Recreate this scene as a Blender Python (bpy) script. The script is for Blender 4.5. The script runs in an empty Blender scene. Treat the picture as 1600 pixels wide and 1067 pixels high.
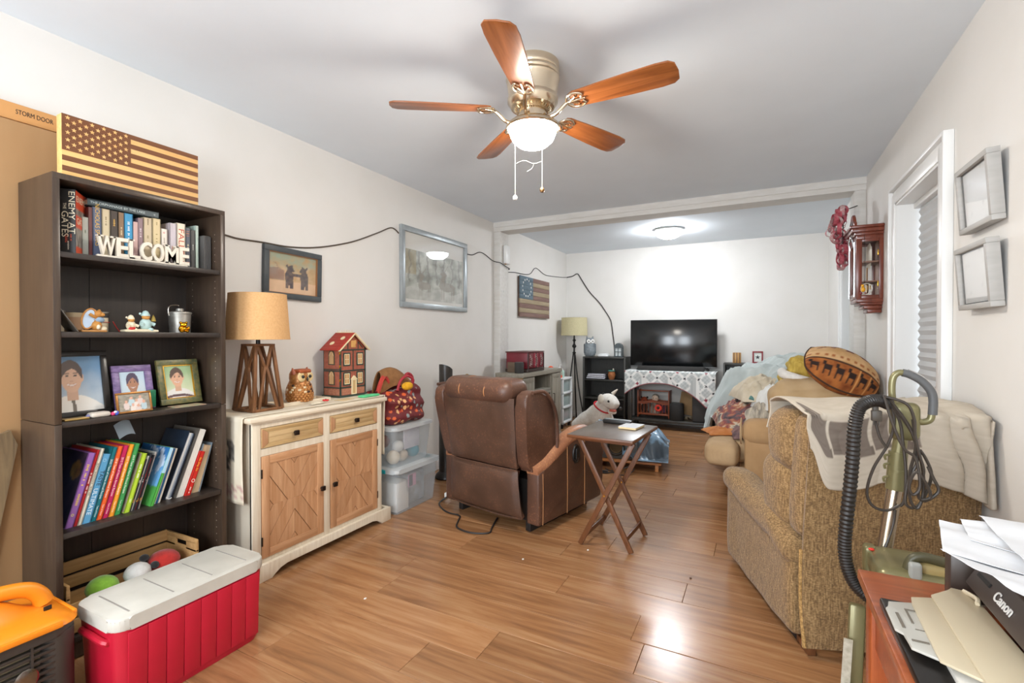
import bpy, bmesh, math, random
from mathutils import Vector, Matrix, Euler, noise

S = bpy.context.scene
COL = S.collection
PI = math.pi
R = math.radians
rnd = random.Random(11)

# ------------------------------------------------------------------ camera
cam_data = bpy.data.cameras.new('camera')
cam_data.sensor_width = 36.0
cam_data.lens = 16.875
cam_data.clip_start = 0.05
cam = bpy.data.objects.new('camera', cam_data)
COL.objects.link(cam)
cam.location = (0, 0, 1.22)
cam.rotation_euler = (R(89.4), 0, R(27.2))
S.camera = cam

# ------------------------------------------------------------------ world, view
world = bpy.data.worlds.new('world')
S.world = world
world.use_nodes = True
wbg = world.node_tree.nodes['Background']
wbg.inputs['Color'].default_value = (0.80, 0.90, 1.0, 1)
wbg.inputs['Strength'].default_value = 2.2
S.view_settings.view_transform = 'Standard'
S.view_settings.look = 'None'
S.view_settings.gamma = 1.0
S.view_settings.use_curve_mapping = False
S.view_settings.exposure = 0.48

GLOBE_STRENGTH = 118.0
DOME_STRENGTH = 98.0


def area_light(name, loc, rot, size, energy, color):
    d = bpy.data.lights.new(name, 'AREA')
    d.shape = 'RECTANGLE'
    d.size, d.size_y = size
    d.energy = energy
    d.color = color
    o = bpy.data.objects.new(name, d)
    COL.objects.link(o)
    o.location = loc
    o.rotation_euler = rot
    return o


# daylight entering by the two windows in the wall behind the camera
area_light('window_daylight', (-1.75, -1.46, 1.45), (R(90), 0, 0), (0.95, 1.25), 44, (0.86, 0.93, 1.0))
area_light('window_daylight', (-0.25, -1.46, 1.45), (R(90), 0, 0), (0.95, 1.25), 44, (0.86, 0.93, 1.0))


# ------------------------------------------------------------------ colour and materials
def lin(h):
    h = h.lstrip('#')
    out = []
    for i in (0, 2, 4):
        c = int(h[i:i + 2], 16) / 255
        out.append(c / 12.92 if c <= 0.04045 else ((c + 0.055) / 1.055) ** 2.4)
    return (out[0], out[1], out[2], 1.0)


MATS = {}


def _base(name):
    m = bpy.data.materials.new(name)
    m.use_nodes = True
    nt = m.node_tree
    return m, nt, nt.nodes['Principled BSDF']


def _coords(nt, stretch=(1, 1, 1), shift=False):
    tc = nt.nodes.new('ShaderNodeTexCoord')
    mp = nt.nodes.new('ShaderNodeMapping')
    mp.inputs['Scale'].default_value = stretch
    nt.links.new(tc.outputs['Object'], mp.inputs['Vector'])
    if shift:
        oi = nt.nodes.new('ShaderNodeObjectInfo')
        vm = nt.nodes.new('ShaderNodeVectorMath')
        vm.operation = 'MULTIPLY'
        vm.inputs[1].default_value = (31.0, 17.0, 23.0)
        nt.links.new(oi.outputs['Random'], vm.inputs[0])
        nt.links.new(vm.outputs[0], mp.inputs['Location'])
        return mp, oi
    return mp, None


def mat(name, col, col2=None, rough=0.5, metal=0.0, vscale=10.0, stretch=(1, 1, 1), bump=0.0, bscale=150.0,
        spec=0.5, coat=0.0, sheen=0.0, ramp=(0.35, 0.68), shift=False, hue_random=0.0, detail=4.0, distort=0.0,
        emit=0.0, alpha=1.0, trans=0.0, weave=0.0, wscale=120.0):
    """one procedural material: two tones mixed by noise, optional weave, bump and per-object value change"""
    if name in MATS:
        return MATS[name]
    m, nt, p = _base(name)
    c1 = lin(col)
    p.inputs['Base Color'].default_value = c1
    p.inputs['Roughness'].default_value = rough
    p.inputs['Metallic'].default_value = metal
    p.inputs['Specular IOR Level'].default_value = spec
    p.inputs['Coat Weight'].default_value = coat
    p.inputs['Coat Roughness'].default_value = 0.08
    p.inputs['Sheen Weight'].default_value = sheen
    p.inputs['Alpha'].default_value = alpha
    p.inputs['Transmission Weight'].default_value = trans
    if emit:
        p.inputs['Emission Color'].default_value = c1
        p.inputs['Emission Strength'].default_value = emit
    mp = oi = None
    out = None
    if col2 or bump or weave or hue_random:
        mp, oi = _coords(nt, stretch, shift or hue_random > 0)
    if col2:
        n = nt.nodes.new('ShaderNodeTexNoise')
        n.inputs['Scale'].default_value = vscale
        n.inputs['Detail'].default_value = detail
        n.inputs['Distortion'].default_value = distort
        nt.links.new(mp.outputs[0], n.inputs['Vector'])
        r = nt.nodes.new('ShaderNodeValToRGB')
        r.color_ramp.elements[0].position = ramp[0]
        r.color_ramp.elements[1].position = ramp[1]
        r.color_ramp.elements[0].color = c1
        r.color_ramp.elements[1].color = lin(col2)
        nt.links.new(n.outputs['Fac'], r.inputs[0])
        out = r.outputs[0]
    if hue_random:
        mr = nt.nodes.new('ShaderNodeMapRange')
        mr.inputs['To Min'].default_value = 1 - hue_random
        mr.inputs['To Max'].default_value = 1 + hue_random
        nt.links.new(oi.outputs['Random'], mr.inputs['Value'])
        hs = nt.nodes.new('ShaderNodeHueSaturation')
        nt.links.new(mr.outputs[0], hs.inputs['Value'])
        if out:
            nt.links.new(out, hs.inputs['Color'])
        else:
            hs.inputs['Color'].default_value = c1
        out = hs.outputs[0]
    hsock = None
    if weave:
        tc = nt.nodes.new('ShaderNodeTexCoord')
        ws = []
        for ax in ('X', 'Y', 'Z'):
            w = nt.nodes.new('ShaderNodeTexWave')
            w.bands_direction = ax
            w.inputs['Scale'].default_value = wscale
            w.inputs['Distortion'].default_value = 1.2
            w.inputs['Detail'].default_value = 1.0
            nt.links.new(tc.outputs['Object'], w.inputs['Vector'])
            ws.append(w)
        a1 = nt.nodes.new('ShaderNodeMath'); a1.operation = 'ADD'
        a2 = nt.nodes.new('ShaderNodeMath'); a2.operation = 'ADD'
        nt.links.new(ws[0].outputs['Fac'], a1.inputs[0]); nt.links.new(ws[1].outputs['Fac'], a1.inputs[1])
        nt.links.new(a1.outputs[0], a2.inputs[0]); nt.links.new(ws[2].outputs['Fac'], a2.inputs[1])
        hsock = a2.outputs[0]
        mrr = nt.nodes.new('ShaderNodeMapRange')
        mrr.inputs['From Max'].default_value = 3.0
        mrr.inputs['To Min'].default_value = 1 - weave
        mrr.inputs['To Max'].default_value = 1 + weave * 0.6
        nt.links.new(hsock, mrr.inputs['Value'])
        mx = nt.nodes.new('ShaderNodeVectorMath'); mx.operation = 'SCALE'
        if out:
            nt.links.new(out, mx.inputs[0])
        else:
            mx.inputs[0].default_value = c1[:3]
        nt.links.new(mrr.outputs[0], mx.inputs['Scale'])
        out = mx.outputs[0]
    if out:
        nt.links.new(out, p.inputs['Base Color'])
    if bump:
        if hsock is None:
            n2 = nt.nodes.new('ShaderNodeTexNoise')
            n2.inputs['Scale'].default_value = bscale
            n2.inputs['Detail'].default_value = 3
            nt.links.new(mp.outputs[0], n2.inputs['Vector'])
            hsock = n2.outputs['Fac']
        b = nt.nodes.new('ShaderNodeBump')
        b.inputs['Strength'].default_value = bump
        b.inputs['Distance'].default_value = 0.004
        nt.links.new(hsock, b.inputs['Height'])
        nt.links.new(b.outputs['Normal'], p.inputs['Normal'])
    MATS[name] = m
    return m


def wood(name, dark, light, axis='x', scale=3.0, rough=0.4, mid=None, shift=True, hue_random=0.0, coat=0.0, bump=0.05,
         strength=14.0):
    """wood grain stretched along one axis of the object"""
    if name in MATS:
        return MATS[name]
    st = {'x': (1, strength, strength), 'y': (strength, 1, strength), 'z': (strength, strength, 1)}[axis]
    m, nt, p = _base(name)
    p.inputs['Roughness'].default_value = rough
    p.inputs['Coat Weight'].default_value = coat
    p.inputs['Coat Roughness'].default_value = 0.15
    mp, oi = _coords(nt, st, True)
    n = nt.nodes.new('ShaderNodeTexNoise')
    n.inputs['Scale'].default_value = scale
    n.inputs['Detail'].default_value = 7
    n.inputs['Roughness'].default_value = 0.62
    n.inputs['Distortion'].default_value = 0.7
    nt.links.new(mp.outputs[0], n.inputs['Vector'])
    r = nt.nodes.new('ShaderNodeValToRGB')
    r.color_ramp.elements[0].position = 0.30
    r.color_ramp.elements[0].color = lin(dark)
    r.color_ramp.elements[1].position = 0.72
    r.color_ramp.elements[1].color = lin(light)
    if mid:
        e = r.color_ramp.elements.new(0.48)
        e.color = lin(mid)
    nt.links.new(n.outputs['Fac'], r.inputs[0])
    mr = nt.nodes.new('ShaderNodeMapRange')
    mr.inputs['To Min'].default_value = 1 - hue_random
    mr.inputs['To Max'].default_value = 1 + hue_random
    nt.links.new(oi.outputs['Random'], mr.inputs['Value'])
    hs = nt.nodes.new('ShaderNodeHueSaturation')
    nt.links.new(mr.outputs[0], hs.inputs['Value'])
    nt.links.new(r.outputs[0], hs.inputs['Color'])
    nt.links.new(hs.outputs[0], p.inputs['Base Color'])
    b = nt.nodes.new('ShaderNodeBump')
    b.inputs['Strength'].default_value = bump
    b.inputs['Distance'].default_value = 0.003
    nt.links.new(n.outputs['Fac'], b.inputs['Height'])
    nt.links.new(b.outputs['Normal'], p.inputs['Normal'])
    MATS[name] = m
    return m


def glass(name, tint='#ffffff', rough=0.03, clear=0.9):
    """thin pane: clear with a glossy reflection"""
    if name in MATS:
        return MATS[name]
    m = bpy.data.materials.new(name)
    m.use_nodes = True
    nt = m.node_tree
    nt.nodes.clear()
    o = nt.nodes.new('ShaderNodeOutputMaterial')
    t = nt.nodes.new('ShaderNodeBsdfTransparent')
    t.inputs[0].default_value = lin(tint)
    g = nt.nodes.new('ShaderNodeBsdfGlossy')
    g.inputs['Roughness'].default_value = rough
    lw = nt.nodes.new('ShaderNodeLayerWeight')
    pw = nt.nodes.new('ShaderNodeMath'); pw.operation = 'POWER'; pw.inputs[1].default_value = 4.0
    f = nt.nodes.new('ShaderNodeMath'); f.operation = 'MULTIPLY_ADD'; f.inputs[1].default_value = 0.7; f.inputs[2].default_value = 0.03
    nt.links.new(lw.outputs['Facing'], pw.inputs[0])
    nt.links.new(pw.outputs[0], f.inputs[0])
    mx = nt.nodes.new('ShaderNodeMixShader')
    nt.links.new(f.outputs[0], mx.inputs[0])
    nt.links.new(t.outputs[0], mx.inputs[1])
    nt.links.new(g.outputs[0], mx.inputs[2])
    nt.links.new(mx.outputs[0], o.inputs[0])
    MATS[name] = m
    return m


def frosted(name, col, clear=0.45, rough=0.25):
    """milky clear plastic: part diffuse, part see-through, with a soft sheen"""
    if name in MATS:
        return MATS[name]
    m = bpy.data.materials.new(name)
    m.use_nodes = True
    nt = m.node_tree
    p = nt.nodes['Principled BSDF']
    p.inputs['Base Color'].default_value = lin(col)
    p.inputs['Roughness'].default_value = rough
    p.inputs['Alpha'].default_value = 1 - clear
    MATS[name] = m
    return m


def print_mat(name, rough=0.45, coat=0.0):
    if name in MATS:
        return MATS[name]
    m, nt, p = _base(name)
    a = nt.nodes.new('ShaderNodeVertexColor')
    a.layer_name = 'Col'
    nt.links.new(a.outputs['Color'], p.inputs['Base Color'])
    p.inputs['Roughness'].default_value = rough
    p.inputs['Coat Weight'].default_value = coat
    p.inputs['Coat Roughness'].default_value = 0.04
    MATS[name] = m
    return m


# ------------------------------------------------------------------ mesh building
def rotm(rx=0, ry=0, rz=0):
    return Euler((rx, ry, rz)).to_matrix().to_4x4()


def xf(loc=(0, 0, 0), rx=0, ry=0, rz=0):
    return Matrix.Translation(loc) @ rotm(rx, ry, rz)


def catmull(pts, n=6, closed=False):
    pts = [Vector(p) for p in pts]
    if len(pts) < 3:
        return pts
    out = []
    L = len(pts)
    for i in range(L if closed else L - 1):
        if closed:
            p0, p1, p2, p3 = pts[(i - 1) % L], pts[i], pts[(i + 1) % L], pts[(i + 2) % L]
        else:
            p0, p1, p2, p3 = pts[max(i - 1, 0)], pts[i], pts[i + 1], pts[min(i + 2, L - 1)]
        for k in range(n):
            t = k / n
            out.append(0.5 * ((2 * p1) + (-p0 + p2) * t + (2 * p0 - 5 * p1 + 4 * p2 - p3) * t * t
                              + (-p0 + 3 * p1 - 3 * p2 + p3) * t ** 3))
    if not closed:
        out.append(pts[-1])
    return out


def shell(bm, faces, th):
    """give a sheet an even thickness by a second skin and a rim"""
    bm.normal_update()
    faces = list(faces)
    lay = bm.verts.layers.float_color.get('Col')
    new = {}
    for f in faces:
        for v in f.verts:
            if v not in new:
                new[v] = None
    for v in new:
        w = bm.verts.new(v.co - v.normal * th)
        if lay:
            w[lay] = v[lay]
        new[v] = w
    rim = []
    for f in faces:
        for e in f.edges:
            if len(e.link_faces) == 1:
                rim.append([l.vert for l in f.loops if l.edge == e] + [e.other_vert([l.vert for l in f.loops if l.edge == e][0])])
    for f in faces:
        bm.faces.new([new[v] for v in reversed(f.verts)])
    for a, b in rim:
        bm.faces.new([b, a, new[a], new[b]])


class B:
    def __init__(self):
        self.bm = bmesh.new()

    def _put(self, verts, faces, M=None):
        vs = [self.bm.verts.new(M @ Vector(v) if M else Vector(v)) for v in verts]
        for f in faces:
            try:
                self.bm.faces.new([vs[i] for i in f])
            except ValueError:
                pass
        return vs

    def box(self, c, s, bev=0.0, seg=2, M=None):
        x, y, z = s[0] / 2, s[1] / 2, s[2] / 2
        v = [(c[0] + a * x, c[1] + b * y, c[2] + d * z) for a in (-1, 1) for b in (-1, 1) for d in (-1, 1)]
        f = [(0, 1, 3, 2), (4, 6, 7, 5), (0, 4, 5, 1), (2, 3, 7, 6), (0, 2, 6, 4), (1, 5, 7, 3)]
        vs = self._put(v, f, M)
        if bev:
            es = set()
            for q in vs:
                es.update(q.link_edges)
            bmesh.ops.bevel(self.bm, geom=list(es), offset=min(bev, 0.49 * min(s)), segments=seg, profile=0.5, affect='EDGES')
        return self

    def bar(self, p0, p1, w, h, up=(0, 0, 1), bev=0.0):
        """box beam from p0 to p1; w across, h along up"""
        p0, p1 = Vector(p0), Vector(p1)
        d = p1 - p0
        L = d.length
        d.normalize()
        u = Vector(up)
        a = d.cross(u)
        if a.length < 1e-4:
            a = d.cross(Vector((0, 1, 0)))
        a.normalize()
        u = a.cross(d)
        Mx = Matrix((a, d, u)).transposed().to_4x4()
        Mx.translation = (p0 + p1) / 2
        return self.box((0, 0, 0), (w, L, h), bev, 2, Mx)

    def cyl(self, p0, p1, r0, r1=None, n=20, cap=True):
        p0, p1 = Vector(p0), Vector(p1)
        r1 = r0 if r1 is None else r1
        d = (p1 - p0).normalized()
        a = d.orthogonal().normalized()
        b = d.cross(a)
        v = []
        for p, r in ((p0, r0), (p1, r1)):
            for i in range(n):
                t = 2 * PI * i / n
                v.append(p + (a * math.cos(t) + b * math.sin(t)) * r)
        f = [(i, (i + 1) % n, n + (i + 1) % n, n + i) for i in range(n)]
        if cap:
            f += [tuple(range(n - 1, -1, -1)), tuple(range(n, 2 * n))]
        self._put(v, f)
        return self

    def lathe(self, prof, c=(0, 0, 0), n=28, M=None):
        v, f = [], []
        for r, z in prof:
            for i in range(n):
                t = 2 * PI * i / n
                v.append((c[0] + r * math.cos(t), c[1] + r * math.sin(t), c[2] + z))
        for k in range(len(prof) - 1):
            for i in range(n):
                j = (i + 1) % n
                f.append((k * n + i, k * n + j, (k + 1) * n + j, (k + 1) * n + i))
        if prof[0][0] > 1e-5:
            f.append(tuple(range(n - 1, -1, -1)))
        if prof[-1][0] > 1e-5:
            q = (len(prof) - 1) * n
            f.append(tuple(range(q, q + n)))
        vs = self._put(v, f, M)
        bmesh.ops.remove_doubles(self.bm, verts=vs, dist=1e-5)
        return self

    def tube(self, pts, r, n=8, sub=5, closed=False, smooth=True):
        P = catmull(pts, sub, closed) if smooth else [Vector(p) for p in pts]
        m = len(P)
        v, f = [], []
        a = None
        for i, p in enumerate(P):
            if closed:
                d = P[(i + 1) % m] - P[i - 1]
            else:
                d = P[min(i + 1, m - 1)] - P[max(i - 1, 0)]
            if d.length < 1e-9:
                d = Vector((0, 0, 1))
            d.normalize()
            a = d.orthogonal() if a is None else a - d * a.dot(d)
            if a.length < 1e-6:
                a = d.orthogonal()
            a.normalize()
            b = d.cross(a)
            rr = r(i / (m - 1)) if callable(r) else r
            for k in range(n):
                t = 2 * PI * k / n
                v.append(p + (a * math.cos(t) + b * math.sin(t)) * rr)
        for i in range(m if closed else m - 1):
            q, w = i * n, ((i + 1) % m) * n
            for k in range(n):
                j = (k + 1) % n
                f.append((q + k, q + j, w + j, w + k))
        if not closed:
            f += [tuple(range(n - 1, -1, -1)), tuple(range((m - 1) * n, m * n))]
        self._put(v, f)
        return self

    def prism(self, poly, h, M=None, bev=0.0):
        n = len(poly)
        v = [(p[0], p[1], 0) for p in poly] + [(p[0], p[1], h) for p in poly]
        f = [tuple(range(n - 1, -1, -1)), tuple(range(n, 2 * n))]
        f += [(i, (i + 1) % n, n + (i + 1) % n, n + i) for i in range(n)]
        vs = self._put(v, f, M)
        if bev:
            es = set()
            for q in vs:
                es.update(q.link_edges)
            bmesh.ops.bevel(self.bm, geom=list(es), offset=bev, segments=2, profile=0.5, affect='EDGES')
        return self

    def ball(self, c, r, n=16, M=None):
        r = (r, r, r) if not hasattr(r, '__len__') else r
        v, f = [], []
        m = max(6, n // 2)
        for k in range(m + 1):
            ph = PI * k / m
            for i in range(n):
                t = 2 * PI * i / n
                v.append((c[0] + r[0] * math.sin(ph) * math.cos(t), c[1] + r[1] * math.sin(ph) * math.sin(t),
                          c[2] + r[2] * math.cos(ph)))
        for k in range(m):
            for i in range(n):
                j = (i + 1) % n
                f.append((k * n + i, (k + 1) * n + i, (k + 1) * n + j, k * n + j))
        vs = self._put(v, f, M)
        bmesh.ops.remove_doubles(self.bm, verts=vs, dist=1e-6)
        return self

    def surf(self, fn, nu, nv, thick=0.0, closeu=False, M=None):
        v = []
        for i in range(nu + (0 if closeu else 1)):
            for j in range(nv + 1):
                v.append(fn(i / nu, j / nv))
        W = nv + 1
        f = []
        for i in range(nu):
            i2 = (i + 1) % nu if closeu else i + 1
            for j in range(nv):
                f.append((i * W + j, i2 * W + j, i2 * W + j + 1, i * W + j + 1))
        vs = self._put(v, f, M)
        if thick:
            fs = set()
            for q in vs:
                fs.update(q.link_faces)
            shell(self.bm, fs, thick)
        return self

    def cush(self, c, s, r=0.04, puff=(0, 0, 0), n=12, M=None, wr=0.0, wf=6.0, seed=0.0, fn=None):
        """soft rounded block: half sizes from s, corner radius r, faces bulged by puff, wrinkled by noise"""
        h = [q / 2 for q in s]
        key = {}
        verts, faces = [], []

        def vid(p):
            k = tuple(round(q, 5) for q in p)
            if k not in key:
                key[k] = len(verts)
                q = [p[i] * h[i] for i in range(3)]
                rr = min(r, min(h) * 0.98)
                inn = [max(-(h[i] - rr), min(h[i] - rr, q[i])) for i in range(3)]
                d = Vector([q[i] - inn[i] for i in range(3)])
                if d.length > 1e-9:
                    d.normalize()
                q = Vector(inn) + d * rr
                x, y, z = p
                e = [1 - abs(x) ** 2.2, 1 - abs(y) ** 2.2, 1 - abs(z) ** 2.2]
                q.x += puff[0] * x * e[1] * e[2]
                q.y += puff[1] * y * e[0] * e[2]
                q.z += puff[2] * z * e[0] * e[1]
                if wr:
                    q += d * wr * noise.noise(Vector((q.x * wf + seed, q.y * wf + 3.1, q.z * wf)))
                if fn:
                    q = fn(q)
                verts.append(q + Vector(c))
            return key[k]

        lv = [-1 + 2 * i / n for i in range(n + 1)]
        lv = [math.copysign(abs(t) ** 0.75, t) for t in lv]
        for ax in range(3):
            for sg in (-1, 1):
                for i in range(n):
                    for j in range(n):
                        q = []
                        for (a, b) in ((i, j), (i + 1, j), (i + 1, j + 1), (i, j + 1)):
                            p = [0, 0, 0]
                            p[ax] = sg
                            p[(ax + 1) % 3] = lv[a]
                            p[(ax + 2) % 3] = lv[b]
                            q.append(vid(p))
                        faces.append(q if sg > 0 else q[::-1])
        self._put(verts, faces, M)
        return self

    def build(self, name, m, parent=None, M=None, smooth=True, angle=38, loc=None, rot=None):
        bm = self.bm
        if M is not None:
            bmesh.ops.transform(bm, matrix=M, verts=bm.verts)
        bmesh.ops.recalc_face_normals(bm, faces=bm.faces)
        if smooth:
            lim = R(angle)
            for f in bm.faces:
                f.smooth = True
            for e in bm.edges:
                if len(e.link_faces) == 2 and e.calc_face_angle(0) > lim:
                    e.smooth = False
        me = bpy.data.meshes.new(name)
        bm.to_mesh(me)
        bm.free()
        return link(name, me, m, parent, loc, rot)


def link(name, me, m, parent=None, loc=None, rot=None):
    o = bpy.data.objects.new(name, me)
    if m is not None and not me.materials:
        me.materials.append(m)
    COL.objects.link(o)
    if parent is not None:
        o.parent = parent
    if loc is not None:
        o.location = loc
    if rot is not None:
        o.rotation_euler = rot
    return o


def tag(o, label=None, cat=None, group=None, kind=None):
    if label:
        o['label'] = label
    if cat:
        o['category'] = cat
    if group:
        o['group'] = group
    if kind:
        o['kind'] = kind
    return o


def thing(name, label, cat, loc=(0, 0, 0), rz=0.0, group=None, rot=None):
    o = bpy.data.objects.new(name, None)
    o.empty_display_size = 0.1
    COL.objects.link(o)
    o.location = loc
    o.rotation_euler = rot if rot else (0, 0, rz)
    return tag(o, label, cat, group)


def copy_tree(o, parent=None):
    c = o.copy()
    COL.objects.link(c)
    if parent is not None:
        c.parent = parent
    for ch in list(o.children):
        copy_tree(ch, c)
    return c


def text(s, size, m, parent, M, depth=0.001, name='lettering', align='CENTER', sx=1.0, spacing=1.0, bold=0.0, valign='CENTER', width=0):
    cu = bpy.data.curves.new('lettering', 'FONT')
    cu.body = s
    cu.size = size
    cu.align_x = align
    cu.align_y = valign
    cu.extrude = depth
    cu.space_character = spacing
    cu.offset = bold
    cu.resolution_u = 3
    tmp = bpy.data.objects.new('lettering', cu)
    me = bpy.data.meshes.new_from_object(tmp)
    bpy.data.objects.remove(tmp)
    bpy.data.curves.remove(cu)
    if width:
        xs = [v.co.x for v in me.vertices]
        sx = width / (max(xs) - min(xs))
    me.transform(M @ Matrix.Diagonal((sx, 1, 1, 1)))
    me.materials.clear()
    return link(name, me, m, parent)


def picture(name, w, h, fn, parent, M, nx=40, ny=40, m=None):
    """flat print in the XY plane; fn(u, v) gives the ink colour (linear rgb), v up"""
    verts = [(-w / 2 + w * i / nx, -h / 2 + h * j / ny, 0) for j in range(ny + 1) for i in range(nx + 1)]
    faces = [(j * (nx + 1) + i, j * (nx + 1) + i + 1, (j + 1) * (nx + 1) + i + 1, (j + 1) * (nx + 1) + i)
             for j in range(ny) for i in range(nx)]
    me = bpy.data.meshes.new(name)
    me.from_pydata(verts, [], faces)
    ca = me.color_attributes.new('Col', 'FLOAT_COLOR', 'POINT')
    k = 0
    for j in range(ny + 1):
        for i in range(nx + 1):
            c = fn(i / nx, j / ny)
            ca.data[k].color = (c[0], c[1], c[2], 1)
            k += 1
    me.transform(M)
    return link(name, me, m or print_mat('photo_print'), parent)


def mixc(a, b, t):
    return tuple(a[i] * (1 - t) + b[i] * t for i in range(3))


def sstep(a, b, x):
    t = max(0.0, min(1.0, (x - a) / (b - a)))
    return t * t * (3 - 2 * t)


def nz(x, y, s=1.0, z=0.0):
    return noise.fractal(Vector((x * s, y * s, z)), 1.0, 2.0, 4)


# frame whose local axes are: X = along +y (world), Y = up, Z = out of the left wall (+x)
def wallL(x, y, z, tilt=0.0):
    Mx = Matrix(((0, 0, 1), (1, 0, 0), (0, 1, 0))).to_4x4()
    return Matrix.Translation((x, y, z)) @ rotm(0, -tilt, 0) @ Mx


def frame_rect(b, w, h, fw, d, M=None, bev=0.0, z0=0.0):
    """four mitred-looking bars round a w x h rectangle in XY, depth d in Z"""
    b.box((0, h / 2 - fw / 2, z0 + d / 2), (w, fw, d), bev, 2, M)
    b.box((0, -h / 2 + fw / 2, z0 + d / 2), (w, fw, d), bev, 2, M)
    b.box((-w / 2 + fw / 2, 0, z0 + d / 2), (fw, h - 2 * fw, d), bev, 2, M)
    b.box((w / 2 - fw / 2, 0, z0 + d / 2), (fw, h - 2 * fw, d), bev, 2, M)
    return b
# ================================================================== the setting
XL, XR, YN, YB, H = -2.62, 0.75, -1.40, 6.92, 2.48
m_wall = mat('painted_wall', '#E4E1DC', '#E0DDD7', rough=0.62, vscale=3, bump=0.06, bscale=130)
m_ceil = mat('ceiling_paint', '#E6EEF5', '#E2EAF1', rough=0.8, vscale=2, bump=0.05, bscale=90)
m_trim = mat('white_trim_paint', '#E9E9E7', rough=0.35)
m_beam = mat('beam_paint', '#D8D5D0', '#CFCBC4', rough=0.5, vscale=6, stretch=(1, 6, 6), bump=0.08, bscale=60)


def struct(name, b, m, parent=None):
    o = b.build(name, m, parent)
    if parent is None:
        o['kind'] = 'structure'
    return o


struct('wall_left', B().box((XL - 0.06, (YN + YB) / 2, H / 2), (0.12, YB - YN, H)), m_wall)
struct('wall_back', B().box(((XL + XR) / 2, YB + 0.06, H / 2), (XR - XL + 0.24, 0.12, H)), m_wall)
# right wall with two window openings
W1 = (2.83, 3.63, 0.62, 2.02)
W2 = (4.98, 5.72, 0.62, 1.98)
b = B()
T = 0.16
xc = XR + T / 2


def wallseg(y0, y1, z0, z1):
    b.box((xc, (y0 + y1) / 2, (z0 + z1) / 2), (T, y1 - y0, z1 - z0))


wallseg(YN, W1[0], 0, H)
wallseg(W1[1], W2[0], 0, H)
wallseg(W2[1], YB, 0, H)
for w in (W1, W2):
    wallseg(w[0], w[1], 0, w[2])
    wallseg(w[0], w[1], w[3], H)
struct('wall_right', b, m_wall)
# near wall, behind the camera, two window openings
b = B()
NW = ((-2.25, -1.25), (-0.75, 0.25))
yc = YN - 0.06


def nseg(x0, x1, z0, z1):
    b.box(((x0 + x1) / 2, yc, (z0 + z1) / 2), (x1 - x0, 0.12, z1 - z0))


nseg(XL - 0.12, NW[0][0], 0, H)
nseg(NW[0][1], NW[1][0], 0, H)
nseg(NW[1][1], XR + 0.16, 0, H)
for x0, x1 in NW:
    nseg(x0, x1, 0, 0.8)
    nseg(x0, x1, 2.1, H)
struct('wall_near', b, m_wall)
struct('ceiling', B().box(((XL + XR) / 2, (YN + YB) / 2, H + 0.05), (XR - XL + 0.4, YB - YN + 0.3, 0.1)), m_ceil)

# floor: laminate planks running across the room, each one a piece
m_sub = mat('floor_joint', '#4A2F1C', rough=0.7)
m_plank = wood('laminate_planks', '#80593A', '#B08760', 'x', scale=1.7, rough=0.23, mid='#9A6D48', hue_random=0.13,
               bump=0.03, strength=13.0)
m_plank.node_tree.nodes['Principled BSDF'].inputs['Specular IOR Level'].default_value = 0.55
floor = struct('floor', B().box(((XL + XR) / 2, (YN + YB) / 2, -0.036), (XR - XL, YB - YN, 0.05)), m_sub)
PW, PL = 0.19, 1.22
row = 0
y = 1.923 - PW * 17
while y < YB - 0.01:
    y0, y1 = max(y, YN), min(y + PW, YB)
    off = (row * 0.437 + 0.11 * (row % 3)) % PL
    if row == 17:
        off = (-0.452 - XL) % PL
    x = XL - PL + off
    while x < XR:
        x0, x1 = max(x, XL), min(x + PL, XR)
        if x1 - x0 > 0.02 and y1 - y0 > 0.02:
            g = 0.0007
            L_, w_ = x1 - x0 - 2 * g, y1 - y0 - 2 * g
            pb = B()
            c = 0.0012
            v = []
            for (ix, iy, iz) in ((0, 0, -0.011), (c, c, 0)):
                v += [(-L_ / 2 + ix, -w_ / 2 + iy, iz - (c if iz < 0 else 0)), (L_ / 2 - ix, -w_ / 2 + iy, iz - (c if iz < 0 else 0)),
                      (L_ / 2 - ix, w_ / 2 - iy, iz - (c if iz < 0 else 0)), (-L_ / 2 + ix, w_ / 2 - iy, iz - (c if iz < 0 else 0))]
            mid = [(-L_ / 2, -w_ / 2, -c), (L_ / 2, -w_ / 2, -c), (L_ / 2, w_ / 2, -c), (-L_ / 2, w_ / 2, -c)]
            vv = v[:4] + mid + v[4:]
            fs = [(8, 9, 10, 11), (0, 3, 2, 1)]
            for k in (0, 4):
                for i in range(4):
                    j = (i + 1) % 4
                    fs.append((k + i, k + j, k + 4 + j, k + 4 + i))
            pb._put(vv, fs)
            lift = 0.0022 if (row == 17 and abs(x0 + 0.452) < 0.05) else 0.0
            o = pb.build('floor_plank', m_plank, floor, smooth=False, loc=((x0 + x1) / 2, (y0 + y1) / 2, lift))
        x += PL
    y += PW
    row += 1

# posts and header beam between the two halves of the room
b = B()
b.box((XL + 0.038, 4.76, (H - 0.1) / 2), (0.077, 0.20, H - 0.1), 0.004)
struct('trim_1', b, m_beam)
b = B()
b.box((XR - 0.038, 4.76, (H - 0.1) / 2), (0.077, 0.20, H - 0.1), 0.004)
struct('trim_2', b, m_beam)
b = B()
b.box(((XL + XR) / 2, 4.76, H - 0.05), (XR - XL, 0.206, 0.0995))
b.box(((XL + XR) / 2, 4.652, H - 0.028), (XR - XL, 0.012, 0.056))
struct('trim_3', b, m_beam)
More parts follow.
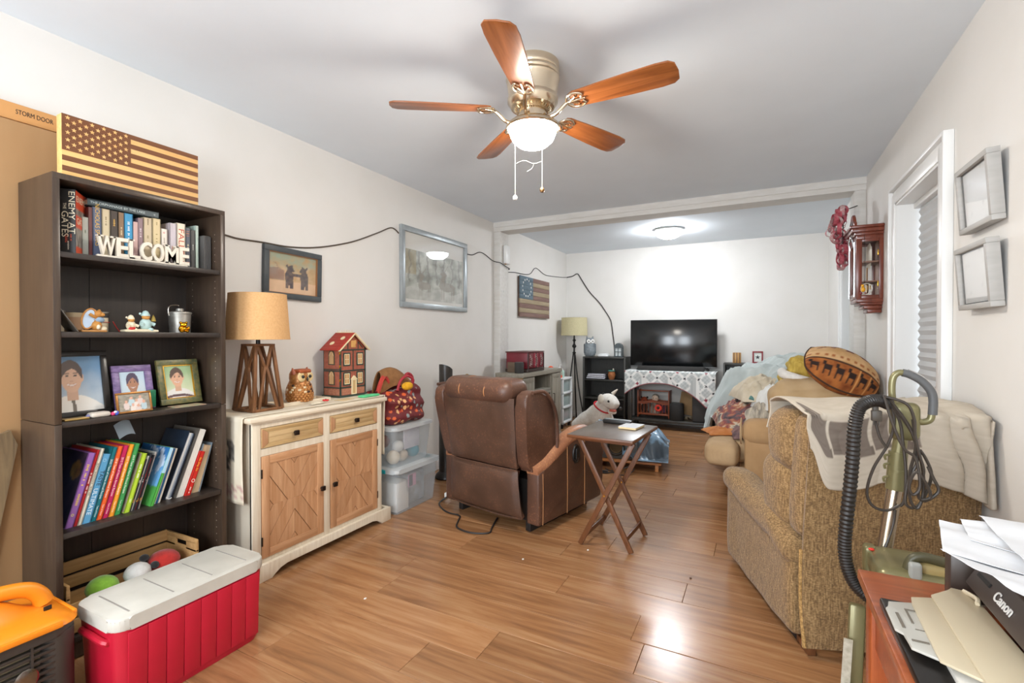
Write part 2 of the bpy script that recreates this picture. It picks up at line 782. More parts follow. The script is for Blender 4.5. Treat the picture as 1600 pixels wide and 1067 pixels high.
# baseboards
struct('baseboard_back', B().box(((XL + XR) / 2, YB - 0.007, 0.045), (XR - XL, 0.014, 0.09), 0.003), m_trim)
struct('baseboard_left', B().box((XL + 0.007, (YN + 4.66) / 2, 0.045), (0.014, 4.66 - YN, 0.09), 0.003), m_trim)
struct('baseboard_right', B().box((XR - 0.007, (YN + 4.66) / 2, 0.045), (0.014, 4.66 - YN, 0.09), 0.003), m_trim)

# windows in the right wall
m_shade = mat('pleated_shade', '#C9CBCC', rough=0.8)
m_shade.node_tree.nodes['Principled BSDF'].inputs['Transmission Weight'].default_value = 0.0
m_pane = glass('window_pane')


def window(name, w, depth=0.125):
    y0, y1, z0, z1 = w
    root = bpy.data.objects.new(name, None)
    COL.objects.link(root)
    root['kind'] = 'structure'
    root.location = (XR, (y0 + y1) / 2, z0)
    hw, hh = (y1 - y0) / 2, z1 - z0
    # casing: stepped moulding on the wall face
    b = B()
    cw = 0.10
    for (t, a) in ((0.018, cw), (0.030, 0.055)):
        b.box((-t / 2, -hw - a / 2 + 0.004, hh / 2), (t, a, hh + 2 * a), 0.004)
        b.box((-t / 2, hw + a / 2 - 0.004, hh / 2), (t, a, hh + 2 * a), 0.004)
        b.box((-t / 2, 0, hh + a / 2 - 0.004), (t, 2 * hw, a), 0.004)
    b.box((-0.020, -hw - cw + 0.008, hh / 2), (0.040, 0.020, hh + 2 * cw), 0.005)
    b.box((-0.020, hw + cw - 0.008, hh / 2), (0.040, 0.020, hh + 2 * cw), 0.005)
    b.box((-0.020, 0, hh + cw - 0.008), (0.040, 2 * hw + 2 * cw - 0.03, 0.020), 0.005)
    b.build('window_casing', m_trim, root)
    b = B()
    b.box((-0.02, 0, -0.012), (0.10, 2 * hw + 0.2, 0.024), 0.005)
    b.build('window_sill', m_trim, root)
    b = B()  # jamb lining
    b.box((depth / 2 - 0.012, -hw + 0.008, hh / 2), (depth + 0.02, 0.016, hh))
    b.box((depth / 2 - 0.012, hw - 0.008, hh / 2), (depth + 0.02, 0.016, hh))
    b.box((depth / 2 - 0.012, 0, hh - 0.008), (depth + 0.02, 2 * hw, 0.016))
    b.build('window_jamb', m_trim, root)
    b = B()  # sash
    for yy in (-hw + 0.03, hw - 0.03):
        b.box((depth + 0.012, yy, hh / 2), (0.024, 0.036, hh), 0.003)
    for zz in (0.02, hh / 2, hh - 0.02):
        b.box((depth + 0.012, 0, zz), (0.024, 2 * hw, 0.04), 0.003)
    b.build('window_frame', m_trim, root)
    B().box((depth + 0.012, 0, hh / 2), (0.004, 2 * hw - 0.03, hh - 0.03)).build('pane', m_pane, root)
    # cellular shade: a headrail and individual pleats
    b = B()
    b.box((0.085, 0, hh - 0.030), (0.05, 2 * hw - 0.03, 0.035), 0.004)
    b.build('headrail', m_trim, root)
    n = int((hh - 0.06) / 0.049)
    pm = None
    ph = (hh - 0.06) / n
    for k in range(n):
        if pm is None:
            pb = B()
            prof = [(0.002, 0.0), (0.013, ph * 0.5), (0.002, ph), (-0.002, ph), (-0.013, ph * 0.5), (-0.002, 0.0)]
            pb.prism([(p[0], p[1]) for p in prof], 2 * hw - 0.062,
                     Matrix(((1, 0, 0), (0, 0, -1), (0, 1, 0))).to_4x4())
            o = pb.build('shade_pleat', m_shade, root, M=Matrix.Translation((0, hw - 0.031, 0)), smooth=False)
            pm = o.data
        else:
            o = link('shade_pleat', pm, None, root)
        o.location = (0.092, -0.008, hh - 0.047 - ph * (k + 1))
    return root


window('window_1', W1)
window('window_2', W2)


def near_window(name, x0, x1):
    root = bpy.data.objects.new(name, None)
    COL.objects.link(root)
    root['kind'] = 'structure'
    root.location = ((x0 + x1) / 2, YN, 1.45)
    w, h = x1 - x0, 1.3
    M = Matrix.Translation((0, -0.01, 0)) @ rotm(R(90), 0, 0)
    b = B()
    frame_rect(b, w + 0.16, h + 0.16, 0.09, 0.02, Matrix.Translation((0, 0.03, 0)) @ rotm(R(90), 0, 0))
    b.build('window_casing', m_trim, root)
    b = B()
    frame_rect(b, w, h, 0.04, 0.03, M)
    b.box((0, -0.03, 0), (w, 0.03, 0.04))
    b.build('window_frame', m_trim, root)


near_window('window_3', *NW[0])
near_window('window_4', *NW[1])
# ================================================================== left wall: bookcase and what is in it
m_espresso = wood('espresso_laminate', '#3A2D25', '#4D3E31', 'z', scale=5, rough=0.33, bump=0.02)
m_espresso_in = wood('espresso_inside', '#302925', '#3B322C', 'z', scale=4, rough=0.35, bump=0.02)
m_card = mat('cardboard', '#C39A6C', '#B88E60', rough=0.85, vscale=5, stretch=(1, 1, 0.2))
m_card_print = mat('cardboard_band', '#D9A266', '#D29A5E', rough=0.85, vscale=6)
m_ink = mat('black_ink', '#2A2622', rough=0.7)
m_white = mat('white_plain', '#EDEBE6', rough=0.5)
m_pin = mat('pale_pin_hole', '#A89A8C', rough=0.6)
m_gold = mat('gold_metal', '#D9A640', rough=0.25, metal=1.0)
m_steel = mat('brushed_nickel', '#C9BFB2', rough=0.28, metal=1.0)
m_dark = mat('black_plastic', '#1C1B1A', rough=0.4)

# storm door carton standing behind the bookcase
t = thing('carton', 'tall flat brown cardboard carton printed STORM DOOR behind the bookcase', 'box', (-2.598, 0.50, 0))
B().box((0, 0, 1.03), (0.036, 0.90, 2.06), 0.003).build('carton_body', m_card, t)
B().box((0, 0, 2.095), (0.040, 0.90, 0.066), 0.003).build('carton_lid', m_card_print, t)
text('STORM DOOR', 0.026, m_ink, t, wallL(0.0205, 0.343, 2.096), 0.0005, width=0.112)

# old grey-brown board leaning in the corner between carton and bookcase
m_board = wood('weathered_board', '#5E4C36', '#8A7250', 'z', scale=3, rough=0.8, bump=0.3)
b = B()
b.prism([(0.36, 0.0), (0.64, 0.0), (0.775, 0.80), (0.755, 0.86), (0.70, 0.84), (0.36, 0.42)], 0.02, wallL(-2.57, 0, 0))
tag(b.build('wooden_board', m_board), 'rough grey-brown board leaning beside the bookcase at the left edge', 'board')

BX, BD, BY0, BY1, BH = -2.28, 0.292, 0.79, 1.424, 1.82
bc = thing('bookcase', 'tall dark espresso five-shelf bookcase against the left wall', 'bookcase', (BX - BD / 2, (BY0 + BY1) / 2, 0))
bw = BY1 - BY0
for s in (-1, 1):
    b = B()
    b.box((0, s * (bw / 2 - 0.011), 0.447), (BD, 0.022, 0.894), 0.0015)
    b.box((0, s * (bw / 2 - 0.011), 0.896 + (BH - 0.896) / 2), (BD, 0.022, BH - 0.896), 0.0015)
    b.build('side_panel', m_espresso, bc)
SH = [0.085, 0.488, 0.902, 1.237, 1.534]
for z in SH:
    B().box((0.001, 0, z - 0.0105), (BD - 0.012, bw - 0.045, 0.021), 0.0015).build('shelf', m_espresso_in, bc)
B().box((0.0, 0, BH - 0.011), (BD + 0.001, bw - 0.001, 0.022), 0.0015).build('top_panel', m_espresso, bc)
B().box((0.006, 0, 0.035), (BD - 0.03, bw - 0.046, 0.06)).build('kick_board', m_espresso, bc)
for k in range(3):
    B().box((-BD / 2 + 0.004, -bw / 2 + 0.022 + (bw - 0.044) * (k + 0.5) / 3, 0.95), (0.005, (bw - 0.044) / 3 - 0.002, 1.72)).build(
        'back_panel', m_espresso_in, bc)
b = B()
for s in (-1, 1):
    for xx in (-0.085, 0.10):
        for k in range(50):
            z = 0.14 + k * 0.032
            if min(abs(z - q) for q in SH) > 0.03:
                b.cyl((xx, s * (bw / 2 - 0.0225), z), (xx, s * (bw / 2 - 0.0215), z), 0.0024, n=6)
tag(b.build('shelf_pin_hole', m_pin, bc, smooth=False), kind='stuff')

# wooden flag board on top
m_pine = wood('pale_pine', '#E3AE67', '#F0C583', 'x', scale=3, rough=0.55)
m_pine_y = wood('pale_pine_y', '#E3AE67', '#F0C583', 'y', scale=3, rough=0.55)
m_burn = wood('burnt_wood', '#6B3F22', '#7E4C2A', 'y', scale=4, rough=0.6)
fl = thing('wooden_flag', 'carved wooden stars-and-stripes flag standing on top of the bookcase', 'flag', (-2.405, 1.108, BH + 0.001))
FW, FH, FD = 0.505, 0.258, 0.042
B().box((0, 0, FH / 2), (FD, FW, FH), 0.002).build('panel', m_pine_y, fl)
sh = FH / 13
for k in range(13):
    if k % 2 == 0:
        z = FH - (k + 0.5) * sh
        y0 = -FW / 2 + 0.228 if k < 7 else -FW / 2 + 0.001
        B().box((FD / 2, (y0 + FW / 2 - 0.001) / 2, z), (0.0024, FW / 2 - 0.001 - y0, sh)).build('stripe', m_burn, fl)
B().box((FD / 2, -FW / 2 + 0.1145, FH - sh * 3.5), (0.0026, 0.228, sh * 7)).build('canton', m_burn, fl)
star = [(0.0085 * (1 if i % 2 == 0 else 0.42) * math.sin(PI * i / 5), 0.0085 * (1 if i % 2 == 0 else 0.42) * math.cos(PI * i / 5))
        for i in range(10)]
sm = None
for r_ in range(9):
    nn = 6 if r_ % 2 == 0 else 5
    for c_ in range(nn):
        yy = -FW / 2 + 0.0185 + (c_ + (0 if nn == 6 else 0.5)) * 0.0385
        zz = FH - 0.0125 - r_ * 0.0142
        if sm is None:
            o = B().prism(star, 0.0016, wallL(0, 0, 0)).build('star', m_pine_y, fl, smooth=False)
            sm = o.data
        else:
            o = link('star', sm, None, fl)
        o.location = (FD / 2 + 0.001, yy, zz)

# ---- books
SPN = Matrix(((0, 0, 1), (0, 1, 0), (-1, 0, 0))).to_4x4()      # text running down a spine that faces +x
m_page = mat('book_pages', '#E8E0CC', '#D9CFB8', rough=0.9, vscale=60, stretch=(1, 30, 1))


def bookcover(c, rough=0.42):
    return mat('book_cover_' + c.strip('#'), c, rough=rough)


def book(x, y, z, t, h, d, col, label, lean=0.0, rz=0.0, group=None, words=(), soft=False, pages='#', cat='book'):
    """upright book, spine facing +x at x; y is the near-left bottom corner"""
    e = thing('book', label, cat, (x, y, z), group=group, rot=(-lean, 0, rz))
    m = bookcover(col)
    bt = 0.0012 if soft else 0.0026
    b = B()
    b.box((-d / 2, bt / 2, h / 2), (d, bt, h))
    b.box((-d / 2, t - bt / 2, h / 2), (d, bt, h))
    b.box((-bt / 2, t / 2, h / 2), (bt, t, h), 0.0008)
    b.build('cover', m, e, smooth=False)
    ins = 0.0 if soft else 0.003
    B().box((-d / 2 - 0.001, t / 2, h / 2), (d - 0.006 - ins, t - 2 * bt - 0.0006, h - 2 * ins - 0.0004)).build('pages', m_page, e, smooth=False)
    for (s, size, zc, c, *yo) in words:
        off = yo[0] if yo else 0.0
        if s[0] == '~':      # print too small to read: a row of little strokes
            lb_ = B()
            n_ = int(s[1:])
            zz_ = zc + n_ * size * 0.30
            for _ in range(n_):
                g_ = size * rnd.uniform(0.28, 0.5)
                if rnd.random() > 0.14:
                    lb_.box((0.0005, t / 2 + off, zz_ - g_ / 2), (0.0006, size * rnd.choice((0.42, 0.5, 0.62)), g_ * 0.72))
                zz_ -= g_ * 1.2
            lb_.build('lettering', mat('ink_' + c.strip('#'), c, rough=0.5), e, smooth=False)
            continue
        text(s, size, mat('ink_' + c.strip('#'), c, rough=0.5), e, Matrix.Translation((0.0004, t / 2 + off, zc)) @ SPN, 0.0003,
             sx=yo[1] if len(yo) > 1 else 1.0)
    return e


TOPZ = SH[4] + 0.0005
en = book(-2.345, 0.836, TOPZ, 0.044, 0.245, 0.125, '#23201E', 'thick black hardback reading ENEMY AT THE GATES down its spine', rz=R(-36),
          words=[('ENEMY AT', 0.027, 0.157, '#E9DDC0', 0.010, 1.28), ('GATES', 0.028, 0.112, '#E9DDC0', -0.010, 1.2),
                 ('THE', 0.013, 0.180, '#E9DDC0', -0.010), ('CRAIG', 0.011, 0.058, '#D2492A', -0.006),
                 ('~7', 0.008, 0.058, '#D2492A', 0.008), ('~10', 0.008, 0.024, '#D8D0C0', 0)])


def enemy_art(u, v):
    if v > 0.72 or 0.42 < v < 0.62 and u < 0.9:
        return lin('#D9502E')[:3]
    if v < 0.12:
        return lin('#E0562F')[:3]
    g = 0.35 + 0.5 * nz(u, v, 7)
    return mixc(lin('#57504A')[:3], lin('#CFC6BB')[:3], max(0, min(1, g)))


NRM_PY = Matrix(((-1, 0, 0), (0, 0, 1), (0, 1, 0))).to_4x4()  # picture facing +y
picture('cover_art', 0.122, 0.240, enemy_art, en, Matrix.Translation((-0.0625, 0.0443, 0.1225)) @ NRM_PY, 18, 30)
text('ENEMY', 0.034, mat('ink_E9DDC0', '#E9DDC0'), en, Matrix.Translation((-0.06, 0.0448, 0.212)) @ NRM_PY, 0.0003)
text('GATES', 0.034, mat('ink_E9DDC0', '#E9DDC0'), en, Matrix.Translation((-0.06, 0.0448, 0.128)) @ NRM_PY, 0.0003)

G1 = 'books on the top shelf'
tops = [
    (0.912, 0.019, 1.692, '#B9BDB2', 'pale green-grey slim book beside the tall black hardback', [('~4', 0.010, 0.10, '#5A6A50')]),
    (0.932, 0.012, 1.735, '#6C3B38', 'thin dark red book second from the tall black hardback', []),
    (0.945, 0.030, 1.7395, '#5E6880', 'slate blue book with gold capitals down its spine', [('NICHOLAS SPARKS', 0.021, 0.135, '#E2B64C', 0, 0.95)]),
    (0.976, 0.027, 1.7395, '#D8C7A2', 'plain cream book right of the slate blue spine with gold capitals', [('~8', 0.010, 0.15, '#8D7A55')]),
    (1.004, 0.027, 1.739, '#3A2C22', 'dark brown book with gold title left of the narrow tan one', [('~6', 0.011, 0.15, '#D9A94A')]),
    (1.0335, 0.018, 1.738, '#8A6A4A', 'narrow tan and brown book left of the bright blue book', [('~10', 0.009, 0.12, '#E6D3A8')]),
    (1.053, 0.031, 1.739, '#1F93C4', 'bright turquoise-blue book in the middle of the top shelf', [('~13', 0.013, 0.12, '#E8F2F5')]),
    (1.0855, 0.017, 1.710, '#CFA9A2', 'short pale pink book right of the bright blue one', []),
    (1.1035, 0.018, 1.730, '#8C7076', 'slim mauve book between the short pink and the wide beige ones', [('~10', 0.009, 0.13, '#E4D6D8')]),
    (1.124, 0.033, 1.7375, '#CBB795', 'wide beige book with a dark band near the top of its spine', [('~9', 0.012, 0.10, '#8C7750'), ('====', 0.012, 0.185, '#6A5332')]),
    (1.1588, 0.032, 1.741, '#D9C393', 'yellow-beige book right of the wide beige one', [('~11', 0.012, 0.10, '#A08A54'), ('==', 0.012, 0.185, '#8B7647')]),
    (1.1925, 0.026, 1.702, '#E6DACB', 'short white book with a small red mark on its spine', [('o', 0.014, 0.150, '#C8302A'), ('~14', 0.009, 0.09, '#9B8E7C')]),
    (1.228, 0.028, 1.735, '#C6BBC0', 'lavender-grey book with an orange picture low on its spine', [('##', 0.020, 0.085, '#B76A3A')]),
    (1.258, 0.036, 1.741, '#EBDCC4', 'cream book with large red capitals above the last WELCOME letters', [('FALLEN', 0.034, 0.105, '#C2553A', 0, 1.35)]),
    (1.2955, 0.021, 1.725, '#3E4453', 'dark blue-grey book with orange bands and small white title', [('| || |', 0.016, 0.165, '#D8793A'), ('~7', 0.010, 0.095, '#E8D8A8'), ('||', 0.016, 0.03, '#C9463A')]),
    (1.3175, 0.021, 1.720, '#2C2B2C', 'black paperback near the right end of the top shelf', [('~7', 0.009, 0.10, '#A9A79E')]),
    (1.3400, 0.013, 1.745, '#AFC0B4', 'thin pale green book standing tallest at the right end', []),
]
for (y, tt, zt, c, lb, wd) in tops:
    dd = 0.12
    book(-2.372, y, TOPZ, tt, zt - TOPZ, dd, c, lb, group=G1, words=wd, soft=tt < 0.02)
# grey ribbed case at the end
e = thing('book_case', 'grey ribbed slipcase at the far right of the top shelf', 'box', (-2.405, 1.379, TOPZ))
b = B()
b.box((0, 0, 0.083), (0.115, 0.034, 0.166), 0.004)
for k in range(6):
    b.cyl((0.058, -0.014 + k * 0.0056, 0.004), (0.058, -0.014 + k * 0.0056, 0.162), 0.0028, n=8)
b.build('case_body', mat('grey_ribbed', '#55524F', rough=0.5), e)
# book lying across the tops
e = book(-2.372, 0.928, 1.7425, 0.026, 0.255, 0.125, '#33464C', 'dark teal book lying flat across the others', soft=False,
         words=[])
e.rotation_euler = (R(-90), 0, 0)
e.location = (-2.372, 0.9290, 1.7692)
e['label'] = 'dark teal book lying flat, spine reading THE ORPHANAGE BY THE LAKE'
for (s, size, zc, c) in (('THE ORPHANAGE BY THE LAKE', 0.0135, 0.105, '#C9D6D6'), ('o', 0.012, 0.238, '#DDE3E3')):
    text(s, size, mat('ink_' + c.strip('#'), c), e, Matrix.Translation((0.0004, 0.013, zc)) @
         Matrix(((0, 0, 1), (0, -1, 0), (1, 0, 0))).to_4x4() @ Matrix.Diagonal((1, 1, 1, 1)), 0.0003)

# WELCOME letters joined on a base strip
wl = thing('welcome_sign', 'white wooden cut-out letters spelling WELCOME on the top shelf', 'sign', (-2.318, 1.103, TOPZ))
m_whitewood = mat('white_painted_wood', '#E6DCCB', '#D9CDB9', rough=0.6, vscale=30)
B().box((0, 0, 0.005), (0.016, 0.335, 0.010), 0.001).build('base_strip', m_whitewood, wl)
yy = -0.166
wds = {'W': 0.062, 'E': 0.044, 'L': 0.041, 'C': 0.044, 'O': 0.047, 'M': 0.058, }
from_font = []
for ch in 'WELCOME':
    o = text(ch, 0.096, m_whitewood, wl, wallL(0, 0, 0), 0.008, 'letter', 'LEFT', 1.0, valign='BOTTOM', bold=0.0022)
    me = o.data
    ys = [v.co.y for v in me.vertices]
    zs = [v.co.z for v in me.vertices]
    w_ = wds[ch]
    for v in me.vertices:
        v.co.y = (v.co.y - min(ys)) / (max(ys) - min(ys)) * (w_ - 0.002)
        v.co.z = (v.co.z - min(zs)) / (max(zs) - min(zs)) * 0.079
    # slab serifs
    bs = B()
    bs.bm.from_mesh(me)
    if ch in 'WM':
        bs.box((0, 0.008, 0.0765), (0.016, 0.020, 0.006)); bs.box((0, w_ - 0.010, 0.0765), (0.016, 0.020, 0.006))
    if ch in 'LM':
        bs.box((0, 0.009, 0.0025), (0.016, 0.020, 0.006))
        if ch == 'M':
            bs.box((0, w_ - 0.010, 0.0025), (0.016, 0.020, 0.006))
        else:
            bs.box((0, 0.009, 0.0765), (0.016, 0.020, 0.006))
    bs.bm.to_mesh(me)
    bs.bm.free()
    o.location = (0, yy, 0.008)
    yy += w_ + 0.0005

# ---- second shelf: ornaments
Z2 = SH[3] + 0.0005
m_bear = mat('honey_fur', '#C98F45', '#B87B35', rough=0.7, vscale=60, bump=0.3, bscale=300)
m_cream = mat('cream_resin', '#E9DCC0', '#DDCDAA', rough=0.55, vscale=40)
m_mint = mat('pale_blue_resin', '#B8CFC9', '#A5C0BC', rough=0.55, vscale=40)
m_red = mat('bright_red', '#C42A26', rough=0.5)
m_wax = mat('cream_wax', '#E9D9B8', rough=0.6)
m_glass = glass('clear_glass')
m_woodlet = wood('honey_wood', '#A87038', '#C68D4C', 'y', scale=8, rough=0.5)


def candle(x, y, r, h, label):
    e = thing('jar_candle', label, 'candle', (x, y, Z2))
    B().lathe([(0.0, 0.002), (r - 0.003, 0.002), (r - 0.003, h * 0.72), (0.0, h * 0.72)], n=24).build('wax', m_wax, e)
    B().lathe([(0.0, 0.0), (r, 0.0), (r, h), (r - 0.0015, h), (r - 0.0015, 0.0015), (0, 0.0015)], n=24).build('glass_jar', m_glass, e)
    B().lathe([(r + 0.0005, h - 0.006), (r + 0.002, h - 0.005), (r + 0.002, h + 0.001), (r - 0.003, h + 0.001)], n=24).build('rim', mat('pewter', '#9A948A', rough=0.35, metal=0.8), e)
    B().tube([(r + 0.001) * Vector((math.cos(a), math.sin(a), 0)) + Vector((0, 0, h * 0.5)) for a in [2 * PI * i / 20 for i in range(20)]], 0.0013,
             5, 1, True).build('thread', m_red, e)
    return e


candle(-2.435, 0.845, 0.033, 0.083, 'cream jar candle with red thread at the left end of the shelf')
candle(-2.435, 0.990, 0.032, 0.083, 'cream jar candle with red thread behind the bear and mirror')
# lidded jar between candles
e = thing('jar_candle', 'brown-tinted jar candle half hidden behind the bear and mirror', 'candle', (-2.455, 0.915, Z2))
B().lathe([(0, 0), (0.028, 0), (0.028, 0.075), (0.0, 0.075)], n=20).build('wax', mat('tan_wax', '#B58E6C', rough=0.5), e)
B().lathe([(0.029, 0.06), (0.0295, 0.078), (0.0, 0.08)], n=20).build('lid', mat('tan_lid', '#C9B28E', rough=0.5), e)
# thin dark plaque leaning
e = B().box((0, 0, 0.052), (0.09, 0.004, 0.104), 0.001).build('plaque', mat('dark_plaque', '#5A544C', rough=0.4))
e.location = (-2.34, 0.868, Z2 + 0.001)
e.rotation_euler = (R(32), 0, 0)
tag(e, 'thin dark plaque leaning against the left candle', 'plaque')
# red ribbon tag by the candle
b = B().tube([(0, 0, 0.003), (0.002, -0.012, 0.02), (0.0, -0.024, 0.045)], 0.0018, 5)
e = b.build('ribbon', m_red)
e.location = (-2.40, 1.046, Z2)
tag(e, 'little red ribbon trailing from the candle behind the bear', 'ribbon')

# bear with mirror figurine
e = thing('bear_figurine', 'resin bear leaning over an oval blue mirror on a wooden base', 'figurine', (-2.335, 0.925, Z2))
B().box((0, 0, 0.004), (0.045, 0.082, 0.008), 0.002).build('base', m_woodlet, e)
Mt = Matrix.Translation((0.008, -0.013, 0.052)) @ rotm(R(-15), 0, 0)
B().lathe([(0.0, -0.002), (0.024, -0.002), (0.024, 0.002), (0.0, 0.002)], n=24,
          M=Mt @ Matrix(((0, 0, 1, 0), (0.85, 0, 0, 0), (0, 1.6, 0, 0), (0, 0, 0, 1)))).build('mirror', mat('pale_mirror', '#BFD2E6', rough=0.15), e)
B().tube([Mt @ Vector((0.002, 0.0215 * math.cos(a), 0.040 * math.sin(a))) for a in [2 * PI * i / 24 for i in range(24)]], 0.0035, 6, 1, True).build(
    'mirror_frame', m_woodlet, e)
b = B()
b.ball((0.004, 0.018, 0.072), (0.013, 0.016, 0.014), 14)
b.ball((0.010, 0.030, 0.069), (0.008, 0.009, 0.008), 10)
b.ball((0.000, 0.009, 0.084), 0.0055, 8)
b.ball((0.000, 0.024, 0.085), 0.0055, 8)
b.tube([(0.006, 0.012, 0.058), (0.012, 0.0, 0.062), (0.014, -0.012, 0.070)], 0.006, 8)
b.ball((0.004, 0.012, 0.026), (0.017, 0.019, 0.020), 14)
b.build('bear', m_bear, e)
B().ball((0.002, 0.020, 0.048), (0.015, 0.022, 0.013), 12).build('jacket', mat('denim_blue', '#8FA6BC', rough=0.7), e)
b = B()
b.ball((0.018, 0.014, 0.020), (0.008, 0.007, 0.010), 10)
b.ball((0.008, 0.034, 0.013), (0.011, 0.012, 0.011), 10)
b.build('kitten', m_cream, e)

# two little bears in white snow suits
e = thing('bear_figurine', 'resin pair of bears in pale hats on a snowy base', 'figurine', (-2.345, 1.094, Z2))
B().cush((0, 0, 0.006), (0.05, 0.125, 0.012), 0.006, (0, 0, 0.003), 6).build('base', m_cream, e)
for (yo, sc, mm, nm) in ((-0.032, 0.86, m_cream, 'snow_suit'), (0.022, 1.1, m_mint, 'snow_suit')):
    b = B()
    b.ball((0, yo, 0.028 * sc + 0.004), (0.018 * sc, 0.021 * sc, 0.024 * sc), 14)
    b.tube([(0.006, yo + 0.014 * sc, 0.036 * sc), (0.010, yo + 0.028 * sc, 0.030 * sc)], 0.007 * sc, 8, smooth=False)
    b.tube([(0.008, yo - 0.012 * sc, 0.036 * sc), (0.016, yo - 0.020 * sc, 0.028 * sc)], 0.007 * sc, 8, smooth=False)
    b.ball((0.012, yo + 0.012 * sc, 0.011), (0.014 * sc, 0.011 * sc, 0.009 * sc), 10)
    b.build(nm, mm, e)
    b = B()
    b.ball((0.003, yo, 0.060 * sc), (0.013 * sc, 0.014 * sc, 0.012 * sc), 12)
    b.ball((0.015 * sc, yo, 0.056 * sc), (0.006 * sc, 0.007 * sc, 0.005 * sc), 8)
    b.build('bear_head', m_bear, e)
    b = B()
    b.lathe([(0.0, 0.022 * sc), (0.008 * sc, 0.018 * sc), (0.014 * sc, 0.006 * sc), (0.0155 * sc, 0.0), (0.0, -0.001)], (0.0, yo, 0.064 * sc), 14)
    b.ball((0.0, yo - 0.018 * sc, 0.072 * sc), 0.005 * sc, 8)
    b.build('hat', mm, e)
b = B().ball((0.019, -0.040, 0.014), (0.005, 0.010, 0.008), 10)
b.ball((0.019, -0.030, 0.017), (0.005, 0.006, 0.006), 8)
b.build('bow', m_red, e)
b = B().lathe([(0.010, 0), (0.007, 0.014), (0.0, 0.030)], (0.004, 0.050, 0.048), 10)
b.build('little_tree', mat('olive_gold', '#9C8438', rough=0.6), e)

# galvanised milk can with a wire handle
m_galv = mat('galvanised', '#A7A39B', '#8B877F', rough=0.45, metal=0.7, vscale=30)
e = thing('milk_can', 'small galvanised lidded can with wire handle on the ornament shelf', 'can', (-2.40, 1.283, Z2))
B().lathe([(0, 0), (0.041, 0), (0.045, 0.088), (0.0445, 0.090), (0, 0.090)], n=28).build('can_body', m_galv, e)
B().lathe([(0.047, 0.086), (0.048, 0.092), (0.046, 0.096), (0.016, 0.101), (0.015, 0.112), (0.0, 0.114)], n=28).build('lid', m_galv, e)
B().tube([(0.0, -0.046, 0.078), (0.0, -0.049, 0.105), (0.0, -0.040, 0.124), (0.0, -0.010, 0.128), (0, -0.004, 0.124)], 0.0022, 6).build('wire_handle', m_steel, e)
# gold piglet
e = thing('gold_figurine', 'tiny shiny gold animal ornament in front of the milk can', 'figurine', (-2.335, 1.262, Z2))
b = B()
b.ball((0, 0, 0.016), (0.014, 0.020, 0.015), 14)
b.ball((0.004, 0.0, 0.036), (0.013, 0.015, 0.012), 14)
b.ball((0.015, 0.0, 0.034), (0.006, 0.008, 0.006), 10)
b.ball((0.002, -0.012, 0.045), 0.006, 8)
b.ball((0.002, 0.012, 0.045), 0.006, 8)
for s in (-1, 1):
    b.ball((0.010, s * 0.018, 0.020), (0.006, 0.006, 0.010), 8)
    b.ball((0.010, s * 0.012, 0.006), (0.009, 0.008, 0.006), 8)
b.build('gold_body', mat('polished_gold', '#E0A526', rough=0.18, metal=1.0), e)

# ---- third shelf: framed photographs
Z3 = SH[2] + 0.0005


def portrait(bg0, bg1, skin, hair, shirt, cx=0.45, top=0.80, s=1.0, tie=None, stripe=None):
    bg0, bg1, skin, hair, shirt = [lin(q)[:3] for q in (bg0, bg1, skin, hair, shirt)]
    tiec = lin(tie)[:3] if tie else None
    stc = lin(stripe)[:3] if stripe else None

    def fn(u, v):
        col = mixc(bg1, bg0, sstep(0.15, 0.9, v + 0.12 * nz(u, v, 3)))
        hx, hy = cx, top - 0.22 * s
        # shoulders
        sx_ = (u - cx) / (0.42 * s)
        if v < (hy - 0.235 * s) - 0.16 * s * sx_ * sx_ and abs(sx_) < 1.15:
            col = shirt
            if stc and abs(v - (hy - 0.40 * s) + 0.10 * sx_ * sx_) < 0.035:
                col = stc
            if tiec and abs(u - cx - 0.06 * (hy - 0.3 - v)) < 0.028 + 0.05 * max(0, hy - 0.33 - v):
                col = tiec
        if abs(u - cx) < 0.085 * s and hy - 0.31 * s < v < hy:
            col = mixc(skin, (0.2, 0.1, 0.06), 0.15)
        ex, ey = (u - hx) / (0.155 * s), (v - hy) / (0.205 * s)
        for ear in (-1, 1):
            if ((u - hx - ear * 0.155 * s) / (0.03 * s)) ** 2 + ((v - hy + 0.01) / (0.055 * s)) ** 2 < 1:
                col = skin
        if ex * ex + ey * ey < 1:
            col = skin
            for eye in (-1, 1):
                if ((u - hx - eye * 0.060 * s) / (0.026 * s)) ** 2 + ((v - hy - 0.025 * s) / (0.012 * s)) ** 2 < 1:
                    col = (0.03, 0.02, 0.015)
                if abs(u - hx - eye * 0.060 * s) < 0.034 * s and abs(v - hy - 0.062 * s) < 0.008 * s:
                    col = mixc(skin, hair, 0.6)
            if abs(u - hx) < 0.022 * s and abs(v - hy + 0.045 * s) < 0.012 * s:
                col = mixc(skin, (0.35, 0.12, 0.08), 0.25)
            if abs(u - hx) < 0.068 * s and abs(v - hy + 0.105 * s - 4.0 * (u - hx) ** 2 / s) < 0.016 * s:
                col = (0.80, 0.70, 0.66) if abs(v - hy + 0.105 * s - 4.0 * (u - hx) ** 2 / s) < 0.009 * s else mixc(skin, (0.35, 0.06, 0.05), 0.4)
        hx2 = (u - hx + 0.005) / (0.175 * s)
        hy2 = (v - hy - 0.055 * s) / (0.19 * s)
        if hx2 * hx2 + hy2 * hy2 < 1 and v > hy + 0.075 * s + 0.055 * s * math.cos(9 * (u - hx)) * (1 if u > hx else 0.7) - 0.9 * abs(u - hx) ** 2 * 3:
            col = mixc(hair, (0, 0, 0), 0.25 * (0.5 + nz(u, v, 22)))
        return col
    return fn


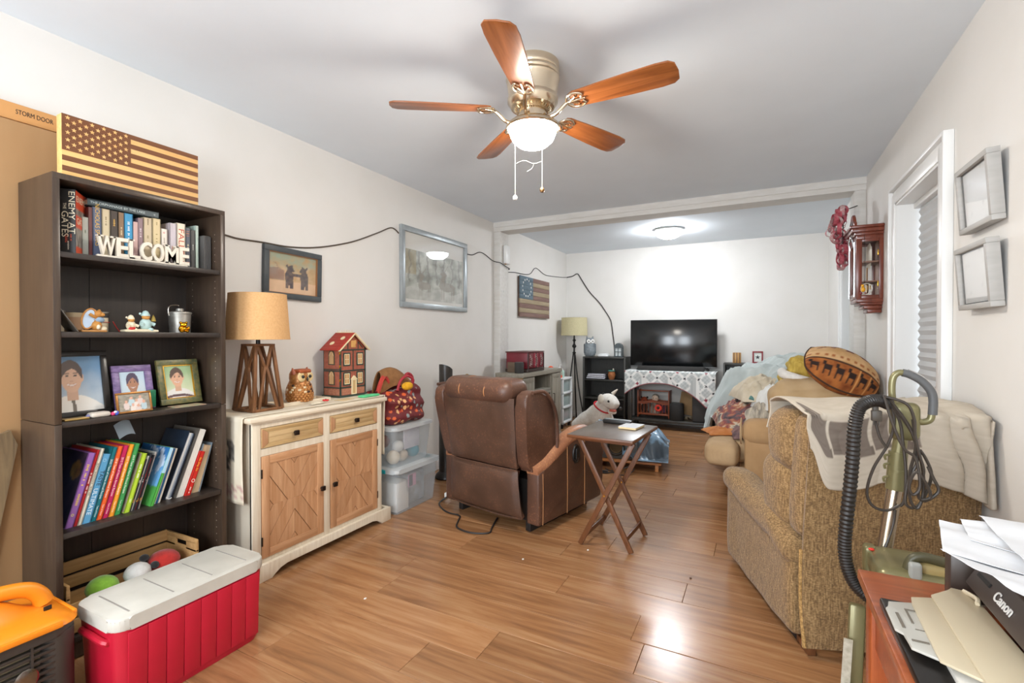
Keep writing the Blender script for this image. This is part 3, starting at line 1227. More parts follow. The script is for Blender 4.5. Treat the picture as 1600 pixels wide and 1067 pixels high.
def photo_frame(loc, w, h, fw, d, m_fr, label, art, tilt=12, yaw=0.0, inner=None, nx=44, ny=56, prim='photo_frame', matw=0.0):
    e = thing('photo_frame', label, 'picture frame', loc, rz=yaw)
    M = wallL(0, 0, 0, R(tilt)) @ Matrix.Translation((0, h / 2, 0))
    frame_rect(B(), w, h, fw, d, M, 0.002).build('frame', m_fr, e)
    b = B()
    b.box((0, 0, 0.003), (w - 0.01, h - 0.01, 0.004), M=M)
    b.build('backing', m_dark, e)
    if inner:
        frame_rect(B(), w - 2 * fw + 0.004, h - 2 * fw + 0.004, 0.006, d * 0.8, M).build('inner_trim', inner, e)
    picture('photo', w - 2 * fw + 0.002, h - 2 * fw + 0.002, art, e, M @ Matrix.Translation((0, 0, max(0.0066, d * 0.45))), nx, ny)
    B().box((0, 0, max(0.0085, d * 0.62)), (w - 2 * fw, h - 2 * fw, 0.0012), M=M).build('pane', m_glass, e)
    # easel strut behind
    B().bar(M @ Vector((0, h * 0.15, 0)), Vector((-0.055, 0, 0.002)), 0.003, 0.03, (0, 1, 0)).build('easel_strut', m_dark, e)
    return e


m_blackframe = mat('black_frame', '#26221F', rough=0.3)
photo_frame((-2.385, 0.902, Z3), 0.205, 0.262, 0.022, 0.014, m_blackframe,
            'large black-framed portrait of a child in a white shirt and dark tie', portrait('#5E8FB8', '#B9C6CF', '#D8AE90', '#4A3226', '#EDE8DF', cx=0.40, top=0.90, s=1.30,
            tie='#6F6455'), tilt=10, nx=56, ny=70)


def purple_art(u, v):
    pass


m_purple = mat('purple_swirl', '#6A5682', '#8C74A6', rough=0.4, vscale=40, stretch=(1, 1, 3))
e = photo_frame((-2.395, 1.098, Z3), 0.150, 0.195, 0.028, 0.012, m_purple,
                'purple swirled frame with a small portrait of a child in black', portrait('#C6DCEA', '#DDE6EA', '#B9805F', '#4A3A5C', '#262426', cx=0.5, top=0.93, s=1.35), tilt=13)
B().box((0.016, 0.055, 0.045), (0.018, 0.03, 0.075), 0.004).build('green_patch', mat('green_enamel', '#1F7A55', rough=0.4), e)


def family_art(u, v):
    col = mixc(lin('#6B6A5E')[:3], lin('#B3A894')[:3], 0.5 + 0.5 * nz(u, v, 6))
    for k, (cx, cy) in enumerate(((0.25, 0.55), (0.42, 0.75), (0.58, 0.6), (0.7, 0.78), (0.8, 0.5), (0.45, 0.35), (0.62, 0.3))):
        if ((u - cx) / 0.10) ** 2 + ((v - cy + 0.25) / 0.22) ** 2 < 1:
            col = lin(('#D9C8C0', '#B6CBD0', '#E2D6CC')[k % 3])[:3]
        if ((u - cx) / 0.05) ** 2 + ((v - cy) / 0.09) ** 2 < 1:
            col = lin('#D8A48A')[:3]
    return col


photo_frame((-2.315, 1.060, Z3), 0.128, 0.086, 0.008, 0.010, mat('bronze_frame', '#A8743F', rough=0.3, metal=0.7),
            'small bronze-framed family photograph in front of the purple frame', family_art, tilt=14, nx=40, ny=26)
photo_frame((-2.395, 1.283, Z3 + 0.0035), 0.178, 0.208, 0.026, 0.016, mat('green_gold_frame', '#4E5A3E', '#7C7040', rough=0.4, vscale=60),
            'antique green and gold frame with a child in a striped shirt', portrait('#9FBE8E', '#D7DDB8', '#E0AE8C', '#5A4030', '#E8E4DE', cx=0.45, top=0.90, s=1.28, stripe='#5B3A3C'),
            tilt=13, inner=m_gold)
e = B().box((0, 0, 0.0015), (0.07, 0.13, 0.003)).build('card', mat('greeting_card', '#B8907A', '#9BAA80', rough=0.6, vscale=30))
e.location = (-2.330, 1.275, Z3)
tag(e, 'little printed card lying under the green and gold frame', 'card')
# small things along the shelf front
e = B().box((0, 0, 0.004), (0.045, 0.075, 0.007), 0.002).build('gold_case', mat('brass_case', '#C7A766', rough=0.3, metal=0.8))
e.location = (-2.315, 0.862, Z3)
tag(e, 'flat brass case lying at the left front of the photo shelf', 'case')
e = B().cush((0, 0, 0.010), (0.045, 0.066, 0.020), 0.0098, (0, 0, 0), 8).build('stone', mat('pale_stone', '#D2C7B8', rough=0.55))
e.location = (-2.318, 0.938, Z3)
e.rotation_euler = (0, 0, 0.1)
tag(e, 'smooth pale oval stone on the photo shelf', 'stone')
e = thing('hair_clip', 'tiny pink, blue and white clip left of the bronze frame', 'clip', (-2.305, 0.986, Z3))
B().ball((0, -0.006, 0.008), (0.006, 0.008, 0.008), 8).build('bead', mat('pink_bead', '#E04A78', rough=0.4), e)
B().ball((0, 0.006, 0.009), (0.006, 0.008, 0.009), 8).build('bead', mat('blue_bead', '#4A6AD8', rough=0.4), e)
B().ball((0.004, 0.0, 0.014), (0.005, 0.006, 0.005), 8).build('bead', mat('white_bead', '#E8E6F0', rough=0.4), e)
e = B().ball((0, 0, 0.007), (0.010, 0.010, 0.007), 10).build('button', mat('lilac_bead', '#8C88B0', rough=0.4))
e.location = (-2.318, 0.906, Z3 + 0.0005)
tag(e, 'small lilac bead beside the pale stone', 'bead')

# ---- fourth shelf: leaning books
Z4 = SH[1] + 0.0005
G2 = 'books on the fourth shelf'
RCP = 'Taste of Home Annual Recipes'
LN = R(15.2)
books4 = [
    # y, thick, height, depth, colour, label, words
    (0.838, 0.024, 0.285, 0.215, '#9A68B4', 'purple children\'s book with a dark picture cover, leaning', [('~13', 0.013, 0.19, '#F0D060'), ('~8', 0.012, 0.10, '#F0D060'), ('o', 0.020, 0.05, '#E8E070')]),
    (0.8635, 0.011, 0.291, 0.210, '#C0282C', 'thin red book leaning right of the purple one', [('~19', 0.009, 0.15, '#F0DCD0')]),
    (0.8755, 0.013, 0.294, 0.205, '#E2DBC8', 'cream-spined book leaning right of the thin red one', [('~32', 0.008, 0.16, '#9A9078')]),
    (0.8895, 0.026, 0.270, 0.205, '#5FA3CC', 'light blue book lettered TASTE and ULTIMATE on its spine', [('ULTIMATE', 0.020, 0.085, '#EAF4F8', -0.002, 1.1), ('TASTE', 0.019, 0.175, '#22303A', 0.002, 1.1), ('o', 0.026, 0.245, '#9CCBE0')]),
    (0.9170, 0.017, 0.291, 0.200, '#17717B', 'teal recipe annual, first of the leaning set of five', [('2020 ' + RCP, 0.0105, 0.165, '#E6F0EE'), ('Taste of Home', 0.007, 0.04, '#E6F0EE')]),
    (0.9350, 0.018, 0.291, 0.200, '#F0642A', 'orange-red recipe annual, second of the leaning set', [('2018 ' + RCP, 0.0105, 0.165, '#FBEBD8'), ('Taste of Home', 0.007, 0.04, '#FBEBD8')]),
    (0.9545, 0.019, 0.291, 0.200, '#C42358', 'crimson recipe annual in the middle of the leaning set', [('2012 ' + RCP, 0.0105, 0.165, '#F6DCE2'), ('Taste of Home', 0.007, 0.04, '#F6DCE2')]),
    (0.9750, 0.018, 0.291, 0.200, '#F7A02E', 'yellow-orange recipe annual, fourth of the leaning set', [('2017 ' + RCP, 0.0105, 0.165, '#FDF0D6'), ('Taste of Home', 0.007, 0.04, '#FDF0D6')]),
    (0.9945, 0.020, 0.291, 0.200, '#3E9650', 'green recipe annual, last of the leaning set of five', [('2019 ' + RCP, 0.0105, 0.165, '#E8F2E2'), ('Taste of Home', 0.007, 0.04, '#E8F2E2')]),
]
for (y, tt, hh, dd, c, lb, wd) in books4:
    bk = book(-2.340, y, Z4, tt, hh, dd, c, lb, lean=LN, group=G2, words=wd)
    if c == '#9A68B4':
        def pa(u, v):
            g = nz(u, v, 5)
            if ((u - 0.75) / 0.2) ** 2 + ((v - 0.75) / 0.12) ** 2 < 1:
                return mixc(lin('#5A3420')[:3], lin('#A8763C')[:3], 0.5 + g)
            return mixc(lin('#2E2036')[:3], lin('#4C3848')[:3], 0.5 + g)
        picture('cover_art', dd - 0.004, hh - 0.004, pa, bk, Matrix.Translation((-dd / 2, -0.0003, hh / 2)) @ rotm(R(90), 0, 0), 24, 30)
# blue upright book at the left end
book(-2.365, 0.8145, Z4, 0.012, 0.287, 0.19, '#2A9FD0', 'thin bright blue book upright against the bookcase side', group=G2,
     words=[('~4', 0.011, 0.22, '#F0F4F6'), ('-', 0.03, 0.255, '#D83A30'), ('.', 0.03, 0.16, '#F0C030')])
# lime book and its neighbours
bk = book(-2.332, 1.0245, Z4, 0.019, 0.245, 0.200, '#B4D23A', 'lime green spined book with a brown picture cover', lean=R(16.5), group=G2,
          words=[('~13', 0.010, 0.16, '#F4F8DC'), ('2001', 0.009, 0.05, '#F4F8DC')])
picture('cover_art', 0.196, 0.241, lambda u, v: mixc(lin('#8C7868')[:3], lin('#A89684')[:3], 0.5 + nz(u, v, 8)), bk,
        Matrix.Translation((-0.1, -0.0004, 0.1225)) @ rotm(R(90), 0, 0), 16, 20)
cols = ['#2B2C33', '#D8D4CE', '#31333A', '#7A2A2C', '#23242A', '#B9B4AE']
mags = ['black magazine, first of the thin bundle right of the lime book', 'white magazine in the thin bundle right of the lime book',
        'charcoal magazine in the middle of the thin bundle', 'dark red magazine in the thin bundle', 'black magazine with red and white letters in the thin bundle',
        'pale grey magazine, last of the thin bundle']
yy = 1.0455
for k in range(6):
    book(-2.335 - 0.004 * (k % 2), yy, Z4, 0.0058, 0.215 + 0.012 * (k % 3), 0.19, cols[k], mags[k], lean=R(17), group=G2,
         words=[('~4', 0.0058, 0.12 + 0.02 * (k % 2), '#D23A34' if k % 2 else '#E8E4DC'), ('~5', 0.0056, 0.04, '#E0A640')], soft=True)
    yy += 0.0064


def lego_art(u, v):
    if v < 0.32 + 0.05 * nz(u, v, 4):
        return lin('#6A5A48')[:3] if u < 0.55 else lin('#4FA048')[:3]
    col = mixc(lin('#6AA6D2')[:3], lin('#2E6CA8')[:3], sstep(0.5, 1.0, v))
    if nz(u, v, 4, 2.0) > 0.22:
        col = mixc(col, (0.8, 0.86, 0.9), 0.6)
    if 0.25 < u < 0.62 and v < 0.62 + 0.1 * math.sin(20 * u):
        col = mixc(lin('#4A4038')[:3], lin('#8C7A58')[:3], 0.5 + nz(u, v, 9))
    return col


bk = book(-2.325, 1.1180, Z4, 0.013, 0.252, 0.225, '#58B04C', 'tall picture book with blue sky cover and bright green spine', lean=R(19), group=G2,
          words=[('~5', 0.009, 0.19, '#E8F0F4')])
picture('cover_art', 0.223, 0.250, lego_art, bk, Matrix.Translation((-0.1125, -0.0004, 0.126)) @ rotm(R(90), 0, 0), 30, 32)
B().box((0.0006, 0.0065, 0.196), (0.0012, 0.0125, 0.11)).build('spine_band', bookcover('#A9D0E4'), bk)
thin = [('#35343A', 0.008, 'dark grey thin book right of the picture book'), ('#C9CDD2', 0.006, 'pale grey booklet between thin books'),
        ('#2F6FA8', 0.007, 'blue thin book leaning in the middle right'), ('#E4DACB', 0.008, 'cream thin book leaning beside the blue one')]
yy = 1.1330
for (c, tt, lb) in thin:
    book(-2.345, yy, Z4, tt, 0.238, 0.20, c, lb, lean=R(18.5), group=G2, soft=True)
    yy += tt + 0.0012
# ring binder, dark, with pale edges
e = thing('ring_binder', 'dark navy binder with pale grey edge leaning on the fourth shelf', 'binder', (-2.36, 1.192, Z4), group=None, rot=(R(-20.5), 0, 0))
m_navy = mat('navy_vinyl', '#26303E', rough=0.35)
b = B()
b.box((-0.0975, 0.0015, 0.155), (0.195, 0.003, 0.31), 0.001)
b.box((-0.0975, 0.0265, 0.150), (0.195, 0.003, 0.30), 0.001)
b.build('cover', m_navy, e)
B().tube([(0.0, 0.002, 0.012), (0.004, 0.014, 0.006), (0.0, 0.0265, 0.012)], 0.0022, 6).build('spine_edge', m_white, e)
for k, (yo, cc) in enumerate(((0.006, '#D9DADC'), (0.011, '#E8E4DA'), (0.016, '#B9C0C8'), (0.021, '#8A939E'))):
    B().box((-0.0965, yo, 0.153), (0.19, 0.0034, 0.300), 0.001).build('divider', mat('divider_' + cc[1:], cc, rough=0.5), e)
e = thing('paper_folder', 'thick white paper pad leaning right of the navy binder', 'folder', (-2.345, 1.232, Z4), rot=(R(-20), 0, 0))
b = B()
for k in range(6):
    b.box((-0.105, 0.003 + k * 0.0048, 0.158), (0.21, 0.0040, 0.315 - 0.004 * (k % 2)), 0.0006)
b.build('sheets', mat('folder_paper', '#E2DDD2', rough=0.8), e)
B().box((-0.105, -0.0006, 0.158), (0.212, 0.002, 0.318)).build('cover', mat('folder_cover', '#5D564E', rough=0.6), e)
book(-2.335, 1.2665, Z4, 0.021, 0.205, 0.15, '#C92A22', 'small red storybook with yellow lettering, leaning far right', lean=R(20), group=G2,
     words=[('Go, Dog. Go', 0.012, 0.145, '#F2C03A'), ('O', 0.022, 0.07, '#F4ECDC'), ('~7', 0.008, 0.025, '#F4ECDC')])
e = thing('book', 'book with exposed cream page edges near the right side of the shelf', 'book', (-2.345, 1.2920, Z4), group=G2, rot=(R(-16), 0, 0))
b = B()
b.box((-0.10, 0.0015, 0.115), (0.20, 0.003, 0.23)); b.box((-0.10, 0.0405, 0.120), (0.20, 0.003, 0.24)); b.box((-0.10, 0.021, 0.0015), (0.20, 0.040, 0.003))
b.build('cover', mat('slate_cover', '#7A858C', rough=0.4), e)
B().box((-0.10, 0.021, 0.115), (0.19, 0.0355, 0.222)).build('pages', mat('tan_pages', '#C9AE8C', '#BFA27E', rough=0.9, vscale=80, stretch=(1, 30, 1)), e)
book(-2.45, 1.3800, Z4, 0.014, 0.215, 0.11, '#3A4654', 'slim dark blue book upright behind the others at the right end', group=G2)
e = B().surf(lambda u, v: Vector((-0.03 - 0.05 * u + 0.02 * v, 0.05 * v, 0.055 * u + 0.02 * math.sin(2.2 * v))), 6, 8, 0.0006).build(
    'paper_slip', mat('grey_slip', '#A9B2B6', rough=0.5))
e.location = (-2.40, 1.055, Z4 + 0.291)
tag(e, 'curled grey paper sticking up behind the recipe annuals', 'paper')

# ---- wooden crate of soft toys in the bottom
cr = thing('wooden_crate', 'pale slatted wooden crate in the bottom of the bookcase', 'crate', (-2.425, 1.065, SH[0] + 0.001))
m_crate = wood('crate_pine', '#B48A55', '#CBA26B', 'y', scale=4, rough=0.65)
for (xx, zs) in ((-0.118, (0.045, 0.115, 0.176)), (0.118, (0.035, 0.095))):
    for z in zs:
        B().box((xx, 0, z), (0.010, 0.456, 0.052), 0.0015).build('slat', m_crate, cr)
for s in (-1, 1):
    b = B()
    b.box((0, s * 0.233, 0.075), (0.25, 0.012, 0.15), 0.002)
    b.box((0, s * 0.233, 0.186), (0.25, 0.012, 0.022), 0.003)
    b.box((-0.085, s * 0.233, 0.160), (0.08, 0.012, 0.04), 0.001)
    b.box((0.085, s * 0.233, 0.160), (0.08, 0.012, 0.04), 0.001)
    b.build('end_panel', m_crate, cr)
B().box((0, 0, 0.006), (0.23, 0.45, 0.008)).build('crate_floor', m_crate, cr)


def plush(name, label, loc, parts, cat='soft toy'):
    e = thing(name, label, cat, loc)
    for (nm, m_, balls) in parts:
        b = B()
        for (c, r) in balls:
            b.ball(c, r, 16)
        b.build(nm, m_, e)
    return e


m_green = mat('lime_plush', '#8FC43E', '#7FB432', rough=0.9, vscale=60, bump=0.3, bscale=200, sheen=0.4)
m_whitepl = mat('white_plush', '#E6E3DD', '#D9D5CE', rough=0.95, vscale=50, bump=0.4, bscale=160, sheen=0.3)
m_redpl = mat('red_plush', '#C02A20', '#A8221A', rough=0.9, vscale=50, bump=0.3, sheen=0.3)
m_blackpl = mat('black_plush', '#222020', rough=0.95, sheen=0.3)
plush('soft_toy', 'lime green round soft toy at the left of the crate', (-2.37, 0.965, SH[0] + 0.02),
      [('body', m_green, [((0, 0, 0.03), (0.06, 0.055, 0.045)), ((0.0, 0.0, 0.095), (0.055, 0.055, 0.045)), ((0.045, -0.04, 0.05), (0.025, 0.02, 0.03))])])
plush('soft_toy', 'white soft toy with black patches in the crate beside the red one', (-2.37, 1.095, SH[0] + 0.02),
      [('body', m_whitepl, [((0, 0, 0.03), (0.05, 0.05, 0.045)), ((0, -0.005, 0.10), (0.048, 0.05, 0.042))]),
       ('patch', m_blackpl, [((-0.02, 0.030, 0.145), (0.018, 0.018, 0.015)), ((0.02, 0.052, 0.115), (0.02, 0.015, 0.015))])])
plush('soft_toy', 'red soft toy at the right end of the crate', (-2.385, 1.20, SH[0] + 0.01),
      [('body', m_redpl, [((0, 0, 0.04), (0.07, 0.06, 0.05)), ((0, 0.0, 0.115), (0.065, 0.062, 0.045))])])

# ================================================================== cooler in front of the bookcase
m_redplastic = mat('red_cooler_plastic', '#C01832', '#B4152D', rough=0.42, vscale=4)
m_lidplastic = mat('white_cooler_plastic', '#CBC7BC', '#BFBBB0', rough=0.5, vscale=10)
ck = thing('cooler', 'red cooler with a scuffed white ribbed lid in front of the bookcase', 'cooler', (-1.925, 1.020, 0))
cl, cw_, chh = 0.515, 0.265, 0.285


def rrect(w, l, r, n=5):
    pts = []
    for (sx, sy, a0) in ((1, 1, 0), (-1, 1, 90), (-1, -1, 180), (1, -1, 270)):
        for k in range(n + 1):
            a = R(a0 + 90 * k / n)
            pts.append((sx * (w / 2 - r) + r * math.cos(a), sy * (l / 2 - r) + r * math.sin(a)))
    return pts


b = B()
rings = []
for (z, k) in ((0.004, 0.90), (0.0, 0.86), ):
    pass
prof = [(0.0, 0.93), (0.012, 0.955), (0.15, 0.975), (0.282, 1.0)]
vs, fs = [], []
N = 24
for (z, k) in prof:
    for p in rrect(cw_ * k, cl * k, 0.045):
        vs.append((p[0], p[1], z))
for i in range(len(prof) - 1):
    for j in range(N):
        fs.append((i * N + j, i * N + (j + 1) % N, (i + 1) * N + (j + 1) % N, (i + 1) * N + j))
fs += [tuple(range(N - 1, -1, -1)), tuple(range((len(prof) - 1) * N, len(prof) * N))]
b._put(vs, fs)
b.build('cooler_body', m_redplastic, ck)
for k in range(8):     # raised vertical panels on the long faces
    yk = -0.226 + (k + 0.5) * 0.452 / 8
    for s in (1,):
        pb = B()
        pb.prism([(-0.0272, 0.025), (0.0272, 0.025), (0.0277, 0.272), (-0.0277, 0.272)], 0.005, wallL(0, 0, 0), 0.0015)
        o = pb.build('ribbed_panel', m_redplastic, ck)
        o.location = (cw_ / 2 * 0.966, yk, 0.0)
        o.rotation_euler = (0, R(1.6), 0)
b = B()
b.prism(rrect(cw_ + 0.012, cl + 0.012, 0.05, 6), 0.044, Matrix.Translation((0, 0, 0.278)), 0.008)
b.build('lid', m_lidplastic, ck)
m_groove = mat('lid_groove', '#96918A', rough=0.7)
for k in range(4):
    yk = -0.205 + k * 0.134
    B().box((0.0, yk, 0.3222), (0.20, 0.005, 0.0014), 0.0005).build('lid_groove', m_groove, ck)
for s in (-1, 1):
    b = B()
    b.tube([(-0.075, s * 0.240, 0.235), (-0.075, s * 0.262, 0.243), (0, s * 0.265, 0.247), (0.075, s * 0.262, 0.243), (0.075, s * 0.240, 0.235)], 0.011, 8)
    b.build('handle', m_redplastic, ck)

# ================================================================== orange and black slatted carrier
m_orange = mat('orange_plastic', '#F0901E', '#EC8718', rough=0.4, vscale=3)
m_blackbrown = mat('brown_black_plastic', '#3A342F', rough=0.45)
pc = thing('pet_carrier', 'carrier with moulded orange lid and black louvred side, bottom left corner', 'carrier', (-2.062, 0.508, 0))
pc.scale = (1, 1, 1.13)
m_sand = mat('sand_liner', '#A89878', '#8C7E62', rough=0.9, vscale=20)
cx_, cy_ = 0.30, 0.43
b = B()
b.prism(rrect(cx_ - 0.05, cy_ - 0.05, 0.05), 0.265, Matrix.Translation((0, 0, 0.006)))
b.build('liner', m_sand, pc)
# frame rails and posts
b = B()
frame_r = rrect(cx_, cy_, 0.06, 6)
for (z0, h_) in ((0.0, 0.03), (0.262, 0.030)):
    b.prism(frame_r, h_, Matrix.Translation((0, 0, z0)), 0.004)
for p in ((1, 1), (1, -1), (-1, 1), (-1, -1)):
    b.cyl((p[0] * (cx_ / 2 - 0.05), p[1] * (cy_ / 2 - 0.05), 0.02), (p[0] * (cx_ / 2 - 0.05), p[1] * (cy_ / 2 - 0.05), 0.27), 0.048, n=20)
b.build('carrier_frame', m_blackbrown, pc)
for k in range(13):
    z = 0.042 + k * 0.0172
    B().box((cx_ / 2 - 0.012, 0, z), (0.016, cy_ - 0.11, 0.0075), 0.001, M=None).build('louvre', m_blackbrown, pc)
for k in range(13):
    z = 0.042 + k * 0.0172
    B().box((0, cy_ / 2 - 0.012, z), (cx_ - 0.11, 0.016, 0.0075), 0.001).build('louvre', m_blackbrown, pc)
for yk in (-0.1, 0.0, 0.1):
    B().box((cx_ / 2 - 0.008, yk, 0.146), (0.012, 0.006, 0.23)).build('louvre_rib', m_blackbrown, pc)
b = B()
b.lathe([(0.026, 0.0), (0.028, 0.008), (0.020, 0.012), (0.0, 0.012)], n=24, M=Matrix.Translation((cx_ / 2 - 0.004, 0.085, 0.185)) @ rotm(0, R(90), 0))
b.build('latch', mat('dark_chrome', '#8A8680', rough=0.2, metal=1.0), pc)
# lid: domed top with a moulded handle ridge


def lidf(u, v):
    x = (u - 0.5) * (cx_ + 0.012)
    y = (v - 0.5) * (cy_ + 0.012)
    ex = 1 - abs(2 * u - 1) ** 5
    ey = 1 - abs(2 * v - 1) ** 5
    z = 0.290 + 0.026 * max(0, ex * ey) ** 0.6
    r_ = sstep(0.115, 0.045, math.hypot(x * 1.2, (y + 0.02) * 0.62))
    z += 0.050 * r_
    # round the plan corners
    k = 1.0
    hx, hy = (cx_ + 0.012) / 2, (cy_ + 0.012) / 2
    ax, ay = abs(x) - (hx - 0.06), abs(y) - (hy - 0.06)
    if ax > 0 and ay > 0:
        m_ = max(ax, ay)
        l_ = math.hypot(ax, ay)
        f = m_ / l_
        x = math.copysign(hx - 0.06 + ax * f, x)
        y = math.copysign(hy - 0.06 + ay * f, y)
    return Vector((x, y, z))


B().surf(lidf, 30, 36, 0.004).build('lid', m_orange, pc)
b = B()
hp = [(0.0, 0.175, 0.318), (0.0, 0.165, 0.342), (0.0, 0.135, 0.368), (0.0, 0.07, 0.382), (0.0, -0.02, 0.384), (0, -0.09, 0.372), (0, -0.125, 0.345), (0, -0.14, 0.315)]
b.tube(hp, lambda t: 0.026 - 0.006 * math.sin(PI * t), 14)
b.build('carry_handle', m_orange, pc)
b = B()
b.box((cx_ / 2 + 0.002, 0, 0.294), (0.012, cy_ - 0.09, 0.016), 0.004)
b.box((0, cy_ / 2 + 0.002, 0.294), (cx_ - 0.09, 0.012, 0.016), 0.004)
b.build('lid_lip', m_orange, pc)
B().box((0.06, 0.165, 0.318), (0.006, 0.02, 0.012), 0.002).build('lid_clip', m_dark, pc)
# ================================================================== sideboard
m_cabwhite = wood('whitewashed_pine', '#D6C6AC', '#EADFCB', 'z', scale=3.5, rough=0.5, bump=0.04)
m_cabtop = wood('whitewashed_top', '#D2C0A4', '#EBE0CC', 'y', scale=3.5, rough=0.45, bump=0.04)
m_cabside = mat('sideboard_side', '#C9BDAA', '#BFB29E', rough=0.6, vscale=5)
m_doorv = wood('door_pine_v', '#AE7A50', '#D0A27A', 'z', scale=2.6, rough=0.5, hue_random=0.06, bump=0.05)
m_doorh = wood('door_pine_h', '#AE7A50', '#D0A27A', 'y', scale=2.6, rough=0.5, hue_random=0.06, bump=0.05)
m_drawer = wood('drawer_pine', '#B4925F', '#CDB084', 'y', scale=2.6, rough=0.5, hue_random=0.06, bump=0.05)
m_knob = mat('bronze_knob', '#3A302A', rough=0.35, metal=0.8)
sb = thing('sideboard', 'whitewashed sideboard with two chevron-panelled wooden doors and two drawers', 'sideboard', (-2.395, 1.957, 0))
OX, OY = -2.395, 1.957


def L(x, y, z):
    return (x - OX, y - OY, z)


FX = -2.205
b = B()     # carcass
b.box(L(-2.40, 1.515, 0.42), (0.37, 0.02, 0.74))
b.box(L(-2.40, 2.401, 0.42), (0.37, 0.02, 0.74))
b.box(L(-2.585, 1.958, 0.42), (0.01, 0.87, 0.74))
b.box(L(-2.40, 1.958, 0.09), (0.37, 0.87, 0.02))
b.box(L(-2.40, 1.958, 0.64), (0.35, 0.87, 0.012))
b.build('carcass', m_cabside, sb)
b = B()     # face frame
b.box(L(FX - 0.011, 1.528, 0.437), (0.022, 0.046, 0.71), 0.002)
b.box(L(FX - 0.011, 2.391, 0.437), (0.022, 0.042, 0.71), 0.002)
b.box(L(FX - 0.011, 1.960, 0.437), (0.022, 0.046, 0.71), 0.002)
for (ya, yb) in ((1.551, 1.937), (1.983, 2.370)):
    b.box(L(FX - 0.011, (ya + yb) / 2, 0.777), (0.021, yb - ya, 0.032))
    b.box(L(FX - 0.011, (ya + yb) / 2, 0.638), (0.021, yb - ya, 0.037))
    b.box(L(FX - 0.011, (ya + yb) / 2, 0.093), (0.021, yb - ya, 0.024))
b.build('face_frame', m_cabwhite, sb)
b = B()
b.box(L(-2.397, 1.963, 0.807), (0.425, 0.965, 0.026), 0.006)
b.box(L(-2.395, 1.958, 0.790), (0.395, 0.915, 0.010), 0.003)
b.build('top', m_cabtop, sb)
# plinth with cut-out feet
b = B()
y0, y1 = 1.510, 2.472
arch = [(y0, 0.0), (y0 + 0.085, 0.0), (y0 + 0.098, 0.018), (y0 + 0.13, 0.036), (y0 + 0.17, 0.042), (y1 - 0.17, 0.042), (y1 - 0.13, 0.036),
        (y1 - 0.098, 0.018), (y1 - 0.085, 0.0), (y1, 0.0), (y1, 0.085), (y0, 0.085)]
b.prism([(p[0] - OY, p[1]) for p in arch], 0.024, wallL(-2.204 - OX, 0, 0), 0.003)
b.box(L(-2.39, y0 + 0.012, 0.0425), (0.37, 0.024, 0.085), 0.003)
b.box(L(-2.39, y1 - 0.012, 0.0425), (0.37, 0.024, 0.085), 0.003)
b.build('plinth', m_cabwhite, sb)
for (ya, yb) in ((1.551, 1.937), (1.983, 2.370)):
    w = yb - ya - 0.006
    h = 0.099
    yc = (ya + yb) / 2
    d = B().box((0, 0, 0), (0.016, w, h), 0.0015).build('drawer', m_drawer, sb, loc=L(FX - 0.006, yc, 0.7085))
    # picture-framed front: two slanted end pieces and two long strips
    for s in (-1, 1):
        B().prism([(s * w / 2 - s * 0.002, h / 2 - 0.002), (s * w / 2 - s * 0.002, -h / 2 + 0.002), (s * (w / 2 - 0.034), -h / 2 + 0.022), (s * (w / 2 - 0.034), h / 2 - 0.022)][::(1 if s < 0 else -1)],
                  0.003, wallL(0.008, 0, 0), 0.0006).build('trim_piece', m_doorv, d)
    for s in (-1, 1):
        B().prism([(-w / 2 + 0.004, s * (h / 2 - 0.0015)), (w / 2 - 0.004, s * (h / 2 - 0.0015)), (w / 2 - 0.036, s * (h / 2 - 0.021)), (-w / 2 + 0.036, s * (h / 2 - 0.021))][::-s],
                  0.003, wallL(0.008, 0, 0), 0.0006).build('trim_piece', m_drawer, d)
    for k in range(2):
        B().box((0.0085, 0, -0.0145 + 0.029 * k), (0.003, w - 0.078, 0.0275), 0.0006).build('slat', m_drawer, d)
    kb = B()
    kb.cyl((0.008, 0, 0), (0.022, 0, 0), 0.006, n=12)
    kb.box((0.028, 0, 0), (0.014, 0.026, 0.026), 0.003)
    kb.build('knob', m_knob, d)


def clip_poly(poly, box):
    """clip polygon to an axis-aligned rectangle (Sutherland-Hodgman)"""
    x0, y0_, x1, y1_ = box
    for (ax, val, keep) in ((0, x0, 1), (0, x1, -1), (1, y0_, 1), (1, y1_, -1)):
        out = []
        for i in range(len(poly)):
            a, c = poly[i], poly[(i + 1) % len(poly)]
            ia, ic = (a[ax] - val) * keep >= 0, (c[ax] - val) * keep >= 0
            if ia:
                out.append(a)
            if ia != ic:
                t = (val - a[ax]) / (c[ax] - a[ax])
                out.append((a[0] + t * (c[0] - a[0]), a[1] + t * (c[1] - a[1])))
        poly = out
        if not poly:
            return poly
    return poly


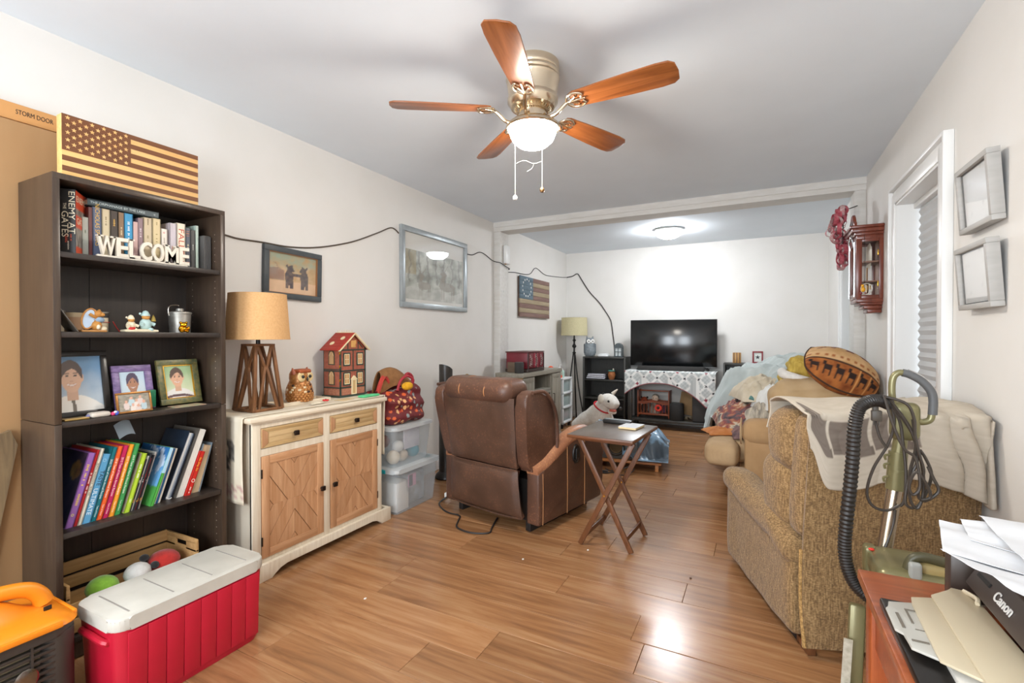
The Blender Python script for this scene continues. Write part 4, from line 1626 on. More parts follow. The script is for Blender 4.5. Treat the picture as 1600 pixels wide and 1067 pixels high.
for di, (ya, yb) in enumerate(((1.551, 1.937), (1.983, 2.370))):
    w, h = yb - ya - 0.006, 0.512
    yc = (ya + yb) / 2
    d = B().box((0, 0, 0), (0.012, w, h), 0.001).build('door', mat('door_seam', '#7A5232', rough=0.7), sb, loc=L(FX - 0.009, yc, 0.362))
    fw = 0.042
    for s in (-1, 1):
        B().box((0.010, s * (w / 2 - fw / 2), 0), (0.008, fw, h), 0.001).build('stile', m_doorv, d)
        B().box((0.010, 0, s * (h / 2 - fw / 2)), (0.008, w - 2 * fw - 0.001, fw), 0.001).build('rail', m_doorh, d)
    iw, ih = w / 2 - fw, h / 2 - fw
    # herringbone panel: four quadrants of diagonal boards meeting along an X
    ang = math.atan2(ih, iw)
    bwid = 0.070
    pieces = []
    for (sx, sy) in ((1, 1), (-1, 1), (-1, -1), (1, -1)):
        qb = (min(0, sx * iw), min(0, sy * ih), max(0, sx * iw), max(0, sy * ih))
        # boards parallel to the diagonal of the quadrant
        dx, dy = sx * math.cos(ang), sy * math.sin(ang)
        nx_, ny_ = -dy, dx
        for k in range(-5, 6):
            c0, c1 = k * bwid - bwid / 2 + 0.0016, k * bwid + bwid / 2 - 0.0016
            P = [(nx_ * c0 - dx, ny_ * c0 - dy), (nx_ * c0 + dx, ny_ * c0 + dy), (nx_ * c1 + dx, ny_ * c1 + dy), (nx_ * c1 - dx, ny_ * c1 - dy)]
            q = clip_poly(P, (qb[0] + 0.0003, qb[1] + 0.0003, qb[2] - 0.0003, qb[3] - 0.0003))
            if len(q) >= 3:
                ar = abs(sum(q[i][0] * q[(i + 1) % len(q)][1] - q[(i + 1) % len(q)][0] * q[i][1] for i in range(len(q)))) / 2
                if ar > 2e-5:
                    pieces.append((q, sx * sy, k))
    for (q, sg, k) in pieces:
        B().prism(q, 0.0042 + (0.0014 if k == 0 else 0.0), wallL(0.006, 0, 0)).build('chevron_board', m_doorv, d, smooth=False)
    kb = B()
    ky = (w / 2 - 0.018) * (1 if di == 0 else -1)
    kb.cyl((0.013, ky, 0), (0.026, ky, 0), 0.006, n=12)
    kb.box((0.032, ky, 0), (0.014, 0.026, 0.026), 0.003)
    kb.build('knob', m_knob, d)
    hs = -1 if di == 0 else 1
    for zz in (-0.17, 0.17):
        B().box((0.010, hs * (w / 2 + 0.001), zz), (0.012, 0.006, 0.045), 0.001).build('hinge', m_knob, d)

# runner over the top, hanging at both ends
m_run_print = print_mat('runner_print', rough=0.9)


def cloth_grid(name, P, colf, nu, nv, m_, thick=0.0015, parent=None):
    """cloth from P(u,v) with a printed colour colf(u,v)"""
    b = B()
    b.surf(P, nu, nv)
    bm = b.bm
    lay = bm.verts.layers.float_color.new('Col')
    bm.verts.ensure_lookup_table()
    k = 0
    for i in range(nu + 1):
        for j in range(nv + 1):
            c = colf(i / nu, j / nv)
            bm.verts[k][lay] = (c[0], c[1], c[2], 1)
            k += 1
    if thick:
        shell(bm, bm.faces, thick)
    for f in bm.faces:
        f.smooth = True
    me = bpy.data.meshes.new(name)
    bm.to_mesh(me)
    bm.free()
    return link(name, me, m_, parent)


def runner_P(u, v):
    # u along y: left drop, top, right drop; v across x
    s = u * (0.43 + 1.0 + 0.40)
    x = -2.555 + 0.335 * v
    if s < 0.43:
        z = 0.8245 - (0.43 - s) + 0.006
        y = 1.4745 - 0.004 * math.sin(v * 9) * sstep(0, 0.3, 0.43 - s) - 0.004
        x += 0.008 * math.sin(7 * z)
    elif s < 1.43:
        y = 1.4745 + (s - 0.43) * 0.9775
        z = 0.8235
        if s < 0.44 or s > 1.42:
            z = 0.8225
    else:
        z = 0.8245 - (s - 1.43) + 0.006
        y = 2.4555 + 0.004 * math.sin(v * 8) * sstep(0, 0.3, s - 1.43)
        x += 0.006 * math.sin(9 * z)
    return Vector((x, y, z))


def runner_C(u, v):
    s = u * 1.83
    c = mixc(lin('#E3D8C4')[:3], lin('#D6C7AC')[:3], 0.5 + 0.5 * nz(u * 8, v * 4, 1.5))
    if s < 0.43:
        h = s / 0.43       # 0 at hem
        if 0.06 < h < 0.20 and (nz(u * 90, v * 14, 1.0) > -0.05):
            c = mixc(c, lin('#A9606A')[:3], 0.55)
        # printed hen
        a, q = (v - 0.42) / 0.26, (h - 0.47) / 0.20
        if a * a + q * q < 1 + 0.5 * nz(u * 60, v * 9) or (abs(v - 0.74 + 0.2 * (h - 0.6)) < 0.08 and 0.5 < h < 0.72):
            c = mixc(lin('#4A4844')[:3], lin('#8D877E')[:3], max(0, min(1, 0.5 + nz(u * 120, v * 20))))
        if (abs(v - 0.36) < 0.02 or abs(v - 0.52) < 0.02) and 0.19 < h < 0.3:
            c = lin('#5A554E')[:3]
    if s > 1.43:
        h = (1.83 - s) / 0.40
        if h < 0.06 and (int(v * 20) % 2 == 0):
            c = mixc(c, (0.3, 0.22, 0.12), 0.2)
    return c


o = cloth_grid('table_runner', runner_P, runner_C, 110, 26, m_run_print)
tag(o, 'cream table runner printed with a hen hanging over both sideboard ends', 'table runner')

# ================================================================== table lamp
m_shadeo = mat('amber_linen', '#D9AC78', '#D0A16A', rough=0.85, vscale=120, bump=0.25, bscale=400, weave=0.06, wscale=160)
m_lampwood = wood('lamp_walnut', '#5A3820', '#8A5C36', 'z', scale=3, rough=0.5)
tl = thing('table_lamp', 'wooden A-frame table lamp with amber linen shade on the sideboard', 'lamp', (-2.395, 1.672, 0.8255))
b = B()
b.lathe([(0.158, 0.378), (0.141, 0.622)], n=48)
b.lathe([(0.1555, 0.379), (0.139, 0.621)], n=48)
bmesh.ops.delete(b.bm, geom=[f for f in b.bm.faces if len(f.verts) > 8], context='FACES')
b.build('lamp_shade', m_shadeo, tl)
b = B()
for (r_, z) in ((0.157, 0.380), (0.140, 0.620)):
    b.tube([(r_ * math.cos(2 * PI * i / 40), r_ * math.sin(2 * PI * i / 40), z) for i in range(40)], 0.0022, 6, 1, True)
b.build('shade_rim', m_shadeo, tl)
ba, ta, hz_ = 0.082, 0.050, 0.345
for sx in (-1, 1):
    for sy in (-1, 1):
        B().bar((sx * ba, sy * ba, 0.004), (sx * ta, sy * ta, hz_), 0.017, 0.017, (1, 0, 0), 0.002).build('leg', m_lampwood, tl)
for (ax, s) in ((0, 1), (0, -1), (1, 1), (1, -1)):
    def q(t, z, _ax=ax, _s=s):
        k = ba + (ta - ba) * z / hz_
        return (_s * k, t, z) if _ax == 0 else (t, _s * k, z)
    b = B()
    up = (1, 0, 0) if ax == 0 else (0, 1, 0)
    b.bar(q(-0.004, 0.225), q(-ta * 0.8, hz_ - 0.004), 0.013, 0.013, up, 0.0015)
    b.bar(q(0.004, 0.225), q(ta * 0.8, hz_ - 0.004), 0.013, 0.013, up, 0.0015)
    b.bar(q(-0.004, 0.235), q(-ba * 0.66, 0.012), 0.014, 0.013, up, 0.0015)
    b.bar(q(0.004, 0.235), q(ba * 0.66, 0.012), 0.014, 0.013, up, 0.0015)
    b.build('brace', m_lampwood, tl)
B().box((0, 0, hz_ + 0.004), (0.118, 0.118, 0.012), 0.002).build('lamp_cap', m_lampwood, tl)
b = B()
for s in (-1, 1):
    b.box((s * ba, 0, 0.008), (0.014, 2 * ba, 0.014), 0.001)
    b.box((0, s * ba, 0.008), (2 * ba, 0.014, 0.014), 0.001)
b.build('lamp_base', m_lampwood, tl)
B().cyl((0, 0, hz_ + 0.008), (0, 0, 0.42), 0.011, n=14).build('socket', m_dark, tl)
b = B()
b.ball((0, 0, 0.455), (0.028, 0.028, 0.034), 16)
b.build('bulb', mat('bulb_glass', '#F0ECE4', rough=0.3), tl)
b = B()
for a in (0, 2 * PI / 3, 4 * PI / 3):
    b.cyl((0, 0, 0.60), (0.140 * math.cos(a), 0.140 * math.sin(a), 0.615), 0.0018, n=6)
b.cyl((0, 0, 0.42), (0, 0, 0.60), 0.003, n=6)
b.build('shade_spider', m_steel, tl)

# ================================================================== owl lantern on a white tray
tr = thing('tray', 'long white wooden tray beneath the owl ornament', 'tray', (-2.43, 1.955, 0.825))
b = B()
b.box((0, 0, 0.004), (0.13, 0.36, 0.008), 0.002)
for s in (-1, 1):
    b.box((s * 0.062, 0, 0.010), (0.008, 0.36, 0.020), 0.002)
    b.box((0, s * 0.178, 0.010), (0.13, 0.008, 0.020), 0.002)
b.build('tray_body', m_cabtop, tr)
m_owl = mat('copper_scales', '#8F5526', '#C68A4A', rough=0.35, vscale=45, metal=0.35, bump=0.3, bscale=80)
m_owl_rust = mat('rust_glaze', '#A8552C', '#8A4220', rough=0.45, vscale=20)
ow = thing('owl_ornament', 'brown scaled owl lantern with big round eyes on the white tray', 'ornament', (-2.425, 1.955, 0.8345), rz=R(4))
prof = [(0.0, 0.0), (0.062, 0.0), (0.072, 0.012), (0.077, 0.045), (0.071, 0.085), (0.060, 0.112), (0.054, 0.125), (0.056, 0.140), (0.055, 0.165), (0.046, 0.182), (0.0, 0.190)]
B().lathe(prof, n=32).build('owl_body', m_owl, ow)
# scales in rows
sc = B()
sc.cush((0, 0, 0), (0.006, 0.0175, 0.014), 0.0028, (0.001, 0, 0), 3)
o0 = None
for rr_ in range(8):
    z = 0.012 + rr_ * 0.0125
    rad = 0.0765 if z < 0.05 else 0.0765 - (z - 0.05) * 0.24
    if z < 0.02:
        rad = 0.074
    for k in range(22):
        a = 2 * PI * (k + 0.5 * (rr_ % 2)) / 22
        if math.cos(a) < -0.3:
            continue
        mm = [m_owl, m_owl, mat('pale_scale', '#D8C09A', rough=0.3), mat('dark_scale', '#3A2416', rough=0.3)][rnd.choice((0, 0, 0, 1, 1, 2, 3)) if z > 0.05 else rnd.choice((0, 0, 0, 0, 1))]
        if o0 is None:
            o0 = sc.build('scale', None, ow)
        o = bpy.data.objects.new('scale', o0.data.copy() if False else o0.data) if o0.get('used') else o0
        if o is not o0:
            COL.objects.link(o)
            o.parent = ow
        o0['used'] = 1
        o.location = (rad * math.cos(a), rad * math.sin(a), z)
        o.rotation_euler = (0, R(-8), a)
        if not o.data.materials:
            o.data.materials.append(m_owl)
        o.material_slots[0].link = 'OBJECT'
        o.material_slots[0].material = mm
for o in list(ow.children):
    if 'used' in o:
        del o['used']
for s in (-1, 1):
    M = Matrix.Translation((0.050, s * 0.028, 0.150)) @ rotm(0, R(82), 0) @ rotm(0, 0, 0)
    e_ = B().lathe([(0.0, 0.006), (0.010, 0.0055), (0.026, 0.003), (0.030, 0.0), (0.0, -0.004)], n=24, M=Matrix.Translation((0.0, 0, 0)) @ M).build('eye_disc', mat('cream_eye', '#E2CB98', '#CDB07A', rough=0.5, vscale=40), ow)
    B().ball((0.059, s * 0.026, 0.150), (0.008, 0.010, 0.010), 12).build('pupil', m_dark, e_)
b = B()
for s in (-1, 1):
    b.lathe([(0.020, 0.0), (0.012, 0.018), (0.002, 0.036)], (0, 0, 0), 10, M=Matrix.Translation((0.005, s * 0.042, 0.168)) @ rotm(R(-s * 22), 0, 0))
b.cush((0.02, 0, 0.180), (0.07, 0.090, 0.024), 0.011, (0, 0, 0.004), 6)
b.build('brow', m_owl_rust, ow)
B().lathe([(0.0, 0.016), (0.007, 0.0), (0.0, -0.016)], (0.066, 0.0, 0.135), 8).build('beak', m_dark, ow)

# shells and papers beside the tray
e = B().surf(lambda u, v: Vector((0.035 * (u - 0.5) * (1 - 0.3 * v), 0.10 * (v - 0.5), 0.004 + 0.014 * math.sin(PI * u) * math.sin(PI * v))), 8, 10, 0.001).build(
    'paper_scrap', mat('fawn_paper', '#D8CCB6', '#C4B79E', rough=0.8, vscale=30))
e.location = (-2.285, 1.965, 0.8255)
tag(e, 'crumpled fawn paper lying in front of the owl tray', 'paper')
e = B().box((0, 0, 0.001), (0.07, 0.11, 0.002)).build('card', mat('tan_card', '#D2B88C', rough=0.8))
e.location = (-2.375, 2.185, 0.8255)
e.rotation_euler = (0, 0, 0.15)
e.location.x = -2.30
tag(e, 'tan card lying in front of the doll house', 'card')
e = thing('red_flower', 'tiny red artificial flower on the sideboard in front of the owl', 'flower', (-2.300, 2.040, 0.829))
b = B()
for k in range(5):
    a = 2 * PI * k / 5
    b.ball((0.011 * math.cos(a), 0.011 * math.sin(a), 0.010), (0.009, 0.009, 0.006), 8)
b.build('petals', m_red, e)
B().ball((0, 0, 0.014), 0.005, 8).build('flower_centre', mat('dark_red', '#6A1414'), e)
e = B().cush((0, 0, 0.008), (0.05, 0.15, 0.014), 0.006, (0, 0, 0.002), 6, wr=0.003, wf=30).build('green_slip', mat('mint_green_paper', '#5FC58A', '#50B87C', rough=0.7, vscale=20))
e.location = (-2.270, 2.365, 0.8255)
tag(e, 'bright mint green crumpled paper in front of the doll house door', 'paper')

# ================================================================== doll house
m_brick = mat('brick_red_board', '#A85E48', '#95503C', rough=0.6, vscale=60)
m_beamgr = mat('dark_green_trim', '#2E3E36', rough=0.5)
m_roofr = mat('red_roof_board', '#A83020', '#96281A', rough=0.6, vscale=30)
m_lt = mat('light_ply', '#E2CFA6', rough=0.6)
dh = thing('doll_house', 'red-roofed wooden doll house with green half-timbering on the sideboard', 'doll house', (-2.462, 2.345, 0.826))
hx, hy, hz2 = 0.145, 0.225, 0.315      # depth, width, eave height
B().box((0, 0, 0.006), (hx + 0.02, hy + 0.02, 0.012), 0.002).build('house_base', m_beamgr, dh)
b = B()
b.box((0, 0, 0.012 + (hz2 - 0.012) / 2), (hx, hy, hz2 - 0.012))
b.prism([(-hy / 2, hz2), (hy / 2, hz2), (0, hz2 + 0.092)], hx, wallL(-hx / 2, 0, 0))
b.build('house_wall', m_brick, dh)
b = B()
b.box((0.0007, 0, 0.035), (hx + 0.001, hy + 0.001, 0.04))
b.build('brick_plinth', mat('brick_band', '#B57A5E', '#9A5F48', rough=0.7, vscale=120), dh)
tb = B()
fx = hx / 2
for yy in (-hy / 2 + 0.005, hy / 2 - 0.005):
    tb.box((fx, yy, 0.165), (0.006, 0.011, 0.31))
    tb.box((-fx, yy, 0.165), (0.006, 0.011, 0.31))
for zz in (0.062, 0.170, 0.306):
    tb.box((fx, 0, zz), (0.006, hy, 0.009))
    for s in (-1, 1):
        tb.box((0, s * hy / 2, zz), (hx, 0.006, 0.008))
tb.box((fx, 0.0, 0.240), (0.006, 0.006, 0.13))
for s in (-1, 1):
    tb.box((0, s * hy / 2, 0.180), (hx, 0.006, 0.006))
    tb.box((fx, s * 0.045, hz2 + 0.022), (0.005, 0.006, 0.05), M=None)
    tb.bar((fx, s * 0.085, hz2 + 0.003), (fx, s * 0.048, hz2 + 0.040), 0.005, 0.006, (1, 0, 0))
tb.build('timber', m_beamgr, dh)
for s in (-1, 1):
    sl = math.hypot(hy / 2 + 0.022, 0.112)
    an = math.atan2(0.108, hy / 2 + 0.022)
    for k in range(6):      # courses of roof boards
        yk = (hy / 2 + 0.022) * (1 - (k + 0.5) / 6)
        zk = hz2 - 0.014 + 0.112 * (k + 0.5) / 6
        B().box((0, 0, 0), (hx + 0.034, sl / 6 + 0.003, 0.005), 0.0008).build('roof_board', m_roofr, dh, loc=(0.004, s * yk, zk + 0.004), rot=(R(0) - s * (an + R(2)), 0, 0))
    b = B()
    b.bar((fx + 0.018, s * (hy / 2 + 0.022), hz2 - 0.014), (fx + 0.018, 0, hz2 + 0.100), 0.008, 0.014, (1, 0, 0))
    b.build('barge_board', m_lt, dh)
for (xx, t_) in ((-0.025, 0.36), (0.030, 0.66)):
    yk = -(hy / 2 + 0.022) * (1 - t_)
    zk = hz2 - 0.014 + 0.112 * t_ + 0.0085
    an = math.atan2(0.112, hy / 2 + 0.022)
    B().lathe([(0.0, 0.001), (0.017, 0.001), (0.017, -0.002), (0, -0.002)], n=20, M=Matrix.Translation((xx, yk, zk)) @ rotm(an, 0, 0)).build('roof_spot', m_lt, dh)
b = B()
b.box((0.0, 0, hz2 + 0.104), (hx, 0.006, 0.006))
for k in range(9):
    b.cyl((-0.064 + k * 0.016, 0, hz2 + 0.105), (-0.064 + k * 0.016, 0, hz2 + 0.122), 0.0016, n=6)
b.build('ridge_finial', m_lt, dh)


def dwin(y, z, w, h):
    f = B()
    frame_rect(f, w + 0.016, h + 0.016, 0.008, 0.004, wallL(fx, y, z))
    o = f.build('house_window', m_beamgr, dh)
    p_ = B().box((fx + 0.0008, y, z), (0.002, w, h)).build('pane', mat('amber_pane', '#B98A58', rough=0.3), o)
    g = B()
    frame_rect(g, w, h, 0.0045, 0.003, wallL(fx + 0.001, y, z))
    g.box((fx + 0.0025, y, z), (0.003, 0.0035, h))
    g.box((fx + 0.0025, y, z), (0.003, w, 0.0035))
    g.build('mullion', m_lt, o)


for yy in (-0.055, 0.060):
    dwin(yy, 0.245, 0.044, 0.070)
    dwin(yy, 0.118, 0.044, 0.070)
for z in (0.215, 0.085):     # arched windows on the side wall
    pts = [(-0.022, 0), (0.022, 0), (0.022, 0.055)] + [(0.022 * math.cos(a), 0.055 + 0.028 * math.sin(a)) for a in [PI * k / 8 for k in range(1, 8)]] + [(-0.022, 0.055)]
    Ms = Matrix.Translation((0.0, -hy / 2 - 0.0005, z)) @ rotm(R(90), 0, 0)
    o = B().prism([(p[0] * 1.28, (p[1] - 0.035) * 1.16 + 0.035) for p in pts], 0.002, Ms).build('arched_window', m_beamgr, dh)
    B().prism(pts, 0.003, Ms).build('pane', mat('amber_pane', '#B98A58', rough=0.3), o)
    g = B()
    for xx in (-0.007, 0.007):
        g.box((xx, -hy / 2 - 0.0035, z + 0.036), (0.0025, 0.002, 0.07))
    g.tube([(-0.021, -hy / 2 - 0.0035, z + 0.052), (0, -hy / 2 - 0.0035, z + 0.078), (0.021, -hy / 2 - 0.0035, z + 0.052)], 0.0014, 5)
    g.build('mullion', m_lt, o)
d_ = B().box((fx + 0.003, 0.003, 0.060), (0.006, 0.034, 0.094), 0.001).build('house_door', mat('door_ply', '#C9A878', rough=0.6), dh)
g = B()
frame_rect(g, 0.040, 0.098, 0.006, 0.010, wallL(fx, 0.003, 0.062))
g.prism([(-0.027, 0), (0.027, 0), (0, 0.026)], 0.012, wallL(fx, 0.003, 0.110))
g.build('door_surround', m_lt, d_)
b = B().box((fx + 0.003, 0.0, hz2 + 0.030), (0.006, 0.040, 0.046), 0.001)
b.box((fx + 0.005, 0.018, hz2 + 0.042), (0.008, 0.010, 0.026), 0.001)
b.build('gable_window', mat('gable_tan', '#D2A05E', rough=0.6), dh)
for zz in (0.285, 0.20, 0.11):
    B().box((fx + 0.001, -hy / 2 - 0.001, zz), (0.008, 0.006, 0.016), 0.001).build('brass_hinge', m_gold, dh)

# greeting cards and red dish at the right end of the sideboard
e = thing('greeting_card', 'pale blue card with a pink heart propped at the right of the sideboard', 'card', (-2.545, 2.425, 0.825))
Mc = wallL(0, 0, 0, R(18))
B().box((0, 0.038, 0), (0.10, 0.076, 0.002), M=Mc).build('card_front', mat('pale_aqua_card', '#BFD0C8', rough=0.6), e)
b = B()
b.prism([(0.018 * math.cos(a) * 1.2 + 0.022, 0.040 + 0.020 * math.sin(a)) for a in [2 * PI * k / 16 for k in range(16)]], 0.0016, Mc)
b.build('oval_print', mat('cream_print', '#E4D5C6', rough=0.6), e)
b = B().ball((0, 0, 0), (0.013, 0.013, 0.002), 12, M=Mc @ Matrix.Translation((-0.022, 0.034, 0.001)))
b.build('heart_print', mat('rose_pink', '#D8687C', rough=0.6), e)
b = B().lathe([(0.0, 0.0), (0.038, 0.0), (0.042, 0.012), (0.039, 0.012), (0.036, 0.003), (0, 0.003)], n=28)
e = b.build('red_dish', mat('scarlet_plastic', '#CC3A2C', rough=0.35))
e.location = (-2.30, 2.492, 0.826)
e.location.y = 2.425
e.location.x = -2.43
tag(e, 'small shallow red dish beside the greeting card', 'dish')

# ================================================================== storage bins and floral bag
m_clear = frosted('milky_clear_plastic', '#D3DCE0', 0.80, 0.22)
m_clearlid = frosted('milky_clear_lid', '#E6EAEA', 0.45, 0.3)
m_teal = mat('teal_latch', '#1E9AA4', rough=0.4)


def bin_body(w, l, h, taper):
    b = B()
    N = 24
    vs, fs = [], []
    pr = [(0.0, taper), (0.0, taper), (h, 1.0), (h, 0.985), (0.004, taper * 0.985), (0.004, taper * 0.985)]
    for (z, k) in pr[1:5]:
        for p in rrect(w * k, l * k, 0.03):
            vs.append((p[0], p[1], z))
    for i in range(3):
        for j in range(N):
            fs.append((i * N + j, i * N + (j + 1) % N, (i + 1) * N + (j + 1) % N, (i + 1) * N + j))
    fs += [tuple(range(N - 1, -1, -1)), tuple(range(3 * N, 4 * N))]
    b._put(vs, fs)
    return b


bn = thing('storage_bin', 'lower clear plastic bin with teal latches and papers inside', 'storage bin', (-2.365, 2.752, 0))
bin_body(0.40, 0.475, 0.285, 0.90).build('bin_body', m_clear, bn)
b = B()
b.prism(rrect(0.425, 0.50, 0.035, 5), 0.030, Matrix.Translation((0, 0, 0.285)), 0.008)
b.build('lid', m_clearlid, bn)
for s in (-1, 1):
    B().box((0.05, s * 0.247, 0.296), (0.12, 0.018, 0.026), 0.004).build('latch', m_teal, bn)
B().box((0.185, -0.06, 0.205), (0.002, 0.085, 0.085)).build('bin_label', mat('label_pink', '#D8A0B4', rough=0.6), bn)
B().box((0.1865, -0.075, 0.205), (0.002, 0.038, 0.075)).build('bin_label', mat('label_dark', '#4A4448', rough=0.6), bn)
bn2 = thing('storage_bin', 'upper clear plastic bin without latches holding wool and baubles', 'storage bin', (-2.375, 2.730, 0.316))
bin_body(0.37, 0.42, 0.262, 0.88).build('bin_body', m_clear, bn2)
b = B()
b.prism(rrect(0.392, 0.442, 0.035, 5), 0.024, Matrix.Translation((0, 0, 0.256)), 0.007)
b.build('lid', m_clearlid, bn2)
# what shows through the plastic
e = B().box((0, 0, 0.10), (0.20, 0.13, 0.20), 0.004).build('white_box', mat('white_card_box', '#E9E4DC', rough=0.7))
e.location = (-2.305, 2.622, 0.006)
tag(e, 'white carton inside the lower clear bin', 'box')
e = B().box((0, 0, 0.11), (0.16, 0.19, 0.22), 0.01).build('paper_stack', mat('grey_paper_stack', '#B9BCC0', '#A49C98', rough=0.8, vscale=20))
e.location = (-2.33, 2.83, 0.006)
tag(e, 'grey stack of papers inside the lower clear bin', 'paper')
e = B().box((0, 0, 0.06), (0.10, 0.30, 0.12), 0.02).build('cloth_bundle', mat('brown_bundle', '#6A5444', '#8A7460', rough=0.9, vscale=20))
e.location = (-2.49, 2.73, 0.006)
tag(e, 'brown cloth bundle at the back of the lower clear bin', 'cloth')
for k, (xx, yy, zz, rr, cc, nm) in enumerate(((-2.27, 2.60, 0.055, 0.048, '#D9C6AA', 'cream ball low at the left front of the upper clear bin'),
                                              (-2.28, 2.70, 0.052, 0.045, '#C9B49A', 'tan ball at the middle front of the upper clear bin'),
                                              (-2.26, 2.64, 0.135, 0.040, '#D8D4CC', 'pale grey ball above the cream one in the upper clear bin'),
                                              (-2.28, 2.82, 0.06, 0.050, '#4E8E9C', 'teal ball at the right of the upper clear bin'),
                                              (-2.36, 2.60, 0.16, 0.045, '#8A4A3C', 'rust ball at the back left of the upper clear bin'))):
    e = B().ball((0, 0, rr), rr, 16).build('wool_ball', mat('wool_' + cc[1:], cc, rough=0.95, bump=0.3, bscale=90))
    e.location = (xx, yy, 0.322 + zz - 0.05)
    tag(e, nm, 'ball')
e = B().box((0, 0, 0.075), (0.012, 0.17, 0.15), 0.002).build('booklet', mat('white_pink_booklet', '#DAD4DA', '#C8C2CC', rough=0.6, vscale=20))
e.location = (-2.245, 2.765, 0.415)
tag(e, 'pale booklet standing inside the upper clear bin', 'booklet')
# floral bag
m_floral = None


def floral():
    m, nt, p = _base('maroon_floral')
    tc = nt.nodes.new('ShaderNodeTexCoord')
    v = nt.nodes.new('ShaderNodeTexVoronoi'); v.inputs['Scale'].default_value = 26
    n = nt.nodes.new('ShaderNodeTexNoise'); n.inputs['Scale'].default_value = 60
    ad = nt.nodes.new('ShaderNodeVectorMath'); ad.operation = 'MULTIPLY_ADD'
    ad.inputs[1].default_value = (0.02, 0.02, 0.02)
    nt.links.new(n.outputs['Color'], ad.inputs[0]); nt.links.new(tc.outputs['Object'], ad.inputs[2])
    nt.links.new(ad.outputs[0], v.inputs['Vector'])
    r1 = nt.nodes.new('ShaderNodeValToRGB')
    r1.color_ramp.interpolation = 'CONSTANT'
    els = [(0.0, '#E8B27A'), (0.22, '#D9612E'), (0.40, '#6E1F24'), (0.58, '#B8402C'), (0.72, '#8C9A98'), (0.84, '#7A2028')]
    r1.color_ramp.elements[0].color = lin(els[0][1])
    r1.color_ramp.elements[1].position = els[1][0]; r1.color_ramp.elements[1].color = lin(els[1][1])
    for (po, c) in els[2:]:
        e = r1.color_ramp.elements.new(po); e.color = lin(c)
    sp = nt.nodes.new('ShaderNodeSeparateColor')
    nt.links.new(v.outputs['Color'], sp.inputs[0]); nt.links.new(sp.outputs[0], r1.inputs[0])
    lt = nt.nodes.new('ShaderNodeMath'); lt.operation = 'LESS_THAN'; lt.inputs[1].default_value = 0.40
    nt.links.new(v.outputs['Distance'], lt.inputs[0])
    mx = nt.nodes.new('ShaderNodeMix'); mx.data_type = 'RGBA'
    mx.inputs[6].default_value = lin('#6A1F22')
    nt.links.new(lt.outputs[0], mx.inputs[0]); nt.links.new(r1.outputs[0], mx.inputs[7])
    nt.links.new(mx.outputs[2], p.inputs['Base Color'])
    p.inputs['Roughness'].default_value = 0.7
    return m


bg = thing('tote_bag', 'maroon floral quilted bag on top of the stacked clear bins', 'bag', (-2.385, 2.735, 0.597))
b = B()


def bagfn(q):
    t = (q.z + 0.12) / 0.24
    q.x *= 1.0 - 0.25 * t
    q.y *= 1.02 - 0.12 * t
    q.z += 0.018 * math.sin(q.y * 16) * t
    q.x += 0.012 * math.sin(q.z * 60 + 6 * q.y)
    return q


b.cush((0, 0, 0.125), (0.32, 0.40, 0.25), 0.06, (0.02, 0.015, 0.0), 18, wr=0.022, wf=13, fn=bagfn)
b.build('bag_body', floral(), bg)
b = B()
b.tube([(0.09, 0.07, 0.235), (0.11, 0.09, 0.30), (0.10, 0.03, 0.335), (0.09, -0.03, 0.30), (0.09, -0.06, 0.235)], 0.010, 8)
b.tube([(0.02, 0.12, 0.235), (0.04, 0.17, 0.30), (0.03, 0.13, 0.345), (0.02, 0.05, 0.30)], 0.010, 8)
b.build('bag_handle', mat('crimson_strap', '#A02A34', rough=0.6), bg)
e = B().surf(lambda u, v: Vector((0.09 * math.cos(PI * u) * (0.35 + 0.65 * v), -0.13 + 0.30 * v + 0.03 * math.sin(PI * u), -0.03 + 0.16 * math.sin(PI * u) ** 0.8 * (1 - 0.55 * v) + 0.06 * math.sin(PI * v))), 16, 14, 0.008).build(
    'leather_hat', mat('brown_suede', '#8E6238', '#7C522C', rough=0.8, vscale=30))
e.location = (-2.40, 2.70, 0.835)
tag(e, 'brown suede flap sticking up out of the floral bag', 'hat')
e = B().ball((0, 0, 0), (0.035, 0.05, 0.03), 16).build('yellow_cloth', mat('mustard_fabric', '#E0A81E', '#C98E12', rough=0.9, vscale=60, bump=0.4, bscale=80))
e.location = (-2.255, 2.735, 0.862)
tag(e, 'bunched mustard yellow cloth on top of the floral bag', 'cloth')
e = B().surf(lambda u, v: Vector((-0.02 + 0.04 * u, -0.06 + 0.10 * v, 0.10 * math.sin(PI * v * 0.8) + 0.012 * math.sin(7 * u))), 8, 12, 0.004).build(
    'red_cloth', mat('red_felt', '#B03A30', rough=0.9))
e.location = (-2.36, 2.605, 0.832)
tag(e, 'red felt piece at the left of the floral bag top', 'cloth')

# ================================================================== pictures and cable on the left wall
m_greyframe = mat('charcoal_frame', '#3F464A', '#4A4E50', rough=0.5, vscale=20)
m_tanedge = mat('tan_edge', '#9A6A42', rough=0.5)


